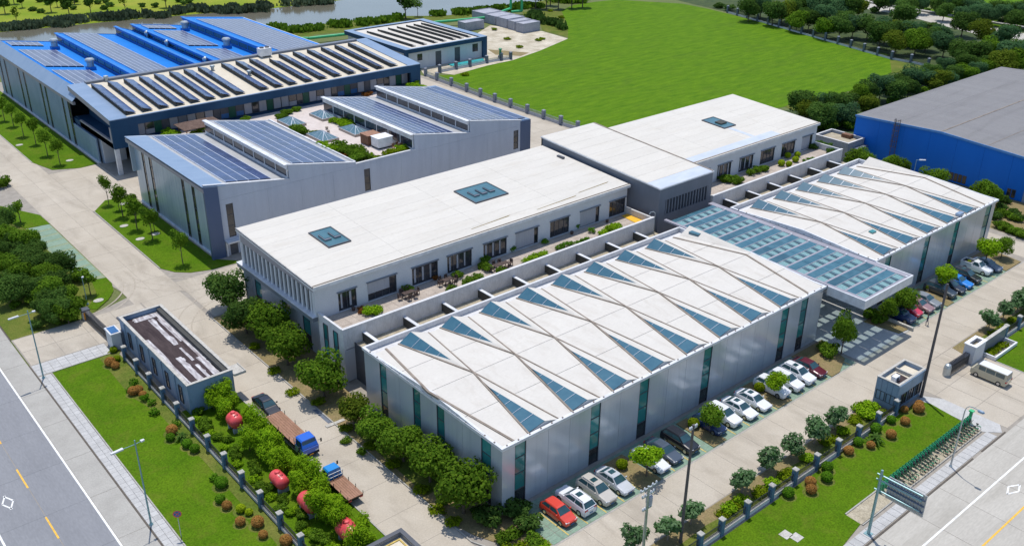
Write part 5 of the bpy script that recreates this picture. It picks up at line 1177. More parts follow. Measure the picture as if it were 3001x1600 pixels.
bush('low', 'leaf_yellow', .8, .6, 360, .2); bush('shrub_red', 'red_leafy', .6, .8, 260, .18); bush('far_shrub', 'leaf_dark', 1.5, 1.8, 300, .55); bush('wood_shrub', 'leaf_mid', 1.8, 2.2, 620, .42)
bush('pot', 'leaf_ball', .45, .75, 200, .16); bush('magenta', 'red_leafy', .6, .9, 240, .18)
_pm = MB(); rnd = random.Random(8)
for k in range(22):
    a = 6.28*k/22+rnd.random()*.3; e = rnd.uniform(.2, 1.1); P0 = Vector((0, 0, .35)); L = rnd.uniform(.8, 1.1)
    prev = None
    for j in range(5):
        t = j/4; p = P0+Vector((math.cos(a)*math.cos(e), math.sin(a)*math.cos(e), math.sin(e)))*L*t-Vector((0, 0, .55*t*t)); w = .13*(1-t*.8)
        n_ = Vector((-math.sin(a), math.cos(a), 0))*w
        if prev: _pm.face([prev[0], prev[1], tuple(p+n_), tuple(p-n_)])
        prev = (tuple(p-n_), tuple(p+n_))
SPEC['palm'] = [(trunk_mesh('trunk_palm', .4, .12, 0, 2), _pm.mesh('crown_palm', 'leaf_dark'))]
_tr = random.Random(99)
def plant(key, xy, label, cat, s=1.0, group=None, z=0.0, name='tree', sz=None):
    q = _tr.randrange(len(SPEC[key])); tk, cr = SPEC[key][q]
    sc = s*_tr.uniform(.93, 1.07)
    t = thing(name, label, cat, (xy[0], xy[1], z), _tr.random()*6.28, group)
    t.scale = (sc, sc, (sz or sc)*1.0)
    if tk: link('trunk', tk, t)
    link('crown' if tk else 'foliage', cr, t)
    return t
# row beside the halls
up = [(47.26,117.22), (46.06,109.14), (47.34,105.25), (46.44,98.36), (46.28,88.99)]
for k, p in enumerate(up):
    plant('camphor_dark' if k < 2 else 'camphor', (p[0]+.2, p[1]), '%s large round tree from the junction in the row below the louvred building' % ORD[k], 'tree', [1.28, 1.25, 1.22, 1.22, 1.3][k], 'trees along the left drive')
dn = [(46.07,81.47), (46.16,76.81), (46.6,72.3), (46.8,67.58), (46.48,61.34)]
for k, p in enumerate(dn):
    plant(['camphor_olive', 'camphor', 'camphor', 'camphor', 'camphor'][k], p, '%s leafy tree from the back beside the short end of the nearest hall' % ORD[k], 'tree', [.95, .92, 1.12, 1.15, 1.3][k], 'trees along the left drive')
for k, (p, key, s) in enumerate(zip([(47.49,58.94), (50.65,57.65), (50.03,55.28), (46.85,55.64), (48.08,55.37), (49.02,53.34), (49.12,52.28), (47.53,60.51), (45.68,63.96), (43.54,79.32), (43.86,76.46), (46.4,54.29), (47.52,53.61)], ['shrub_dark', 'shrub_dark', 'shrub_dark', 'shrub', 'shrub', 'shrub', 'shrub_bright', 'shrub_bright', 'shrub', 'shrub', 'shrub', 'low', 'low'], [1.5, 1.4, 1.3, .8, .9, .9, .8, .6, .6, .6, .6, 1, 1])):
    plant(key, p, '%s corner shrub counting from the bed under the building corner outward' % ORD[k], 'shrub', s, 'shrubs in the corner planting bed', name='shrub')
low_beds = [(45.32,105.02), (44.52,97.98), (43.8,92.05), (45.13,88.15), (44.9,81.45), (45.15,76.79), (45.39,72.39), (45.17,66.87), (44.58,63.25), (44.73,60.77)]
for p in low_beds: plant('low', p, 'low yellow-green ground shrub in the strip beside the left drive', 'shrub', 1.0, 'ground shrubs beside the left drive', name='shrub')
# lawn trees by the blue hall and the sawtooth hall
for k, p in enumerate([(48.3, 237.5), (48.2, 231.7), (48.6, 226.2), (48.2, 217.4), (48.6, 210.2), (48.2, 201.3), (48.5, 194.3)]):
    plant('young', p, '%s slim tree from the far end on the lawn beside the long blue-roofed hall' % ORD[k], 'tree', 1.05, 'slim trees beside the blue hall', .07, sz=1.3)
for k, p in enumerate([(48.4, 167.3), (48.3, 160.2), (48.1, 153.2), (48.5, 147.5), (48.5, 135.4)]):
    plant('young', p, '%s slim tree from the far end on the lawn beside the ribbed sawtooth wall' % ORD[k], 'tree', [.85, 1.1, 1.1, 1.05, 1.0][k], 'slim trees beside the sawtooth hall', .07, sz=1.3)
for k, p in enumerate([(48.9, 163.5), (49.6, 157.5), (50.0, 150.5), (50.4, 161.0)]):
    plant('sapling', p, '%s small sapling close to the ribbed sawtooth wall' % ORD[k], 'tree', 1.1, 'saplings beside the sawtooth wall', .07)
# small wood by the left entrance
lw = [(31.58,166.57), (30.32,159.41), (29.52,153.49), (31.16,156.49), (31.98,154.73), (30.1,149.87), (31.26,148.92), (28.27,147.3), (29.33,144.46), (31.8,146.43), (30.37,141.68), (32.59,143.78), (33.48,142.56), (30.9,139.35), (31.42,137.06), (28.67,137.02), (28.97,134.54), (27.78,139.11), (29.5,131.92), (31,132.88), (28.34,128.23), (27.68,131.28), (29.38,127.38), (26.16,141.35), (24.79,137.96), (26.64,148.13), (28.2,154.55), (29.6,162.27), (28.01,143.61), (32.53,151.03), (30.76,166.03)]
for k, p in enumerate(lw):
    plant(['camphor_dark', 'camphor', 'camphor_dark'][k % 3], (p[0]-.7, p[1]), 'dense dark green tree in the small wood beside the left entrance drive', 'tree', (.78 if k % 4 else .92), 'trees of the small wood by the left entrance')
for k, p in enumerate([(31,131.31), (34.31,139.98), (27.23,136.57), (24.44,137.12), (25.75,144.12), (29.13,127.82), (27.3,128.5), (26.67,130.24)]): plant('wood_shrub' if k < 3 else 'shrub', p, 'leafy bush on the fringe of the small wood by the left entrance', 'shrub', .8, 'bushes fringing the small wood', name='shrub')
plant('sapling', (33.92, 168.62), 'open-crowned little round tree alone on the grass corner at far left', 'tree', 1.35)
plant('sapling', (33.89, 134.06), 'thin pale sapling on the rounded lawn beside the worn green parking', 'tree', 1.25)
plant('shrub_dark', (24.9, 128.8), 'dark stump-like clipped bush behind the left street lamp', 'shrub', .9, name='shrub')
plant('wood_shrub', (36.41, 188.56), 'leafy tree top poking in at the left edge by the yard', 'shrub', .9, name='shrub')
# hedge of bright bamboo with red tanks
hb = random.Random(12); k = 0; y = 63.2
while y < 95.5:
    for x in (35.0, 36.3):
        px, py = x+hb.uniform(-.45, .45), y+hb.uniform(-.5, .5)
        if any((px-a)**2+(py-b)**2 < 2.2 for a, b in ((34.9, 65.2), (34.3, 71.7), (33.9, 76.9), (35.6, 90.2), (35.0, 88.9), (34.9, 87.6))): continue
        plant('bamboo', (px, py), 'bright green feathery bamboo clump in the hedge between fence and truck drive', 'bamboo', hb.uniform(.72, 1.2), 'bamboo clumps of the left hedge', name='bamboo_clump')
    y += 1.3
for k in range(32):
    plant('shrub' if k % 3 else 'shrub_bright', (32.7+hb.uniform(-.5, .9), 58+k*1.2), 'dark green undergrowth bush right behind the blue-piered fence', 'shrub', hb.uniform(.55, .8), 'undergrowth behind the left fence', name='shrub')
# clipped balls on the left lawn
RING = MB().lathe((0, 0, .002), [(.95, 0), (.9, .02), (.7, .03)], 11).mesh('soil_ring', 'lawn_dry')
def balls(key, pts, label, grp, s=1.0, z=.06, cat='topiary'):
    for k, p in enumerate(pts):
        t = plant(key, p, label % ORD[k], cat, s*_tr.uniform(.76, 1.05), grp, z, 'topiary_ball')
        if z < .08: link('soil_ring', RING, t)
balls('ball_green', [(28.57,92.24), (29.5,89.83), (29.77,88.48), (29.39,80.91), (28.19,78.66)], '%s clipped green ball bush from the road gate on the left lawn', 'green balls on the left lawn', 1.05)
balls('ball_orange', [(29.09,112.6), (29.38,111.51), (29.43,104.03), (29.53,102.8), (28.82,104.15), (29.2,93.39), (28.3,77.34), (28.25,74.21), (29.49,72.92), (29.12,71.06), (30.38,68.78)], '%s clipped orange ball bush from the road gate on the left lawn', 'orange balls on the left lawn')
balls('ball_lime', [(29.17,75.95), (29.59,75.01)], '%s of two small lime yellow ball bushes on the left lawn', 'yellow balls on the left lawn', .9)
balls('ball_olive', [(30.6,115.6), (30.14,113.13), (29.29,113.4)], '%s brownish ball bush from the gate kiosk, against the old guard house', 'brown balls by the guard house')
for k, p in enumerate([(29.78,106.29), (28.78,104.96), (29.71,100.59), (29.14,98.33), (29.28,82.33), (30.03,94.26), (29.43,101.95)]): plant('pot', p, '%s dark straggly small shrub from the gate on the left lawn' % ORD[k], 'shrub', 1.2, 'small dark shrubs on the left lawn', .06, 'shrub')
plant('palm', (29.63, 91.59), 'spiky dark little palm on the left lawn among ball bushes', 'palm', 1.25, None, .06, 'palm')
# right lawn balls and strip
balls('ball_green', [(94.92,41.86), (91.79,42), (88,41.93), (81.22,41.52), (79.64,40.57), (74.29,41.68)], '%s clipped green ball bush from the gate booth on the right lawn', 'green balls on the right lawn', 1.05)
balls('ball_orange', [(100.54,41.4), (98.22,42.02), (99.53,40.93), (95.95,40.65), (92.2,40.29), (88.66,40.73), (85.72,41.7), (77.62,41.22), (76.61,40.46)], '%s clipped orange ball bush from the gate booth on the right lawn', 'orange balls on the right lawn', 1.02)
plant('palm', (90, 41.01), 'spiky dark little palm among orange balls on the right lawn', 'palm', 1.5, None, .06, 'palm')
for k, p in enumerate([(88.74,45.44), (84.43,45.28), (80.17,45.41), (76.23,45.73), (71.03,45.18), (63.05,45.41)]+[(59.46,45.34), (55.93,46.55)]):
    plant('magnolia', p, '%s small broad-leaved tree from the gate booth behind the white-coped fence' % ORD[k], 'tree', 1.22, 'small broad-leaved trees by the front drive', .05)
for k, p in enumerate([(125.81,44.96), (130.41,45.04), (134.3,44.79), (138.06,44.97)]+[(136.5, 44.7), (140.2, 44.8)]):
    plant('magnolia', p, '%s small broad-leaved tree from the white entrance pier, right of the gate' % ORD[k], 'tree', 1.22, 'small broad-leaved trees right of the gate', .05)
for k, p in enumerate([(67.47,44.19), (68.57,44.37), (66.55,44.15), (69.67,44.01), (72.79,43.95), (72.03,43.73), (74.3,43.86), (76.56,43.75), (77.48,43.89), (81.1,43.96), (85.21,44.43), (86.47,44.38), (88.7,44.23), (92.2,44.83), (91.59,44.63), (94.06,44.01), (95.69,43.75), (95.36,45.87)]): plant('low' if k % 3 else 'shrub_bright', p, 'low yellow-green shrub in the strip behind the white-coped fence', 'shrub', .9, 'low shrubs behind the right fence', .05, 'shrub')
for k, p in enumerate([(94.28,45.24), (95.48,44.99), (93.69,44.26)]): plant('shrub_bright', p, '%s taller bright shrub clump beside the gate booth' % ORD[k], 'shrub', 1.15, 'bright shrubs beside the gate booth', .05, 'shrub')
for k, p in enumerate([(119.76,41.77), (120.99,41.72), (122.48,41.78), (123.38,41.69), (119.22,41.9), (125.22,43.84), (127.9,44.04), (131.07,43.9)]): plant('low', p, 'leafy low shrub around the white planter at the right gate', 'shrub', .9, 'shrubs around the white planter', .05, 'shrub')
# car park trees
for key, xy, s, lb in (('carpark', (65.2, 53.4), 1.0, 'bright green tree between parked cars, nearest the lower building corner'), ('carpark_deep', (76.8, 54.2), .86, 'deeper green cone-like tree over the small blue car'),
        ('carpark', (88.9, 54.0), .8, 'small bright tree in front of the white cars'), ('carpark_deep', (104.3, 54.4), .78, 'slim tree at the corner of the canopy shade'), ('carpark_deep', (120.0, 54.7), 1.05, 'broad dark tree at the far corner of the canopy front'),
        ('carpark', (132.2, 54.9), 1.05, 'bright round tree above dark cars beyond the canopy'), ('carpark', (145.6, 55.0), 1.1, 'bright tree over the white pickup at the far end of the car park'), ('carpark_deep', (150.8, 54.8), .85, 'dark upright tree at the far right end of the car park'), ('carpark_deep', (117.6, 55.6), .7, 'dark small tree just under the canopy edge')):
    plant(key, xy, lb, 'tree', s, None, .1, sz=1.35 if xy[0] == 104.3 else None)
for k, p in enumerate([(64.2, 56.1), (76.2, 56.1), (88.5, 55.9), (131.0, 56.5), (143.4, 56.6)]): plant('ball_olive', p, '%s olive ball bush from the red car, on the tree islands against the hall wall' % ORD[k], 'topiary', 1.25, 'olive balls on the parking islands', .1, 'topiary_ball')
for k, p in enumerate([(103.5,56.39), (103.34,55.56), (102.41,55.38), (116.01,55.9), (116.5,57.66)]): plant('shrub', p, '%s dark bush from the maroon car beside the canopy shade' % ORD[k], 'shrub', 1.0, 'bushes by the canopy shade', .1, 'shrub')
for k, p in enumerate([(163.17,60.91), (163.13,60.19), (162.94,59.41), (162.75,58.63), (162.41,57.8), (162.23,57.04), (162.04,56.28), (168.79,60.2), (168.54,60.8), (169.49,63.61), (169.1,62.71)]): plant('shrub', p, 'leafy shrub in the hedge beyond the end of the second folded hall', 'shrub', 1.0, 'hedge shrubs past the second hall', 0, 'shrub')
flat('hedge_ground', 'soil', [(160.2, 46), (178.3, 46), (178.3, 121), (160.2, 121)], -.01)
for k, p in enumerate([(168.14,92.51), (170.36,86.47), (171.08,84.5), (169.19,77.31), (170.79,76.67), (169.92,67.95), (170.33,66.41), (168.89,90.48)]): plant('carpark_deep', p, '%s round tree from the substation standing against the blue warehouse wall' % ORD[k], 'tree', 1.1, 'trees along the blue warehouse')
for k, p in enumerate([(177.57,67.86), (175.65,65.74), (171.52,64.35), (170.99,61.91), (169.42,60.37), (166.71,63.13)]): plant('shrub_dark', p, 'dark bush at the foot of the blue warehouse wall', 'shrub', 1.1, 'dark bushes along the blue warehouse', 0, 'shrub')
# wood along the far edge of the field and behind the warehouse
wk = ['wood', 'wood_blue', 'wood', 'wood_olive', 'wood_mid', 'wood', 'wood_blue']
w1 = [(272.9,197.17), (280.16,197.63), (273.57,187.95), (278.01,187.42), (271.41,177.12), (275.47,175.35), (291.46,182.98), (293.73,190.34), (296.58,179.07), (302.4,177.62), (307.19,176.99), (269.82,165.24), (272.28,162.08), (277.47,160.63), (279.33,156.64), (278.19,150.06), (280.34,145.96), (266.94,140.08), (271.66,136.42), (279.37,137.25), (290.55,138.07), (304.44,158.63), (274.87,129.5), (270.31,122.41), (298.54,129.48), (282.04,119.6), (269.12,117.22), (297.75,123.01), (289.99,115.56), (276.59,111.39), (307.36,140.17), (266.64,109.38), (273.56,107.83), (269.86,146.95), (280.5,143.43), (284.53,188.28), (280.52,174.21), (286.83,169.36), (288.86,154.43)]
for k, p in enumerate(w1): plant(wk[k % 7], p, 'tall dark tree in the wood along the far edge of the bright field', 'tree', (.72 if p[1] < 175 and p[0] > 285 else .88) if k % 3 else .95, 'trees of the wood beyond the field')
w2 = [(191.63,121.09), (196.52,121.48), (198.04,118.84), (198.31,115.79), (204.06,116.95), (193.33,110.2), (211.9,118.21), (215.92,118.11), (205.26,111.68), (219.41,116.91), (226.2,117.95), (230.78,117.63), (233.93,116.82), (239.13,117.84), (244.28,117.28), (236.6,111.39), (255.74,119.2), (247.98,112.61), (261.28,116.74), (258.36,111.59), (263.58,111.18), (186.98,112.63), (189.12,117.57), (192.34,112.32), (219.76,113.52), (226.11,113.19), (241.6,110.78), (250.51,110.63), (264.8,113.98), (269.55,112.17), (236.94,114.45)]
for k, p in enumerate(w2): plant(wk[(k*3) % 7], p, 'round bushy tree in the belt between the bright field and the blue warehouse', 'tree', .6 if k % 3 else .72, 'tree belt behind the warehouse')
for k, p in enumerate([(209.13,113.67), (219.33,112.91), (187.9,112.92), (188.21,111.39), (192.91,108.92), (196.38,110.06), (199.97,109.86), (234.04,112.14), (176.38,106.3), (175.71,104.54), (173.09,102.17), (187.66,113.11), (188.69,111.01), (193.29,111.21)]): plant('wood_shrub', p, 'bright bush in front of the tree belt behind the warehouse', 'shrub', 1.0, 'bushes below the tree belt', 0, 'shrub')
w3 = [(322.47,177.92), (327.98,176.99), (326.09,168.79), (331.56,167.79), (336.17,164.29), (339.24,161.95), (339.43,158.63), (340.75,154.48), (345.17,154.26), (339.6,149.21), (345.84,147.5), (340.33,142.65), (347.11,143.47), (347.62,140.06), (356.37,142.57), (331.92,143.24), (333.8,136.1), (326.57,150.24), (326.41,156.27), (332.2,148.87), (333.66,133.42)]
for k, p in enumerate(w3): plant(wk[k % 2], p, 'dark tree in the row across the highway at the top right', 'tree', .72, 'trees across the highway')
for k, p in enumerate([(311.13,154.98), (312.97,152.22), (321.17,179.07), (321.33,198.22), (331.35,192.26), (330.19,136.26), (330.17,133.62), (330.81,173.24), (283.92,218.55), (282.93,212.97)]): plant('far_shrub', p, 'small dark bush on the verge near the highway', 'shrub', 1.1, 'bushes near the highway', 0, 'shrub')
for k in range(40):
    t = k/39; plant('far_shrub', (312-40*0+16*t*0+_tr.uniform(-1, 1)+28, 120+100*t), 'clipped shrub in the hedge along the highway median', 'shrub', .6, 'highway median shrubs', 0, 'shrub')
# river side
for k, p in enumerate([(82.37,359.44), (80.02,336.91), (95.25,352.8), (99.76,361.05), (98.72,345.29), (105.25,343.51), (114.04,335.15), (89.9,366.88), (128.86,337.1), (106.22,363.07), (89.65,375.7)]): plant('bare' if k in (1, 6) else 'park', p, '%s parkland tree from the left on the meadow across the river' % ORD[k], 'tree', 1.0 if k not in (3, 7) else .7, 'trees across the river')
for k, p in enumerate([(91.02,359.32), (92.4,354.17), (100.91,356.77), (111.09,347.29), (123.13,344.06), (126.44,340.67), (112.83,358.91), (115.85,359.29), (98.09,374.61), (108.03,367.04), (114.61,351.42), (136.56,339.93), (139.18,341.5), (136.83,345.1), (98.85,368.69), (102.88,353.58)]): plant('far_shrub', p, 'dark round shrub dotted on the meadow across the river', 'shrub', .85, 'shrubs across the river', 0, 'shrub')
plant('park', (184.4, 271.26), 'leafy tree standing alone on the near river bank behind the pump house', 'tree', 1.35)
plant('young', (189.57, 271.56), 'slim young tree on the near river bank right of a bigger tree', 'tree', 1.3)
def reeds(name, pts, width, h, n, m='reed', seed=1):
    rnd = random.Random(seed); v = []; f = []; P = [Vector((a, b)) for a, b in pts]; Ls = [(q-p).length for p, q in zip(P, P[1:])]; tot = sum(Ls)
    clumps = [(rnd.random()*tot, rnd.uniform(-.5, .5)*width, rnd.uniform(.55, 1.15)) for _ in range(int(tot/1.6))]
    for c in clumps:
        s = c[0]; k = 0
        while k < len(Ls)-1 and s > Ls[k]: s -= Ls[k]; k += 1
        d = (P[k+1]-P[k]).normalized(); o = P[k]+d*s+Vector((-d.y, d.x))*c[1]
        for _ in range(int(n/len(clumps))):
            x, y = o.x+rnd.gauss(0, .9), o.y+rnd.gauss(0, .9); z = rnd.random()**.8*h*c[2]; w = .3+.35*rnd.random(); a = rnd.random()*6.28; e = rnd.uniform(-.5, .5)
            i = len(v); ca, sa = math.cos(a)*w, math.sin(a)*w
            v += [(x-ca, y-sa, z-.4), (x+ca, y+sa, z-.4), (x+ca*.5+e*sa, y+sa*.5-e*ca, z+.55), (x-ca*.5+e*sa, y-sa*.5-e*ca, z+.55)]; f.append((i, i+1, i+2, i+3))
    me = bpy.data.meshes.new(name); me.from_pydata(v, [], f); me.materials.append(M[m]); me.update(); return stuff(link(name, me))
for k, b in enumerate(([(73.69,332.62), (79.7,332.16)], [(80.21,329.66), (84.22,330.8), (88.03,332.18), (93.59,327.16)], [(87.66,331.73), (96.06,331.88), (103.51,329.92)], [(104.04,327.99), (110.11,327.91), (120.4,324.68)], [(120.55,323.78), (124.02,323.49)], [(126.41,324.86), (132.55,325.04)]+[(139.12,320.51), (156.41,314.84)], [(161.51,315.61), (182.35,309.34)], [(139.54,317.22), (156.17,310.45)])):
    reeds('reed_bed', b, 3.0, 2.2 if k != 4 else 1.6, int(160*len(b)*4), seed=k)
for k, b in enumerate(([(160.63,273.25), (168.46,271.17)], [(169.03,272.07), (181.37,270.78)], [(191.43,268.7), (201.78,266.56), (210.56,262.78)], [(143.24,284.07), (145.02,275.09), (160.52,273.33)], [(212.41,262.86), (222.54,259.64)], [(224.13,261.51), (235.42,259.16)], [(239.84,265.54), (252.41,255.96)], [(220.76,249.06), (216.53,238.18), (215.64,225.55)])):
    reeds('bank_scrub', b, 2.6, 1.6, 600*len(b), 'leaf_mid' if k != 7 else 'leaf_dark', seed=20+k)
for k, p in enumerate([(231.04,257.96), (233.21,254.69), (236.61,252.1), (241.3,250.16), (245.25,248.78), (238.77,258.67)]): plant('park', p, 'dark tree in the group on the bank at the top centre', 'tree', 1.25, 'trees at the river bend')
for k, p in enumerate([(197.09,218.45), (199.32,219.08), (190.82,225.67), (196.23,238.75), (186.65,215.15), (154.04,199.78), (231.6,250.72), (226.55,239.8)]): plant('low', p, 'low weed tuft on the bare rubble ground', 'weeds', 1.3, 'weeds on the rubble yard', 0, 'weed_tuft')
# roof terrace greenery: long building
zt = 6.4
def pots(key, pts, label, grp, s, name='potted_plant', z=zt, cat='plant'):
    for k, p in enumerate(pts):
        t = plant(key, p, label % ORD[k], cat, s, grp, z, name)
pots('shrub_bright', [(57.02,92.93), (56.16,93.17)], '%s big bright bush at the near end of the long terrace', 'bright bushes at the terrace end', 1.05)
pots('shrub_red', [(55.85,94.61), (55.39,94.05), (68.4,95.88)], '%s reddish small plant from the near end of the long terrace', 'reddish plants on the long terrace', .8)
pots('shrub', [(70.69,91.64), (71.63,91.66), (72.7,91.84)], '%s leafy plant in the low planter from the near end of the long terrace', 'plants in the first planter', .85)
pots('shrub_bright', [(81.78,91.91), (82.82,91.93), (83.87,91.95), (84.93,91.97)], '%s leafy plant in the second planter of the long terrace', 'plants in the second planter', .85)
pots('shrub_bright', [(96.89,91.6), (98.81,92.34), (100.01,92.37), (99.93,91.43)], '%s bright shrub in the planter by the yellow mat', 'plants in the third planter', 1.0)
pots('pot', [(88.16,92.32), (88.94,92.29), (89.89,92.14), (90.51,91.94), (91.46,91.79), (92.59,91.81), (93.4,91.78)], '%s little potted plant in the row along the terrace parapet', 'pots along the parapet', 1.15)
pots('shrub', [(77.06,95.79), (75.81,94.53), (75.7,93.5), (71.21,94.42), (67.94,91.32), (63.38,95.05), (76.81,91.76)], '%s loose leafy plant among tables on the long terrace', 'loose plants on the long terrace', .8)
pots('pot', [(82.47,96.11), (95.62,96.27), (102.54,96.89), (96.37,93.66), (88.12,95.21)], '%s potted shrub standing against the windows of the long terrace', 'potted shrubs by the windows', 1.25)
pots('shrub', [(130.17,94.67), (130.57,93.76), (130.96,92.85), (129.79,94.99)], '%s loose brownish-green shrub at the near end of the second terrace', 'shrubs on the second terrace', 1.0)
pots('shrub', [(136.43,94.18), (138.03,94.15), (139.64,94.11), (140.04,93.79)], '%s dense dark bush in the middle planter of the second terrace', 'dense bushes on the second terrace', .85)
pots('ball_lime', [(149.21,95.39), (151.06,94.6), (148.29,93.1), (144.5,93.5), (145.36,92.48)], '%s bright round pot plant in the group on the second terrace', 'round pot plants on the second terrace', 1.15)
pots('shrub_dark', [(157.42,95.42), (159.62,95.84), (159.98,94.82), (160.06,94.03), (157.67,91.66)], '%s dark shrub in the corner at the far end of the second terrace', 'dark shrubs at the far terrace end', .85)
pots('pot', [(149.33,91.96), (150.69,91.87), (151.83,91.62)], '%s grey-green pot plant along the second terrace parapet', 'pots along the second parapet', .9)
# roof garden on the sawtooth hall
zs_ = 9.5
pots('shrub', [(81.35,157.76), (81.45,156.52), (81.54,155.29)], '%s dark green bush beside the roof garden wall in its middle', 'dark bushes of the roof garden', 1.1, z=zs_)
pots('pot', [(82.19,155.06), (82.94,154.75), (83.37,154.12), (83.9,153.69)], '%s small dark pot plant in the short row of the roof garden', 'small pots of the roof garden', .9, z=zs_)
pots('shrub_bright', [(89.9,158.15), (90.07,156.79), (89.87,155.12), (91.26,155.23), (91.2,154.06), (91.57,156.82), (90.26,153.61)], '%s lime green plant between the glass pyramids', 'lime plants of the roof garden', 1.05, z=zs_)
pots('shrub_dark', [(93.31,158.57), (93.46,157.18)], '%s dark bush against the clerestory beside the glass pyramids', 'dark bushes by the clerestory', .9, z=zs_)
pots('shrub_bright', [(80.57,145.07), (80.76,143.87), (80.95,142.67), (80.69,146.57)], '%s bright low bush at the wall near the front of the roof garden', 'bright bushes of the roof garden', 1.1, z=zs_)
pots('shrub', [(82.39,143.52), (81.41,140.66), (83.06,140.88), (81.77,137.83), (82.37,137.35), (83.64,138.88), (81.34,136.18), (82.75,136.05)], '%s tall loose shrub at the front corner of the roof garden', 'tall shrubs of the roof garden', 1.25, z=zs_)
pots('magenta', [(80.94,140.39), (80.82,138.97)], '%s dark purple shrub at the front corner of the roof garden', 'purple shrubs of the roof garden', .9, z=zs_)
pots('shrub_bright', [(84.13,136.32), (90.54,136.85), (91.5,136.61), (92.46,136.37), (90.49,135.84)], '%s bright bush along the front parapet of the roof garden', 'front parapet bushes of the roof garden', .85, z=zs_)
pots('low', [(87.31,136.03), (88.57,136.05), (89.63,135.98), (91.43,135.84), (83.98,135.17), (84.79,135.02)], '%s grey-green plant in the front parapet planter', 'front planter plants of the roof garden', 1.1, z=zs_)
pots('shrub', [(81.02,179.25), (81.84,179.25), (88.01,176.33), (87.78,177.18), (88.74,176.42), (90.02,178.8), (91.24,178.51), (92.77,179.39), (93.39,179.24), (90.87,178.46)], '%s plant along the window wall of the podium terrace', 'plants along the podium windows', .8, z=6.2)
pots('shrub_bright', [(67.73,184.92), (65.85,181.35), (65.88,179.14), (64.9,179.37), (73.02,184.19), (72.2,181.36), (71.86,179.35), (72.88,185.48), (66.41,178.17), (69.62,176.15), (68.77,186.41)], '%s bright climbing bush around the thatched pavilion', 'climbers around the pavilion', 1.15, z=6.2)
pots('shrub_red', [(110.83,180.58), (111.02,179.66), (112.2,180.28)], '%s red-brown shrub left of the far right sawtooth bay', 'red shrubs on the podium', 1.2, z=6.2)
pots('shrub_bright', [(123.06,179.85), (123.69,178.61), (123.88,176.23), (125.04,181.33)], '%s bright broad-leaved shrub at the right end of the podium', 'bright shrubs at the podium end', 1.1, z=6.2)

# ================================================================== VEHICLES (front towards local -y)
def loft(m, secs):
    """closed sections along y: each (y, [(x, z), ...]) with the same number of points"""
    n = len(secs[0][1]); i = len(m.v)
    for y, pts in secs: m.v += [(x, y, z) for x, z in pts]
    for s in range(len(secs)-1):
        for k in range(n):
            q = (k+1) % n; m.f.append((i+s*n+k, i+s*n+q, i+(s+1)*n+q, i+(s+1)*n+k)); m.mi.append(m.k)
    m.f.append(tuple(i+k for k in range(n-1, -1, -1))); m.f.append(tuple(i+(len(secs)-1)*n+k for k in range(n))); m.mi += [m.k, m.k]
def sec(y, ws, wt, zb, zt):
    zm = zb+(zt-zb)*.55
    return (y, [(-ws*.93, zb), (-ws, zb+.12), (-ws, zm), (-wt, zt-.05), (-wt*.86, zt), (wt*.86, zt), (wt, zt-.05), (ws, zm), (ws, zb+.12), (ws*.93, zb)])
M['pyramid_glass'] = mat('pyramid_glass', (.07, .145, .18), (.14, .23, .27), scale=1.5, rough=.2, spec=.7)
M['dark_timber'] = mat('dark_timber', (.05, .03, .025), (.09, .06, .05), scale=2, rough=.8)
M['thatch'] = mat('thatch', (.10, .06, .045), (.16, .105, .08), scale=2, fine=.2, rough=.95)
CARS = {}
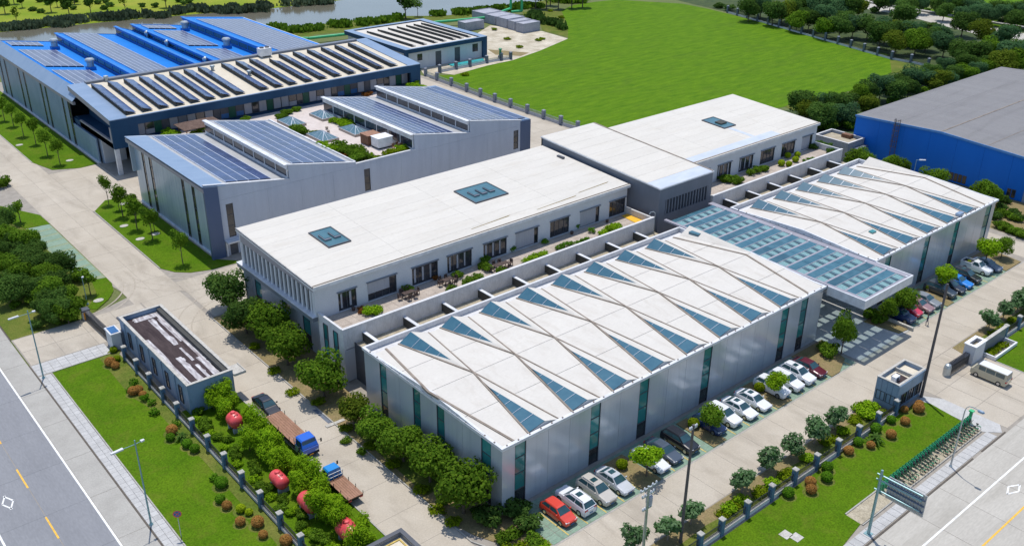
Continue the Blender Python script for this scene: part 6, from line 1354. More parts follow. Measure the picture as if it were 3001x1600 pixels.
def car_kind(key, L, W, hood, belt, roof, base, top, deck=None, sunroof=False, wheel=.33, rails=False):
    w = W/2; h = L/2; dk = deck or belt
    body = MB(); loft(body, [sec(-h, w*.72, w*.62, .38, hood-.2), sec(-h+.12, w*.9, w*.8, .26, hood-.1), sec(-h+.55, w*.99, w*.86, .22, hood-.02), sec(base[0]-.15, w, w*.88, .22, hood+.08), sec(base[0]+.1, w, w*.9, .22, belt),
         sec(0, w, w*.92, .22, belt+.01), sec(base[1]-.3, w, w*.91, .22, belt+.01), sec(base[1]+.05, w*.99, w*.88, .22, dk), sec(h-.3, w*.95, w*.84, .26, dk-.02), sec(h-.08, w*.86, w*.76, .32, dk-.1), sec(h, w*.74, w*.66, .42, dk-.22)])
    wb, wt = w*.88, w*.68
    B = [(-wb, base[0], belt-.02), (wb, base[0], belt-.02), (wb, base[1], dk-.02), (-wb, base[1], dk-.02)]
    T = [(-wt, top[0], roof-.06), (wt, top[0], roof-.06), (wt, top[1], roof-.08), (-wt, top[1], roof-.08)]
    def pane(a, b, c, d, inset=.07):
        P = [Vector(q) for q in (a, b, c, d)]; ce = sum(P, Vector())/4; n = (P[1]-P[0]).cross(P[3]-P[0]).normalized()
        m = MB(); m.face([tuple(p+(ce-p)*inset+n*.012) for p in P]); return m
    pillars = MB()
    i = 0; pillars.v += B+T; pillars.f += [(0, 1, 5, 4), (1, 2, 6, 5), (2, 3, 7, 6), (3, 0, 4, 7)]; pillars.mi += [0]*4
    rf = MB(); loft(rf, [(top[0]-.08, [(-wt*.9, roof-.09), (-wt*.8, roof-.05), (wt*.8, roof-.05), (wt*.9, roof-.09)]), (top[0]+.15, [(-wt*1.02, roof-.08), (-wt*.85, roof), (wt*.85, roof), (wt*1.02, roof-.08)]),
         (top[1]-.15, [(-wt*1.02, roof-.09), (-wt*.85, roof-.01), (wt*.85, roof-.01), (wt*1.02, roof-.09)]), (top[1]+.1, [(-wt*.9, roof-.12), (-wt*.8, roof-.07), (wt*.8, roof-.07), (wt*.9, roof-.12)])])
    ws = pane(B[0], B[1], T[1], T[0], .08); rw = pane(B[2], B[3], T[3], T[2], .1)
    def side(s):
        k = MB(); b0, b1 = (B[1], B[2]) if s > 0 else (B[0], B[3]); t0, t1 = (T[1], T[2]) if s > 0 else (T[0], T[3])
        for u0, u1 in ((.06, .5), (.54, .95)):
            P = [lerp(b0, b1, u0), lerp(b0, b1, u1), lerp(t0, t1, u1*.96+.02), lerp(t0, t1, u0*.9+.03)]
            lo = [lerp(P[0], P[3], .1), lerp(P[1], P[2], .1), lerp(P[1], P[2], .86), lerp(P[0], P[3], .86)]
            k.face([(q[0]+.02*s, q[1], q[2]) for q in (lo if s > 0 else lo[::-1])])
        return k
    def wheelm(): return MB().lathe((0, 0, 0), [(wheel*.62, -.11), (wheel*.96, -.11), (wheel, -.06), (wheel, .06), (wheel*.96, .11), (wheel*.62, .11)], 16, 'x')
    t = dict(body=body.mesh('car_body_'+key, 'paint_white', smooth=False), pillars=pillars.mesh('cabin_'+key, 'paint_white'), roof=rf.mesh('roof_'+key, 'paint_white'),
             windscreen=ws.mesh('windscreen_'+key, 'car_glass'), rear=rw.mesh('rear_window_'+key, 'car_glass'), sides=[side(1).mesh('side_window_'+key, 'car_glass'), side(-1).mesh('side_window_'+key, 'car_glass')],
             under=MB().box(-w*.86, w*.86, -h+.25, h-.25, .13, .3).mesh('underbody_'+key, 'black'),
             tyre=wheelm().mesh('tyre_'+key, 'black'), rim=MB().lathe((0, 0, 0), [(wheel*.2, -.118), (wheel*.6, -.114), (wheel*.6, .114), (wheel*.2, .118)], 12, 'x').mesh('rim_'+key, 'chrome'),
             head=MB().box(-.2, .2, -.05, .12, -.07, .07).mesh('headlight_'+key, 'lamp'), tail=MB().box(-.18, .18, -.1, .05, -.09, .09).mesh('taillight_'+key, 'tail'),
             mirror=MB().box(-.1, .1, -.06, .06, -.06, .08).mesh('mirror_'+key, 'paint_white'), grille=MB().box(-w*.45, w*.45, -.02, .06, -.09, .09).mesh('grille_'+key, 'black'),
             plate=MB().box(-.22, .22, -.015, .015, -.06, .06).mesh('plate_'+key, 'blue_plastic'), sun=MB().box(-.36, .36, -.3, .3, 0, .012).mesh('sunroof_'+key, 'car_glass'),
             railm=MB().tube((0, top[0]+.2, 0), (0, top[1]-.1, 0), .03, n=5).mesh('roof_rail_'+key, 'chrome'))
    CARS[key] = (t, dict(L=L, w=w, h=h, hood=hood, belt=belt, dk=dk, roof=roof, base=base, top=top, wheel=wheel, sunroof=sunroof, rails=rails, wt=wt))
car_kind('sedan', 4.75, 1.84, .80, .95, 1.45, (-1.05, 1.75), (-.3, .95), .98)
car_kind('sedan_sun', 4.75, 1.84, .80, .95, 1.45, (-1.05, 1.75), (-.3, .95), .98, sunroof=True)
car_kind('hatch', 4.1, 1.76, .86, 1.0, 1.53, (-1.0, 1.95), (-.25, 1.4), 1.02)
car_kind('suv', 4.65, 1.88, .98, 1.12, 1.70, (-1.05, 2.2), (-.25, 1.7), 1.14, sunroof=True, wheel=.37, rails=True)
car_kind('suv_plain', 4.6, 1.86, .98, 1.12, 1.68, (-1.05, 2.2), (-.25, 1.7), 1.14, wheel=.37)
def recolour(o, m): o.material_slots[0].link = 'OBJECT'; o.material_slots[0].material = M[m]
def car(kind, x, y, colour, label, rz=0.0, group=None, name='parked_car', cat='car'):
    t, d = CARS[kind]; c = 'paint_'+colour
    o = thing(name, label, cat, (x, y, .03), rz, group)
    for nm, k in (('body', 'body'), ('cabin', 'pillars'), ('roof', 'roof')): recolour(link(nm, t[k], o), c)
    link('windscreen', t['windscreen'], o); link('rear_window', t['rear'], o)
    for s in (0, 1): link('side_window', t['sides'][s], o)
    link('underbody', t['under'], o)
    for sx in (-1, 1):
        for yy in (-d['h']+.88, d['h']-.86):
            w = link('wheel', t['tyre'], o, (sx*(d['w']-.09), yy, d['wheel'])); link('rim', t['rim'], w)
        link('headlight', t['head'], o, (sx*d['w']*.66, -d['h']+.12, d['hood']-.2), (0, 0, sx*.25)); link('taillight', t['tail'], o, (sx*d['w']*.66, d['h']-.08, d['dk']-.2), (0, 0, -sx*.2))
        recolour(link('mirror', t['mirror'], o, (sx*(d['w']+.06), d['base'][0]+.3, d['belt']+.06)), c)
        if d['rails']: link('roof_rail', t['railm'], o, (sx*d['wt']*.9, 0, d['roof']+.03))
    link('grille', t['grille'], o, (0, -d['h']+.02, .52)); link('number_plate', t['plate'], o, (0, -d['h']-.02, .42)); link('number_plate', t['plate'], o, (0, d['h']+.01, .58))
    if d['sunroof']: link('sunroof', t['sun'], o, (0, d['top'][0]+.75, d['roof']+.004))
    return o
g = 'cars parked along the halls'
Y = 54.85
for kind, x, colour, label, flip in (('hatch', 53.6, 'red', 'red hatchback at the left end of the parking row', 0), ('suv', 56.15, 'white', 'white car parked nose-in beside the red hatchback, tail lights towards the drive', 1),
    ('suv', 58.95, 'beige', 'beige car with sunroof, third from the red end of the parking row', 0), ('sedan_sun', 61.6, 'silver', 'silver white sedan with sunroof left of the first tree island', 0),
    ('sedan', 67.3, 'white', 'white sedan half hidden right behind the first bright tree', 0), ('sedan', 69.6, 'slate_car', 'dark slate sedan right of the first bright tree', 0), ('suv_plain', 72.4, 'black_car', 'black car between the slate sedan and the second tree island', 0),
    ('hatch', 77.6, 'navy_car', 'small deep blue hatchback peeking out beneath the second tree', 0), ('suv_plain', 80.25, 'white', 'white car right of the small deep blue hatchback', 0),
    ('sedan_sun', 82.95, 'white', 'white sedan with sunroof in the middle of the white cars', 0), ('sedan_sun', 85.65, 'white', 'white sedan with sunroof just left of the third tree island', 0),
    ('suv_plain', 89.75, 'white', 'white car half covered by the third parking tree', 0), ('suv_plain', 92.35, 'white', 'white car right of the third parking tree', 0), ('suv', 94.8, 'white', 'white car with sunroof beside the maroon sedan', 0),
    ('sedan', 97.35, 'maroon', 'shiny maroon sedan at the end of the row before the canopy', 0), ('suv_plain', 119.35, 'navy_car', 'dark blue car deep in the shade by the canopy corner', 0), ('hatch', 121.9, 'crimson', 'small crimson hatchback by the walking person', 0),
    ('sedan', 124.5, 'pinkish', 'dusty pinkish dark sedan right of the crimson hatchback', 0), ('sedan', 126.7, 'steel_grey', 'steel grey sedan beside the fourth tree island', 0), ('suv', 131.3, 'dark_grey', 'dark grey car under the bright tree past the canopy', 0),
    ('sedan', 133.85, 'black_car', 'black sedan left of the vivid blue sedan', 0), ('sedan', 136.4, 'blue_car', 'vivid blue sedan among dark cars at the far right', 0), ('suv', 138.95, 'black_car', 'black car with roof rails right of the vivid blue sedan', 0), ('sedan', 145.6, 'greyblue', 'grey blue sedan last in the row at the far right', 0)):
    car(kind, x, Y+(.15 if flip else random.uniform(-.15, .15)), colour, label, math.pi if flip else 0, g)
car('sedan', 39.85, 91.0, 'black_car', 'black sedan on the left drive right behind the flatbed truck', 0)
# pickup
pk = car('suv_plain', 143.2, Y+.3, 'white', 'white pickup truck with open load bed under the far bright tree', 0, g, 'pickup_truck', 'pickup')
for ch in list(pk.children):
    if ch.name.split('.')[0] in ('cabin', 'roof', 'windscreen', 'rear_window', 'side_window', 'roof_rail', 'sunroof'): bpy.data.objects.remove(ch)
def cab_part(name, b, m, parent): return link(name, b.mesh(name, m), parent)
cabm = MB(); cabm.v += [(-.82, -1.0, 1.1), (.82, -1.0, 1.1), (.82, .55, 1.12), (-.82, .55, 1.12), (-.66, -.35, 1.72), (.66, -.35, 1.72), (.66, .4, 1.72), (-.66, .4, 1.72)]
cabm.f += [(0, 1, 5, 4), (1, 2, 6, 5), (2, 3, 7, 6), (3, 0, 4, 7), (4, 5, 6, 7)]; cabm.mi += [0]*5
cab_part('cabin', cabm, 'paint_white', pk)
gl = MB(); gl.face([(-.7, -.96, 1.17), (.7, -.96, 1.17), (.58, -.42, 1.69), (-.58, -.42, 1.69)]); cab_part('windscreen', gl, 'car_glass', pk)
gl = MB(); gl.face([(-.6, .56, 1.2), (-.55, .44, 1.66), (.55, .44, 1.66), (.6, .56, 1.2)][::-1]); cab_part('rear_window', gl, 'car_glass', pk)
for s in (-1, 1):
    gl = MB(); q = [(s*.825, -.7, 1.2), (s*.825, .4, 1.2), (s*.69, .3, 1.67), (s*.69, -.3, 1.67)]; gl.face(q if s > 0 else q[::-1]); cab_part('side_window', gl, 'car_glass', pk)
bd = MB(); bd.box(-.84, .84, .7, 2.2, 1.15, 1.16); cab_part('load_bed', bd, 'black', pk)
bd = MB(); bd.box(-.92, -.84, .6, 2.3, 1.1, 1.38).box(.84, .92, .6, 2.3, 1.1, 1.38).box(-.84, .84, 2.22, 2.3, 1.1, 1.38).box(-.84, .84, .6, .68, 1.1, 1.38); cab_part('bed_side', bd, 'paint_white', pk)
# minibus
vb = thing('minibus', 'beige minibus parked on the concrete apron outside the right gate', 'van', (113.55, 38.9, .03), math.pi)
b = MB(); loft(b, [(-2.3, [(-.7, .4), (-.72, .9), (.72, .9), (.7, .4)]), (-2.22, [(-.82, .3), (-.82, 1.0), (.82, 1.0), (.82, .3)]), (-1.6, [(-.84, .26), (-.84, 1.08), (.84, 1.08), (.84, .26)]), (2.2, [(-.84, .26), (-.84, 1.08), (.84, 1.08), (.84, .26)]), (2.3, [(-.8, .34), (-.8, 1.05), (.8, 1.05), (.8, .34)])]); cab_part('body', b, 'paint_van_beige', vb)
b = MB(); loft(b, [(-2.0, [(-.8, 1.06), (-.78, 1.1), (.78, 1.1), (.8, 1.06)]), (-1.35, [(-.83, 1.06), (-.72, 1.86), (.72, 1.86), (.83, 1.06)]), (2.22, [(-.83, 1.06), (-.72, 1.86), (.72, 1.86), (.83, 1.06)])]); cab_part('cabin', b, 'paint_van_beige', vb)
b = MB(); loft(b, [(-1.4, [(-.72, 1.84), (-.6, 1.93), (.6, 1.93), (.72, 1.84)]), (2.2, [(-.72, 1.84), (-.6, 1.93), (.6, 1.93), (.72, 1.84)])]); cab_part('roof', b, 'paint_white', vb)
b = MB(); b.face([(-.7, -1.93, 1.2), (.7, -1.93, 1.2), (.64, -1.42, 1.78), (-.64, -1.42, 1.78)]); cab_part('windscreen', b, 'car_glass', vb)
b = MB(); b.face([(-.62, 2.235, 1.75), (.62, 2.235, 1.75), (.68, 2.235, 1.2), (-.68, 2.235, 1.2)]); cab_part('rear_window', b, 'car_glass', vb)
for s in (-1, 1):
    for y0, y1 in ((-1.3, -.45), (-.35, .75), (.85, 1.95)):
        b = MB(); q = [(s*.825, y0, 1.2), (s*.825, y1, 1.2), (s*.755, y1, 1.72), (s*.755, y0, 1.72)]; b.face(q if s > 0 else q[::-1]); cab_part('side_window', b, 'car_glass', vb)
    for yy in (-1.45, 1.4):
        w = link('wheel', CARS['sedan'][0]['tyre'], vb, (s*.76, yy, .33)); link('rim', CARS['sedan'][0]['rim'], w)
    link('headlight', CARS['sedan'][0]['head'], vb, (s*.6, -2.25, .78)); link('taillight', CARS['sedan'][0]['tail'], vb, (s*.68, 2.28, .85))
# flatbed trucks
def flatbed(label, x, y, rz, bl, cabc, w=2.1, k=1.0, deck='bed_wood'):
    t = thing('flatbed_truck', label, 'truck', (x, y, .03), rz)
    h = w/2; cl = 1.75*k; front = -(bl+cl)/2; cb = front+cl
    b = MB(); loft(b, [(front, [(-h*.9, .45), (-h*.93, 1.25*k), (h*.93, 1.25*k), (h*.9, .45)]), (front+.1, [(-h*.95, .4), (-h*.96, 1.3*k), (h*.96, 1.3*k), (h*.95, .4)]), (cb, [(-h*.95, .4), (-h*.96, 1.3*k), (h*.96, 1.3*k), (h*.95, .4)])]); cab_part('cab', b, cabc, t)
    b = MB(); loft(b, [(front+.08, [(-h*.95, 1.28*k), (-h*.9, 1.4*k), (h*.9, 1.4*k), (h*.95, 1.28*k)]), (front+.5, [(-h*.95, 1.28*k), (-h*.82, 2.12*k), (h*.82, 2.12*k), (h*.95, 1.28*k)]), (cb-.1, [(-h*.95, 1.28*k), (-h*.84, 2.15*k), (h*.84, 2.15*k), (h*.95, 1.28*k)])]); cab_part('cab_upper', b, cabc, t)
    b = MB(); loft(b, [(front+.4, [(-h*.84, 2.1*k), (-h*.7, 2.24*k), (h*.7, 2.24*k), (h*.84, 2.1*k)]), (cb-.08, [(-h*.86, 2.12*k), (-h*.72, 2.28*k), (h*.72, 2.28*k), (h*.86, 2.12*k)])]); cab_part('cab_roof', b, cabc, t)
    b = MB(); b.face([(-h*.84, front+.1, 1.4*k), (h*.84, front+.1, 1.4*k), (h*.74, front+.44, 2.05*k), (-h*.74, front+.44, 2.05*k)]); cab_part('windscreen', b, 'car_glass', t)
    for s in (-1, 1):
        b = MB(); q = [(s*h*.955, front+.45, 1.38*k), (s*h*.955, cb-.35, 1.38*k), (s*h*.855, cb-.35, 2.02*k), (s*h*.855, front+.6, 2.02*k)]; b.face(q if s > 0 else q[::-1]); cab_part('side_window', b, 'car_glass', t)
        link('headlight', CARS['sedan'][0]['head'], t, (s*h*.68, front+.02, .78))
        b = MB(); b.tube((s*h, front+.3, 1.7*k), (s*(h+.3), front+.1, 1.75*k), .02, n=4); b.box(s*(h+.3)-.08, s*(h+.3)+.08, front+.05, front+.12, 1.5*k, 1.95*k); cab_part('mirror', b, 'black', t)
        for yy, dz in ((front+.85, 0), (cb+bl-1.2, 0)):
            wl_ = link('wheel', CARS['suv'][0]['tyre'], t, (s*(h-.15), yy, .42), (0, 0, 0), (1.3, 1.15, 1.15)); link('rim', CARS['suv'][0]['rim'], wl_)
    b = MB(); b.box(-h*.92, h*.92, front-.06, front+.02, .38, .62); cab_part('bumper', b, 'black', t)
    b = MB(); b.box(-.25, .25, front-.08, front-.06, .42, .56); cab_part('number_plate', b, 'orange', t)
    b = MB(); b.box(-.4, .4, cb-.2, cb+bl-.1, .5, .85); cab_part('chassis', b, 'black', t)
    n = 7
    for j in range(n): link('deck_plank', unit_box(deck), t, (-h+w*(j+.5)/n, cb+.12+bl/2, 1.08*k), (0, 0, 0), (w/n-.02, bl, .08))
    b = MB(); b.box(-h, h, cb+.1, cb+.12+bl, .88*k, 1.03*k); cab_part('deck_frame', b, 'black', t)
    b = MB()
    for xx in (-h+.06, -h*.33, h*.33, h-.06): b.tube((xx, cb+.16, 1.1*k), (xx, cb+.16, 2.0*k), .035, n=5)
    for zz_ in (1.5*k, 2.0*k): b.tube((-h+.06, cb+.16, zz_), (h-.06, cb+.16, zz_), .035, n=5)
    cab_part('headboard', b, 'steel', t)
    b = MB()
    for s in (-1, 1):
        for j in range(3): b.tube((s*h, cb+1.2+j*bl*.36, 1.1*k), (s*h, cb+1.2+j*bl*.36, 1.55*k), .04, n=5)
    cab_part('stake', b, 'rail', t)
    for s in (-1, 1): link('taillight', CARS['sedan'][0]['tail'], t, (s*h*.75, cb+bl+.1, .8))
    return t
flatbed('large flatbed truck with deep blue cab and long rusty bed beside the hedge', 39.25, 83.7, 0, 6.9, 'paint_truck_blue')
flatbed('small flatbed truck with light blue cab facing away, bed towards the viewer', 38.75, 72.3, math.pi, 3.9, 'paint_truck_cyan', 1.8, .92, 'bed_wood')

# ================================================================== STREET FURNITURE
def lamp(label, x, y, h, arms, m='teal_pole', r=.085):
    t = thing('street_lamp', label, 'street lamp', (x, y, 0))
    MB().tube((x, y, 0), (x, y, h), r*1.2, r*.7, 8).lathe((x, y, 0), [(.22, 0), (.22, .12), (.12, .3)], 8).build('pole', m, t)
    for dx, dy, z, L, hd in arms:
        a = MB().tube((x, y, z), (x+dx*L, y+dy*L, z+.18*L*.3), r*.5, r*.4, 6).build('arm', m, t)
        e = (x+dx*L, y+dy*L, z+.18*L*.3); n = (-dy*.16, dx*.16)
        hb_ = MB(); hb_.prism([(e[0]-n[0], e[1]-n[1]), (e[0]+dx*hd-n[0]*.7, e[1]+dy*hd-n[1]*.7), (e[0]+dx*hd+n[0]*.7, e[1]+dy*hd+n[1]*.7), (e[0]+n[0], e[1]+n[1])], e[2]-.05, e[2]+.1); hb_.build('lamp_head', 'white_trim', t)
    return t
lamp('tall street lamp with long white head over the left road, nearer the viewer', 21.4, 79.9, 10.3, [(-1, -.1, 9.85, 1.2, 1.2), (1, .1, 9.85, .55, .35)])
lamp('tall street lamp with long white head over the left road, by the gate drive', 21.6, 114.9, 9.6, [(-1, -.1, 9.2, 1.1, 1.2), (1, .1, 9.2, .5, .35)])
lamp('short plain teal lamp post by the left gate drive unit', 32.5, 131.3, 4.3, [(.5, .8, 4.2, .2, .35)], r=.06)
fl = (159.66, 76.02)
lamp('slim lamp with white head in front of the blue warehouse wall', fl[0], fl[1], 9, [(.7, -.7, 8.95, .5, 1.1)], r=.07)
t = thing('street_lamp', 'arched grey street lamp standing by the bicycle stand on the right pavement', 'street lamp', (92.4, 33.2, 0))
MB().tube((92.4, 33.2, 0), (92.4, 33.2, 7.4), .1, .07, 8).lathe((92.4, 33.2, 0), [(.2, 0), (.2, .12), (.11, .3)], 8).build('pole', 'steel', t)
MB().path([(92.4, 33.2, 7.4), (92.38, 33.1, 7.85), (92.33, 32.85, 8.15), (92.25, 32.4, 8.3), (92.1, 31.7, 8.32)], .05, 6).build('arm', 'steel', t)
MB().lathe((92.05, 31.45, 8.3), [(.05, -.35), (.17, -.2), (.19, .2), (.1, .38)], 8, 'y').build('lamp_head', 'wall_blue_grey', t)
def pole(label, x, y, h, r, m='pole_dark', arms=()):
    t = thing('utility_pole', label, 'utility pole', (x, y, 0)); MB().tube((x, y, 0), (x, y, h), r, r*.7, 10).build('shaft', m, t)
    for z, L in arms:
        MB().box(x-L, x+L, y-.06, y+.06, z-.06, z+.06).build('crossarm', 'steel', t)
        for k in (-.95, -.5, .5, .95): MB().lathe((x+k*L, y, z+.06), [(.05, 0), (.1, .05), (.06, .12), (.1, .17), (.05, .26)], 8).build('insulator', 'white_trim', t)
    return t
pole('tall thin dark pole standing beside the gate booth', 102.9, 42.35, 15.6, .19)
pole('tall bare pole in the front drive strip, left of the row of small trees', 60.2, 44.3, 14, .17, arms=((13.6, .5),))
p2 = pole('shorter pole carrying crossarms and transformer at the bottom edge', 55.2, 44.8, 9.2, .17, 'steel', ((9.0, 1.1), (8.2, .8), (6.6, .6)))
MB().lathe((55.55, 44.9, 7.0), [(.3, 0), (.33, .1), (.33, .8), (.2, .95)], 10).build('transformer', 'old_concrete', p2)
# overhead direction sign seen from behind
t = thing('gantry_sign', 'grey overhead road sign on a mast, its ribbed back towards the viewer', 'road sign', (75.6, 33.1, 0))
MB().tube((75.6, 33.1, 0), (75.6, 33.1, 7.9), .16, .12, 10).box(75.25, 75.95, 32.75, 33.45, 0, .12).build('mast', 'teal_pole', t)
for z in (6.7, 5.5, 7.3): MB().tube((75.6, 33.5, z), (75.75, 28.9, z), .08, n=8).build('arm', 'teal_pole', t)
MB().box(75.98, 76.06, 28.6, 32.45, 4.85, 7.35).build('panel', 'grey_sheet', t)
for k in range(13): piece('rib', 'cap', t, 75.9, 75.98, 28.75+k*.3, 28.8+k*.3, 4.9, 7.3)
for z in (5.4, 6.1, 6.8): piece('rail', 'indigo', t, 75.84, 75.9, 28.65, 32.4, z-.07, z+.07)
t = thing('road_sign', 'round red and blue no parking sign on a post in the left lawn', 'road sign', (22.95, 76.2, 0))
MB().tube((22.95, 76.2, 0), (22.95, 76.2, 3.3), .04, n=6).build('post', 'steel', t)
dv = Vector((-.45, -.89, 0)).normalized(); sv = Vector((-dv.y, dv.x, 0))
def disc(name, m, r0, r1, off, parent, c=Vector((22.95, 76.2, 3.0))):
    b = MB(); n = 24; f0 = c+dv*off
    for k in range(n):
        a, a2 = 6.2832*k/n, 6.2832*(k+1)/n
        P = [f0+sv*math.cos(q)*r+Vector((0, 0, math.sin(q)))*r for q, r in ((a, r1), (a2, r1), (a2, r0), (a, r0))]
        b.face([tuple(x) for x in P])
    return b.build(name, m, parent)
disc('plate', 'steel', .001, .42, .05, t); disc('blue_face', 'blue_plastic', .001, .33, .058, t); disc('red_rim', 'paint_red', .33, .42, .06, t)
b = MB(); c0 = Vector((22.95, 76.2, 3.0))+dv*.064; dg = (sv+Vector((0, 0, 1))).normalized(); dq = (sv-Vector((0, 0, 1))).normalized()
for q in (dg, dq): 
    o2 = dq if q is dg else dg; b.face([tuple(c0+q*.33+o2*.035), tuple(c0-q*.33+o2*.035), tuple(c0-q*.33-o2*.035), tuple(c0+q*.33-o2*.035)])
b.build('red_cross', 'paint_red', t)

# ------------------------------------------------------------------ shared bicycles in green docks
bk = thing('bicycle', 'green and grey shared bicycle docked in the rack', 'bicycle', (0, 0, 0))
def ring(c, R_, r, n=14):
    m = MB(); P = [(c[0], c[1]+R_*math.cos(6.2832*k/n), c[2]+R_*math.sin(6.2832*k/n)) for k in range(n+1)]; m.path(P, r, 4); return m
for yy in (-.52, .52): 
    w = ring((0, yy, .33), .31, .025); w.tube((-.05, yy, .33), (.05, yy, .33), .05, n=6); w.build('wheel', 'black', bk)
f = MB(); f.path([(0, .52, .33), (0, .12, .32), (0, .3, .78)], .03, 5).path([(0, .12, .32), (0, -.36, .72), (0, -.3, .98)], .035, 5).path([(0, -.36, .72), (0, -.52, .33)], .03, 5).tube((0, .3, .78), (0, .52, .33), .025, n=5).build('frame', 'green_dock', bk)
MB().tube((-.28, -.28, 1.0), (.28, -.28, 1.0), .025, n=5).build('handlebar', 'black', bk); MB().box(-.08, .08, .18, .45, .82, .9).build('saddle', 'black', bk)
MB().box(-.16, .16, -.72, -.42, .72, .95).build('basket', 'rail', bk); MB().box(-.04, .04, .3, .8, .66, .7).build('mudguard', 'green_dock', bk)
index_kids(bk)
dk = thing('bicycle_dock', 'green post of the shared bicycle rack', 'bike dock', (0, 0, 0))
MB().box(-.09, .09, -.12, .12, 0, .85).build('post', 'green_dock', dk); MB().path([(0, .1, .8), (0, 0, 1.05), (0, -.3, .95), (0, -.35, .7)], .05, 6).build('hook', 'green_dock', dk)
index_kids(dk)
nb = 31
for k in range(nb):
    x = 82.3+k*.63
    d2 = dk if k == 0 else copy_tree(dk); d2.location = (x, 35.85, .07); d2['label'] = '%s green dock from the sign-mast end of the bicycle rack' % (ORD[k] if k < 30 else 'thirty-first'); d2['group'] = 'green bicycle docks'; d2.scale = (1.2, 1.2, 1.3)
    if k in (0, 1, 2, 5, 9, 16, 17, 22): continue
    b2 = copy_tree(bk); b2.location = (x+.05, 35.0, .07); b2.rotation_euler = (0, random.uniform(-.12, .12), math.pi+random.uniform(-.15, .15)); b2['group'] = 'bicycles in the rack'
    b2['label'] = 'shared bicycle at the %s green dock from the sign-mast end' % (ORD[k] if k < 30 else 'thirty-first')
def drop(o):
    for ch in list(o.children): drop(ch)
    bpy.data.objects.remove(o)
drop(bk)
sk = thing('dock_terminal', 'taller bright green payment terminal at the gate end of the bicycle rack', 'terminal', (102.0, 35.9, 0))
MB().box(101.85, 102.15, 35.75, 36.05, 0, 1.7).build('body', 'green_pipe', sk); MB().box(101.75, 102.25, 35.65, 36.15, 1.7, 1.85).build('cap', 'green_pipe', sk); MB().box(101.9, 102.1, 35.73, 35.75, 1.1, 1.5).build('screen', 'dark_glass', sk)

# ------------------------------------------------------------------ red tanks in the hedge
for k, (x, y, L, r, lb) in enumerate(((35.3, 65.1, 3.2, .95, 'big coral red rounded tank lying in the hedge, nearest the bottom edge'), (34.5, 71.5, 2.8, .85, 'coral red rounded tank, second from the bottom edge in the hedge'), (34.0, 76.8, 2.6, .75, 'coral red tank half overgrown in the middle of the hedge'), (35.2, 89.6, 2.2, .85, 'coral red tank near the old guard house end of the hedge'))):
    t = thing('red_tank', lb, 'tank', (x, y, 0), group='coral red tanks in the hedge')
    h = L/2; pr = [(r*.15, -h)]+[(r*math.sin(a), -h+r*.7*(1-math.cos(a))) for a in (.4, .8, 1.2, 1.57)]+[(r, 0), (r*1.03, .02), (r, .04)]+[(r*math.sin(a), h-r*.7*(1-math.cos(a))) for a in (1.57, 1.2, .8, .4)]+[(r*.15, h)]
    MB().lathe((x, y, r+.45), pr, 18, 'y').build('shell', 'red_plastic', t, smooth=True)
    MB().box(x-.6, x+.6, y-h*.6-.15, y-h*.6+.15, 0, .6).box(x-.6, x+.6, y+h*.6-.15, y+h*.6+.15, 0, .6).build('cradle', 'old_concrete', t)
    MB().lathe((x, y+.3, 2*r+.42), [(.28, 0), (.28, .12), (.22, .18), (.05, .2)], 12).build('manhole_lid', 'red_plastic', t)
    MB().path([(x-.2, y-.5, 2*r+.4), (x-.2, y-.5, 2*r+.55), (x+.2, y-.5, 2*r+.55), (x+.2, y-.5, 2*r+.4)], .035, 5).build('lifting_handle', 'black', t)

# ------------------------------------------------------------------ things on the rubble yard
for (x0, x1, y0, y1, h, lb) in ((187.6, 195.4, 242.8, 246.6, 2.7, 'grey stained concrete tank beside the green pipe, left of the others'), (201.6, 209.2, 250.6, 257.0, 2.8, 'grey concrete tank at the back, under the green pipe arch'), (201.4, 209.0, 244.4, 250.1, 2.8, 'grey concrete tank, middle of the stepped row'), (201.3, 208.8, 238.4, 243.9, 2.9, 'grey concrete tank with two joints facing the rubble'), (201.0, 208.0, 234.2, 237.7, 2.8, 'narrow grey concrete tank second from the front'), (200.5, 207.6, 229.5, 233.2, 2.9, 'grey concrete tank at the front corner of the rubble yard')):
    t = thing('concrete_tank', lb, 'tank', ((x0+x1)/2, (y0+y1)/2, 0))
    MB().box(x0, x1, y0, y0+.3, 0, h).box(x0, x0+.3, y0+.3, y1, 0, h).box(x1-.3, x1, y0+.3, y1, 0, h).box(x0+.3, x1-.3, y1-.3, y1, 0, h).build('wall', 'old_concrete', t)
    MB().box(x0+.25, x1-.25, y0+.25, y1-.25, h-.25, h-.12).build('cover', 'old_concrete', t)
    for k in range(4): MB().box(x0-.06, x0, y0+.2+k*(y1-y0-.6)/3, y0+.4+k*(y1-y0-.6)/3, 0, h).build('buttress', 'old_concrete', t)
pp = MB(); pp.path([(126, 268, 1.5)] + [(x, y, 1.5) for x, y in [(140.42,258.32), (150.5,256.6)]] + [(x, y, 1.5) for x, y in [(185.31,254.22), (191.08,252.48), (204.55,249.59)]] + [(211, 254, 1.5), (218.8, 257.2, 1.5), (218.8, 257.2, 6.2), (219.6, 254.2, 6.2), (219.9, 252.6, 4.6), (219.9, 252.6, 1.2), (216, 253.6, 1.2)], .42, 8)
gp = thing('green_pipe', 'long bright green pipe along the river bank ending in a raised arch', 'pipe', (200, 252, 0)); pp.build('pipe', 'green_pipe', gp)
sp = MB()
for a in ((184, 252), (192, 250), (199, 249), (207, 252), (213, 255)): sp.box(a[0]-.2, a[0]+.2, a[1]-.2, a[1]+.2, 0, 1.2)
sp.build('support', 'old_concrete', gp)
hyd = (172.28, 206.91)
t = thing('standpipe', 'green valve standpipe by the dark posts of the rubble yard', 'standpipe', (hyd[0], hyd[1], 0))
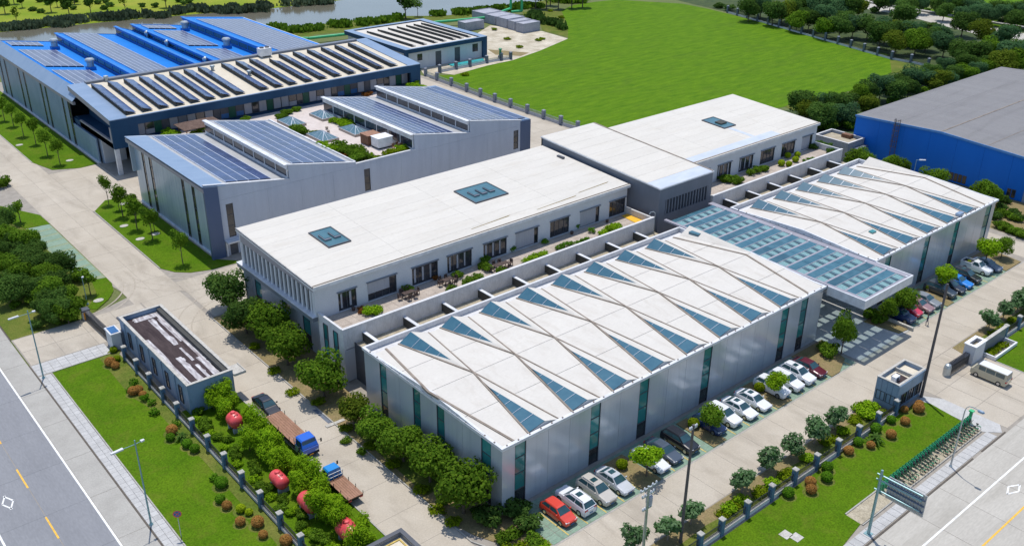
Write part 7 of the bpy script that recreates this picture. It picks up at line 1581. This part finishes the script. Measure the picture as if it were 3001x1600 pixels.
MB().box(hyd[0]-.45, hyd[0]+.45, hyd[1]-.45, hyd[1]+.45, 0, 1.3).build('base', 'pier_dark', t); MB().lathe((hyd[0], hyd[1], 1.3), [(.35, 0), (.3, 1.6), (.5, 1.65), (.5, 1.9), (.2, 2.1)], 10).build('riser', 'green_dock', t)

# ------------------------------------------------------------------ roof garden of the sawtooth hall
def pyramid(label, pts, z, h=.9):
    xs = [p[0] for p in pts]; ys = [p[1] for p in pts]; x0, x1, y0, y1 = min(xs), max(xs), min(ys), max(ys); cx, cy = (x0+x1)/2, (y0+y1)/2
    t = thing('glass_pyramid', label, 'skylight', (cx, cy, z), group='glass pyramids of the roof garden')
    MB().box(x0, x1, y0, y0+.2, z, z+.45).box(x0, x1, y1-.2, y1, z, z+.45).box(x0, x0+.2, y0+.2, y1-.2, z, z+.45).box(x1-.2, x1, y0+.2, y1-.2, z, z+.45).build('kerb', 'terra_floor', t)
    C = [(x0+.1, y0+.1, z+.45), (x1-.1, y0+.1, z+.45), (x1-.1, y1-.1, z+.45), (x0+.1, y1-.1, z+.45)]; r0, r1 = (cx, cy-.6, z+.45+h), (cx, cy+.6, z+.45+h)
    for q in ([C[0], C[1], r0], [C[1], C[2], r1, r0], [C[2], C[3], r1], [C[3], C[0], r0, r1]): m = MB(); m.face(q); m.build('pane', 'pyramid_glass', t)
    m = MB()
    for a, b_ in ((C[0], r0), (C[1], r0), (C[2], r1), (C[3], r1), (r0, r1), (C[0], C[1]), (C[1], C[2]), (C[2], C[3]), (C[3], C[0])): m.tube(a, b_, .045, n=4)
    for u in (.33, .66): m.tube(lerp(C[0], C[3], u), lerp(r0, r1, u), .03, n=4); m.tube(lerp(C[1], C[2], u), lerp(r0, r1, u), .03, n=4); m.tube(lerp(C[0], C[1], u), r0, .03, n=4); m.tube(lerp(C[3], C[2], u), r1, .03, n=4)
    m.build('glazing_bar', 'solar_frame', t)
pyramid('low glass pyramid at the back of the roof garden against the clerestory', [(88.4, 159.8), (91.5, 165.0)], 9.5)
pyramid('low glass pyramid in front of the lime plants by the brown shed', [(88.1, 147.6), (91.4, 153.4)], 9.5)
pyramid('low glass pyramid at the back beside the white coping', [(81.4, 159.6), (84.8, 165.0)], 9.5)
pyramid('low glass pyramid beside the white coping nearer the front', [(81.5, 148.0), (85.0, 154.0)], 9.5)
t = thing('garden_shed', 'small brown timber shed on the roof garden', 'shed', (88.7, 142.9, 9.5))
for k in range(8): piece('plank', 'brown_wood', t, 87.2, 87.28, 141.7+k*.32, 142.0+k*.32, 9.5, 11.3)
MB().box(87.28, 89.9, 141.72, 144.2, 9.5, 11.28).build('walls', 'brown_wood', t); MB().box(87.1, 90.0, 141.6, 144.3, 11.3, 11.4).build('roof', 'bed_wood', t)
t = thing('white_cabin', 'white boxy cabin beside the brown shed on the roof garden', 'cabin', (89.1, 140.2, 9.5))
MB().box(87.6, 90.6, 138.9, 141.3, 9.75, 11.4).build('body', 'white_paint', t); MB().box(87.5, 90.7, 138.8, 141.4, 11.4, 11.5).build('roof', 'white_paint', t); MB().box(87.7, 90.5, 139.0, 141.2, 9.5, 9.75).build('plinth', 'black', t)
t = thing('garden_seat_set', 'brown garden seats clustered at the front right of the roof garden', 'seats', (90.6, 137.4, 9.5))
for k, (x, y) in enumerate([(90.0, 137.6), (91.0, 137.9), (90.6, 136.8), (91.2, 136.9)]):
    MB().box(x-.3, x+.3, y-.3, y+.3, 9.85, 9.95).box(x-.3, x-.22, y-.3, y-.22, 9.5, 9.85).box(x+.22, x+.3, y+.22, y+.3, 9.5, 9.85).box(x+.22, x+.3, y-.3, y-.22, 9.5, 9.85).box(x-.3, x-.22, y+.22, y+.3, 9.5, 9.85).box(x-.3, x+.3, y+.25, y+.3, 9.95, 10.5).build('chair', 'brown_wood' if k % 2 else 'bed_wood', t)
for k, (x, y) in enumerate([(85.6, 152.9), (85.8, 141.2), (83.5, 137.4), (86.5, 155.0)]):
    m = MB().lathe((x, y, 9.5), [(.22, 0), (.3, .5), (.32, .55), (.24, .55)], 10); tag(m.build('plant_pot', 'terra_floor'), '%s empty clay pot from the back on the pink roof garden path' % ORD[k], 'pot')
# pavilion with a thatched roof on the podium
t = thing('garden_pavilion', 'open garden pavilion with brown thatched roof in front of the navy block', 'pavilion', (70.5, 177, 6.2))
pts = [(66.8, 179.2), (66.8, 174.4), (74.6, 174.4), (74.6, 179.2)]
for (x, y) in ((67.3, 174.9), (74.1, 174.9), (74.1, 178.7), (67.3, 178.7)): MB().tube((x, y, 6.2), (x, y, 8.6), .1, n=6).build('post', 'brown_wood', t)
for q in ([(66.6, 174.2, 8.4), (74.8, 174.2, 8.4), (73.4, 176.8, 9.3), (68.0, 176.8, 9.3)], [(74.8, 179.4, 8.4), (66.6, 179.4, 8.4), (68.0, 176.8, 9.3), (73.4, 176.8, 9.3)], [(74.8, 174.2, 8.4), (74.8, 179.4, 8.4), (73.4, 176.8, 9.3)], [(66.6, 179.4, 8.4), (66.6, 174.2, 8.4), (68.0, 176.8, 9.3)]): slab3('thatch', 'thatch', t, q, .12)
# ------------------------------------------------------------------ terrace furniture of the long building
def table_set(label, x, y, z=6.4, n=4, long=1.6):
    t = thing('terrace_table', label, 'table', (x, y, z))
    for j in range(4): piece('table_board', 'dark_timber', t, x-long/2, x+long/2, y-.42+j*.21, y-.42+j*.21+.19, z+.7, z+.75)
    for sx in (-1, 1):
        for sy in (-1, 1): piece('leg', 'dark_timber', t, x+sx*(long/2-.12)-.04, x+sx*(long/2-.12)+.04, y+sy*.3-.04, y+sy*.3+.04, z, z+.7)
    return t
def chair(label, x, y, rz, z=6.4, grp='dark chairs on the long terrace', m='dark_timber'):
    t = thing('garden_chair', label, 'chair', (x, y, z), rz, grp)
    for nm, b_ in (('seat', (-.26, .26, -.26, .26, .42, .48)), ('backrest', (-.26, .26, .22, .28, .48, .95)), ('armrest', (-.3, -.24, -.24, .26, .62, .68)), ('armrest', (.24, .3, -.24, .26, .62, .68))): link(nm, MB().box(*b_).mesh(nm, m), t)
    for sx in (-.24, .24):
        for sy in (-.24, .24): link('leg', MB().box(sx-.03, sx+.03, sy-.03, sy+.03, 0, .42).mesh('leg', m), t)
k = 0
for ti, (px, py, L) in enumerate(((62.6, 93.9, 1.7), (68.9, 93.7, 1.5), (77.6, 92.8, 2.4))):
    table_set('%s dark terrace table from the near end of the long terrace' % ORD[ti], px, py, long=L)
    for dx, dy, rz in ((-.5, -.85, math.pi), (.5, -.85, math.pi), (-.5, .85, 0), (.5, .85, 0), (-L/2-.5, 0, math.pi/2), (L/2+.5, 0, -math.pi/2)):
        chair('%s dark chair around the terrace tables, counted from the near end' % ORD[k], px+dx, py+dy, rz+random.uniform(-.3, .3)); k += 1
for k, (x, y, L) in enumerate(((71.3, 91.2, 3.2), (82.3, 91.1, 3.8), (97.2, 91.1, 3.4), (91.0, 90.75, 4.6))):
    t = thing('planter', '%s long grey planter from the near end against the terrace parapet' % ['first', 'second', 'fourth', 'third'][k], 'planter', (x, y, 6.4))
    MB().box(x-L/2, x+L/2, y-.35, y+.35, 6.4, 6.8).build('trough', 'old_concrete', t); MB().box(x-L/2+.06, x+L/2-.06, y-.29, y+.29, 6.8, 6.83).build('earth', 'soil', t)
ym_ = tag(MB().prism([(104.63,95.33), (106.53,95.37), (106.65,91.72), (104.19,91.3)], 6.42, 6.47).build('yellow_mat', 'yellow_mat'), 'yellow mat spread at the far end of the long terrace', 'mat')
for k, (x, y) in enumerate(((55.0, 95.3), (93.6, 95.2), (101.0, 95.0))): tag(MB().lathe((x, y, 6.4), [(.2, 0), (.28, .45), (.22, .45)], 10).build('plant_pot', 'dark_timber'), '%s dark pot from the near end by the terrace windows' % ORD[k], 'pot')
vs_ = thing('vent_stack', 'bent grey vent pipe at the far corner of the long terrace', 'vent', (105.6, 89.3, 5.1))
MB().path([(105.6, 89.3, 5.1), (105.6, 89.3, 8.6), (105.3, 89.4, 8.9), (104.7, 89.5, 8.9), (104.5, 89.5, 8.6)], .07, 6).build('pipe', 'steel', vs_)
# ------------------------------------------------------------------ by the entrance
for k, (a, c, h) in enumerate((((117.6, 56.1), (117.6, 51.6), .5), ((119.5, 57.0), (121.2, 54.9), .45))):
    d_ = Vector((c[0]-a[0], c[1]-a[1])).normalized(); n_ = Vector((-d_.y, d_.x))*.2; A_, C_ = Vector(a), Vector(c)
    tag(MB().prism([tuple(A_-n_), tuple(C_-n_), tuple(C_+n_), tuple(A_+n_)], 0, h).build('low_wall', 'cap'), ['low pale ramp wall along the edge of the canopy shade', 'short low stone wall in the planting beside the canopy shade'][k], 'wall')
tag(MB().prism([(43.93,87.48), (45.54,86.78), (45.13,83.74), (43.95,83.82)], .018, .03).build('drain_cover', 'pier_dark'), 'dark rectangular metal plate set in the left drive near the trees', 'plate')
tag(MB().prism([(43.36,83.58), (45.77,83.52), (45.8,83.05), (43.39,83.12)], .02, .12).build('kerb_stone', 'cap'), 'pale stone kerb at the gap between the tree beds', 'kerb')
# ------------------------------------------------------------------ the person on the drive
pe = thing('person', 'person in dark clothes walking on the front drive near the crimson car', 'person', (120.6, 51.2, .02), R(200))
J = [((0, 0, .95), .13), ((0, 0, 1.15), .14), ((0, 0, 1.38), .16), ((0, 0, 1.5), .06), ((0, -.01, 1.62), .095), ((0, -.01, 1.70), .09), ((.1, 0, .9), .09), ((.11, -.12, .5), .065), ((.1, -.06, .1), .045), ((.1, -.2, .04), .04),
     ((-.1, 0, .9), .09), ((-.11, .1, .5), .065), ((-.1, .24, .12), .045), ((-.1, .12, .04), .04), ((.19, 0, 1.4), .06), ((.24, .08, 1.12), .045), ((.23, -.04, .88), .035), ((.22, -.08, .8), .03), ((-.19, 0, 1.4), .06), ((-.24, -.08, 1.12), .045), ((-.23, -.16, .9), .035), ((-.22, -.2, .82), .03)]
E_ = [(0, 1), (1, 2), (2, 3), (3, 4), (4, 5), (0, 6), (6, 7), (7, 8), (8, 9), (0, 10), (10, 11), (11, 12), (12, 13), (2, 14), (14, 15), (15, 16), (16, 17), (2, 18), (18, 19), (19, 20), (20, 21)]
me = bpy.data.meshes.new('person_body'); me.from_pydata([j[0] for j in J], E_, []); me.materials.append(M['shirt'])
po = link('body', me, pe); sm = po.modifiers.new('skin', 'SKIN'); ss = po.modifiers.new('sub', 'SUBSURF'); ss.levels = 1; ss.render_levels = 1
for sv_, j in zip(me.skin_vertices[0].data, J): sv_.radius = (j[1], j[1])
me.skin_vertices[0].data[0].use_root = True
MB().lathe((0, -.03, 1.5), [(.03, 0), (.07, .03), (.095, .1), (.1, .17), (.085, .24), (.03, .28)], 10).build('face', 'skin', None).location = (0, 0, 0)
fo = bpy.data.objects['face']; fo.parent = pe; fo.location = (0, -.03, 1.5)
ho = MB().lathe((0, 0, 0), [(.103, 0), (.112, .06), (.1, .13), (.04, .17)], 10).build('hair', 'black', None); ho.parent = pe; ho.location = (0, .0, 1.64)
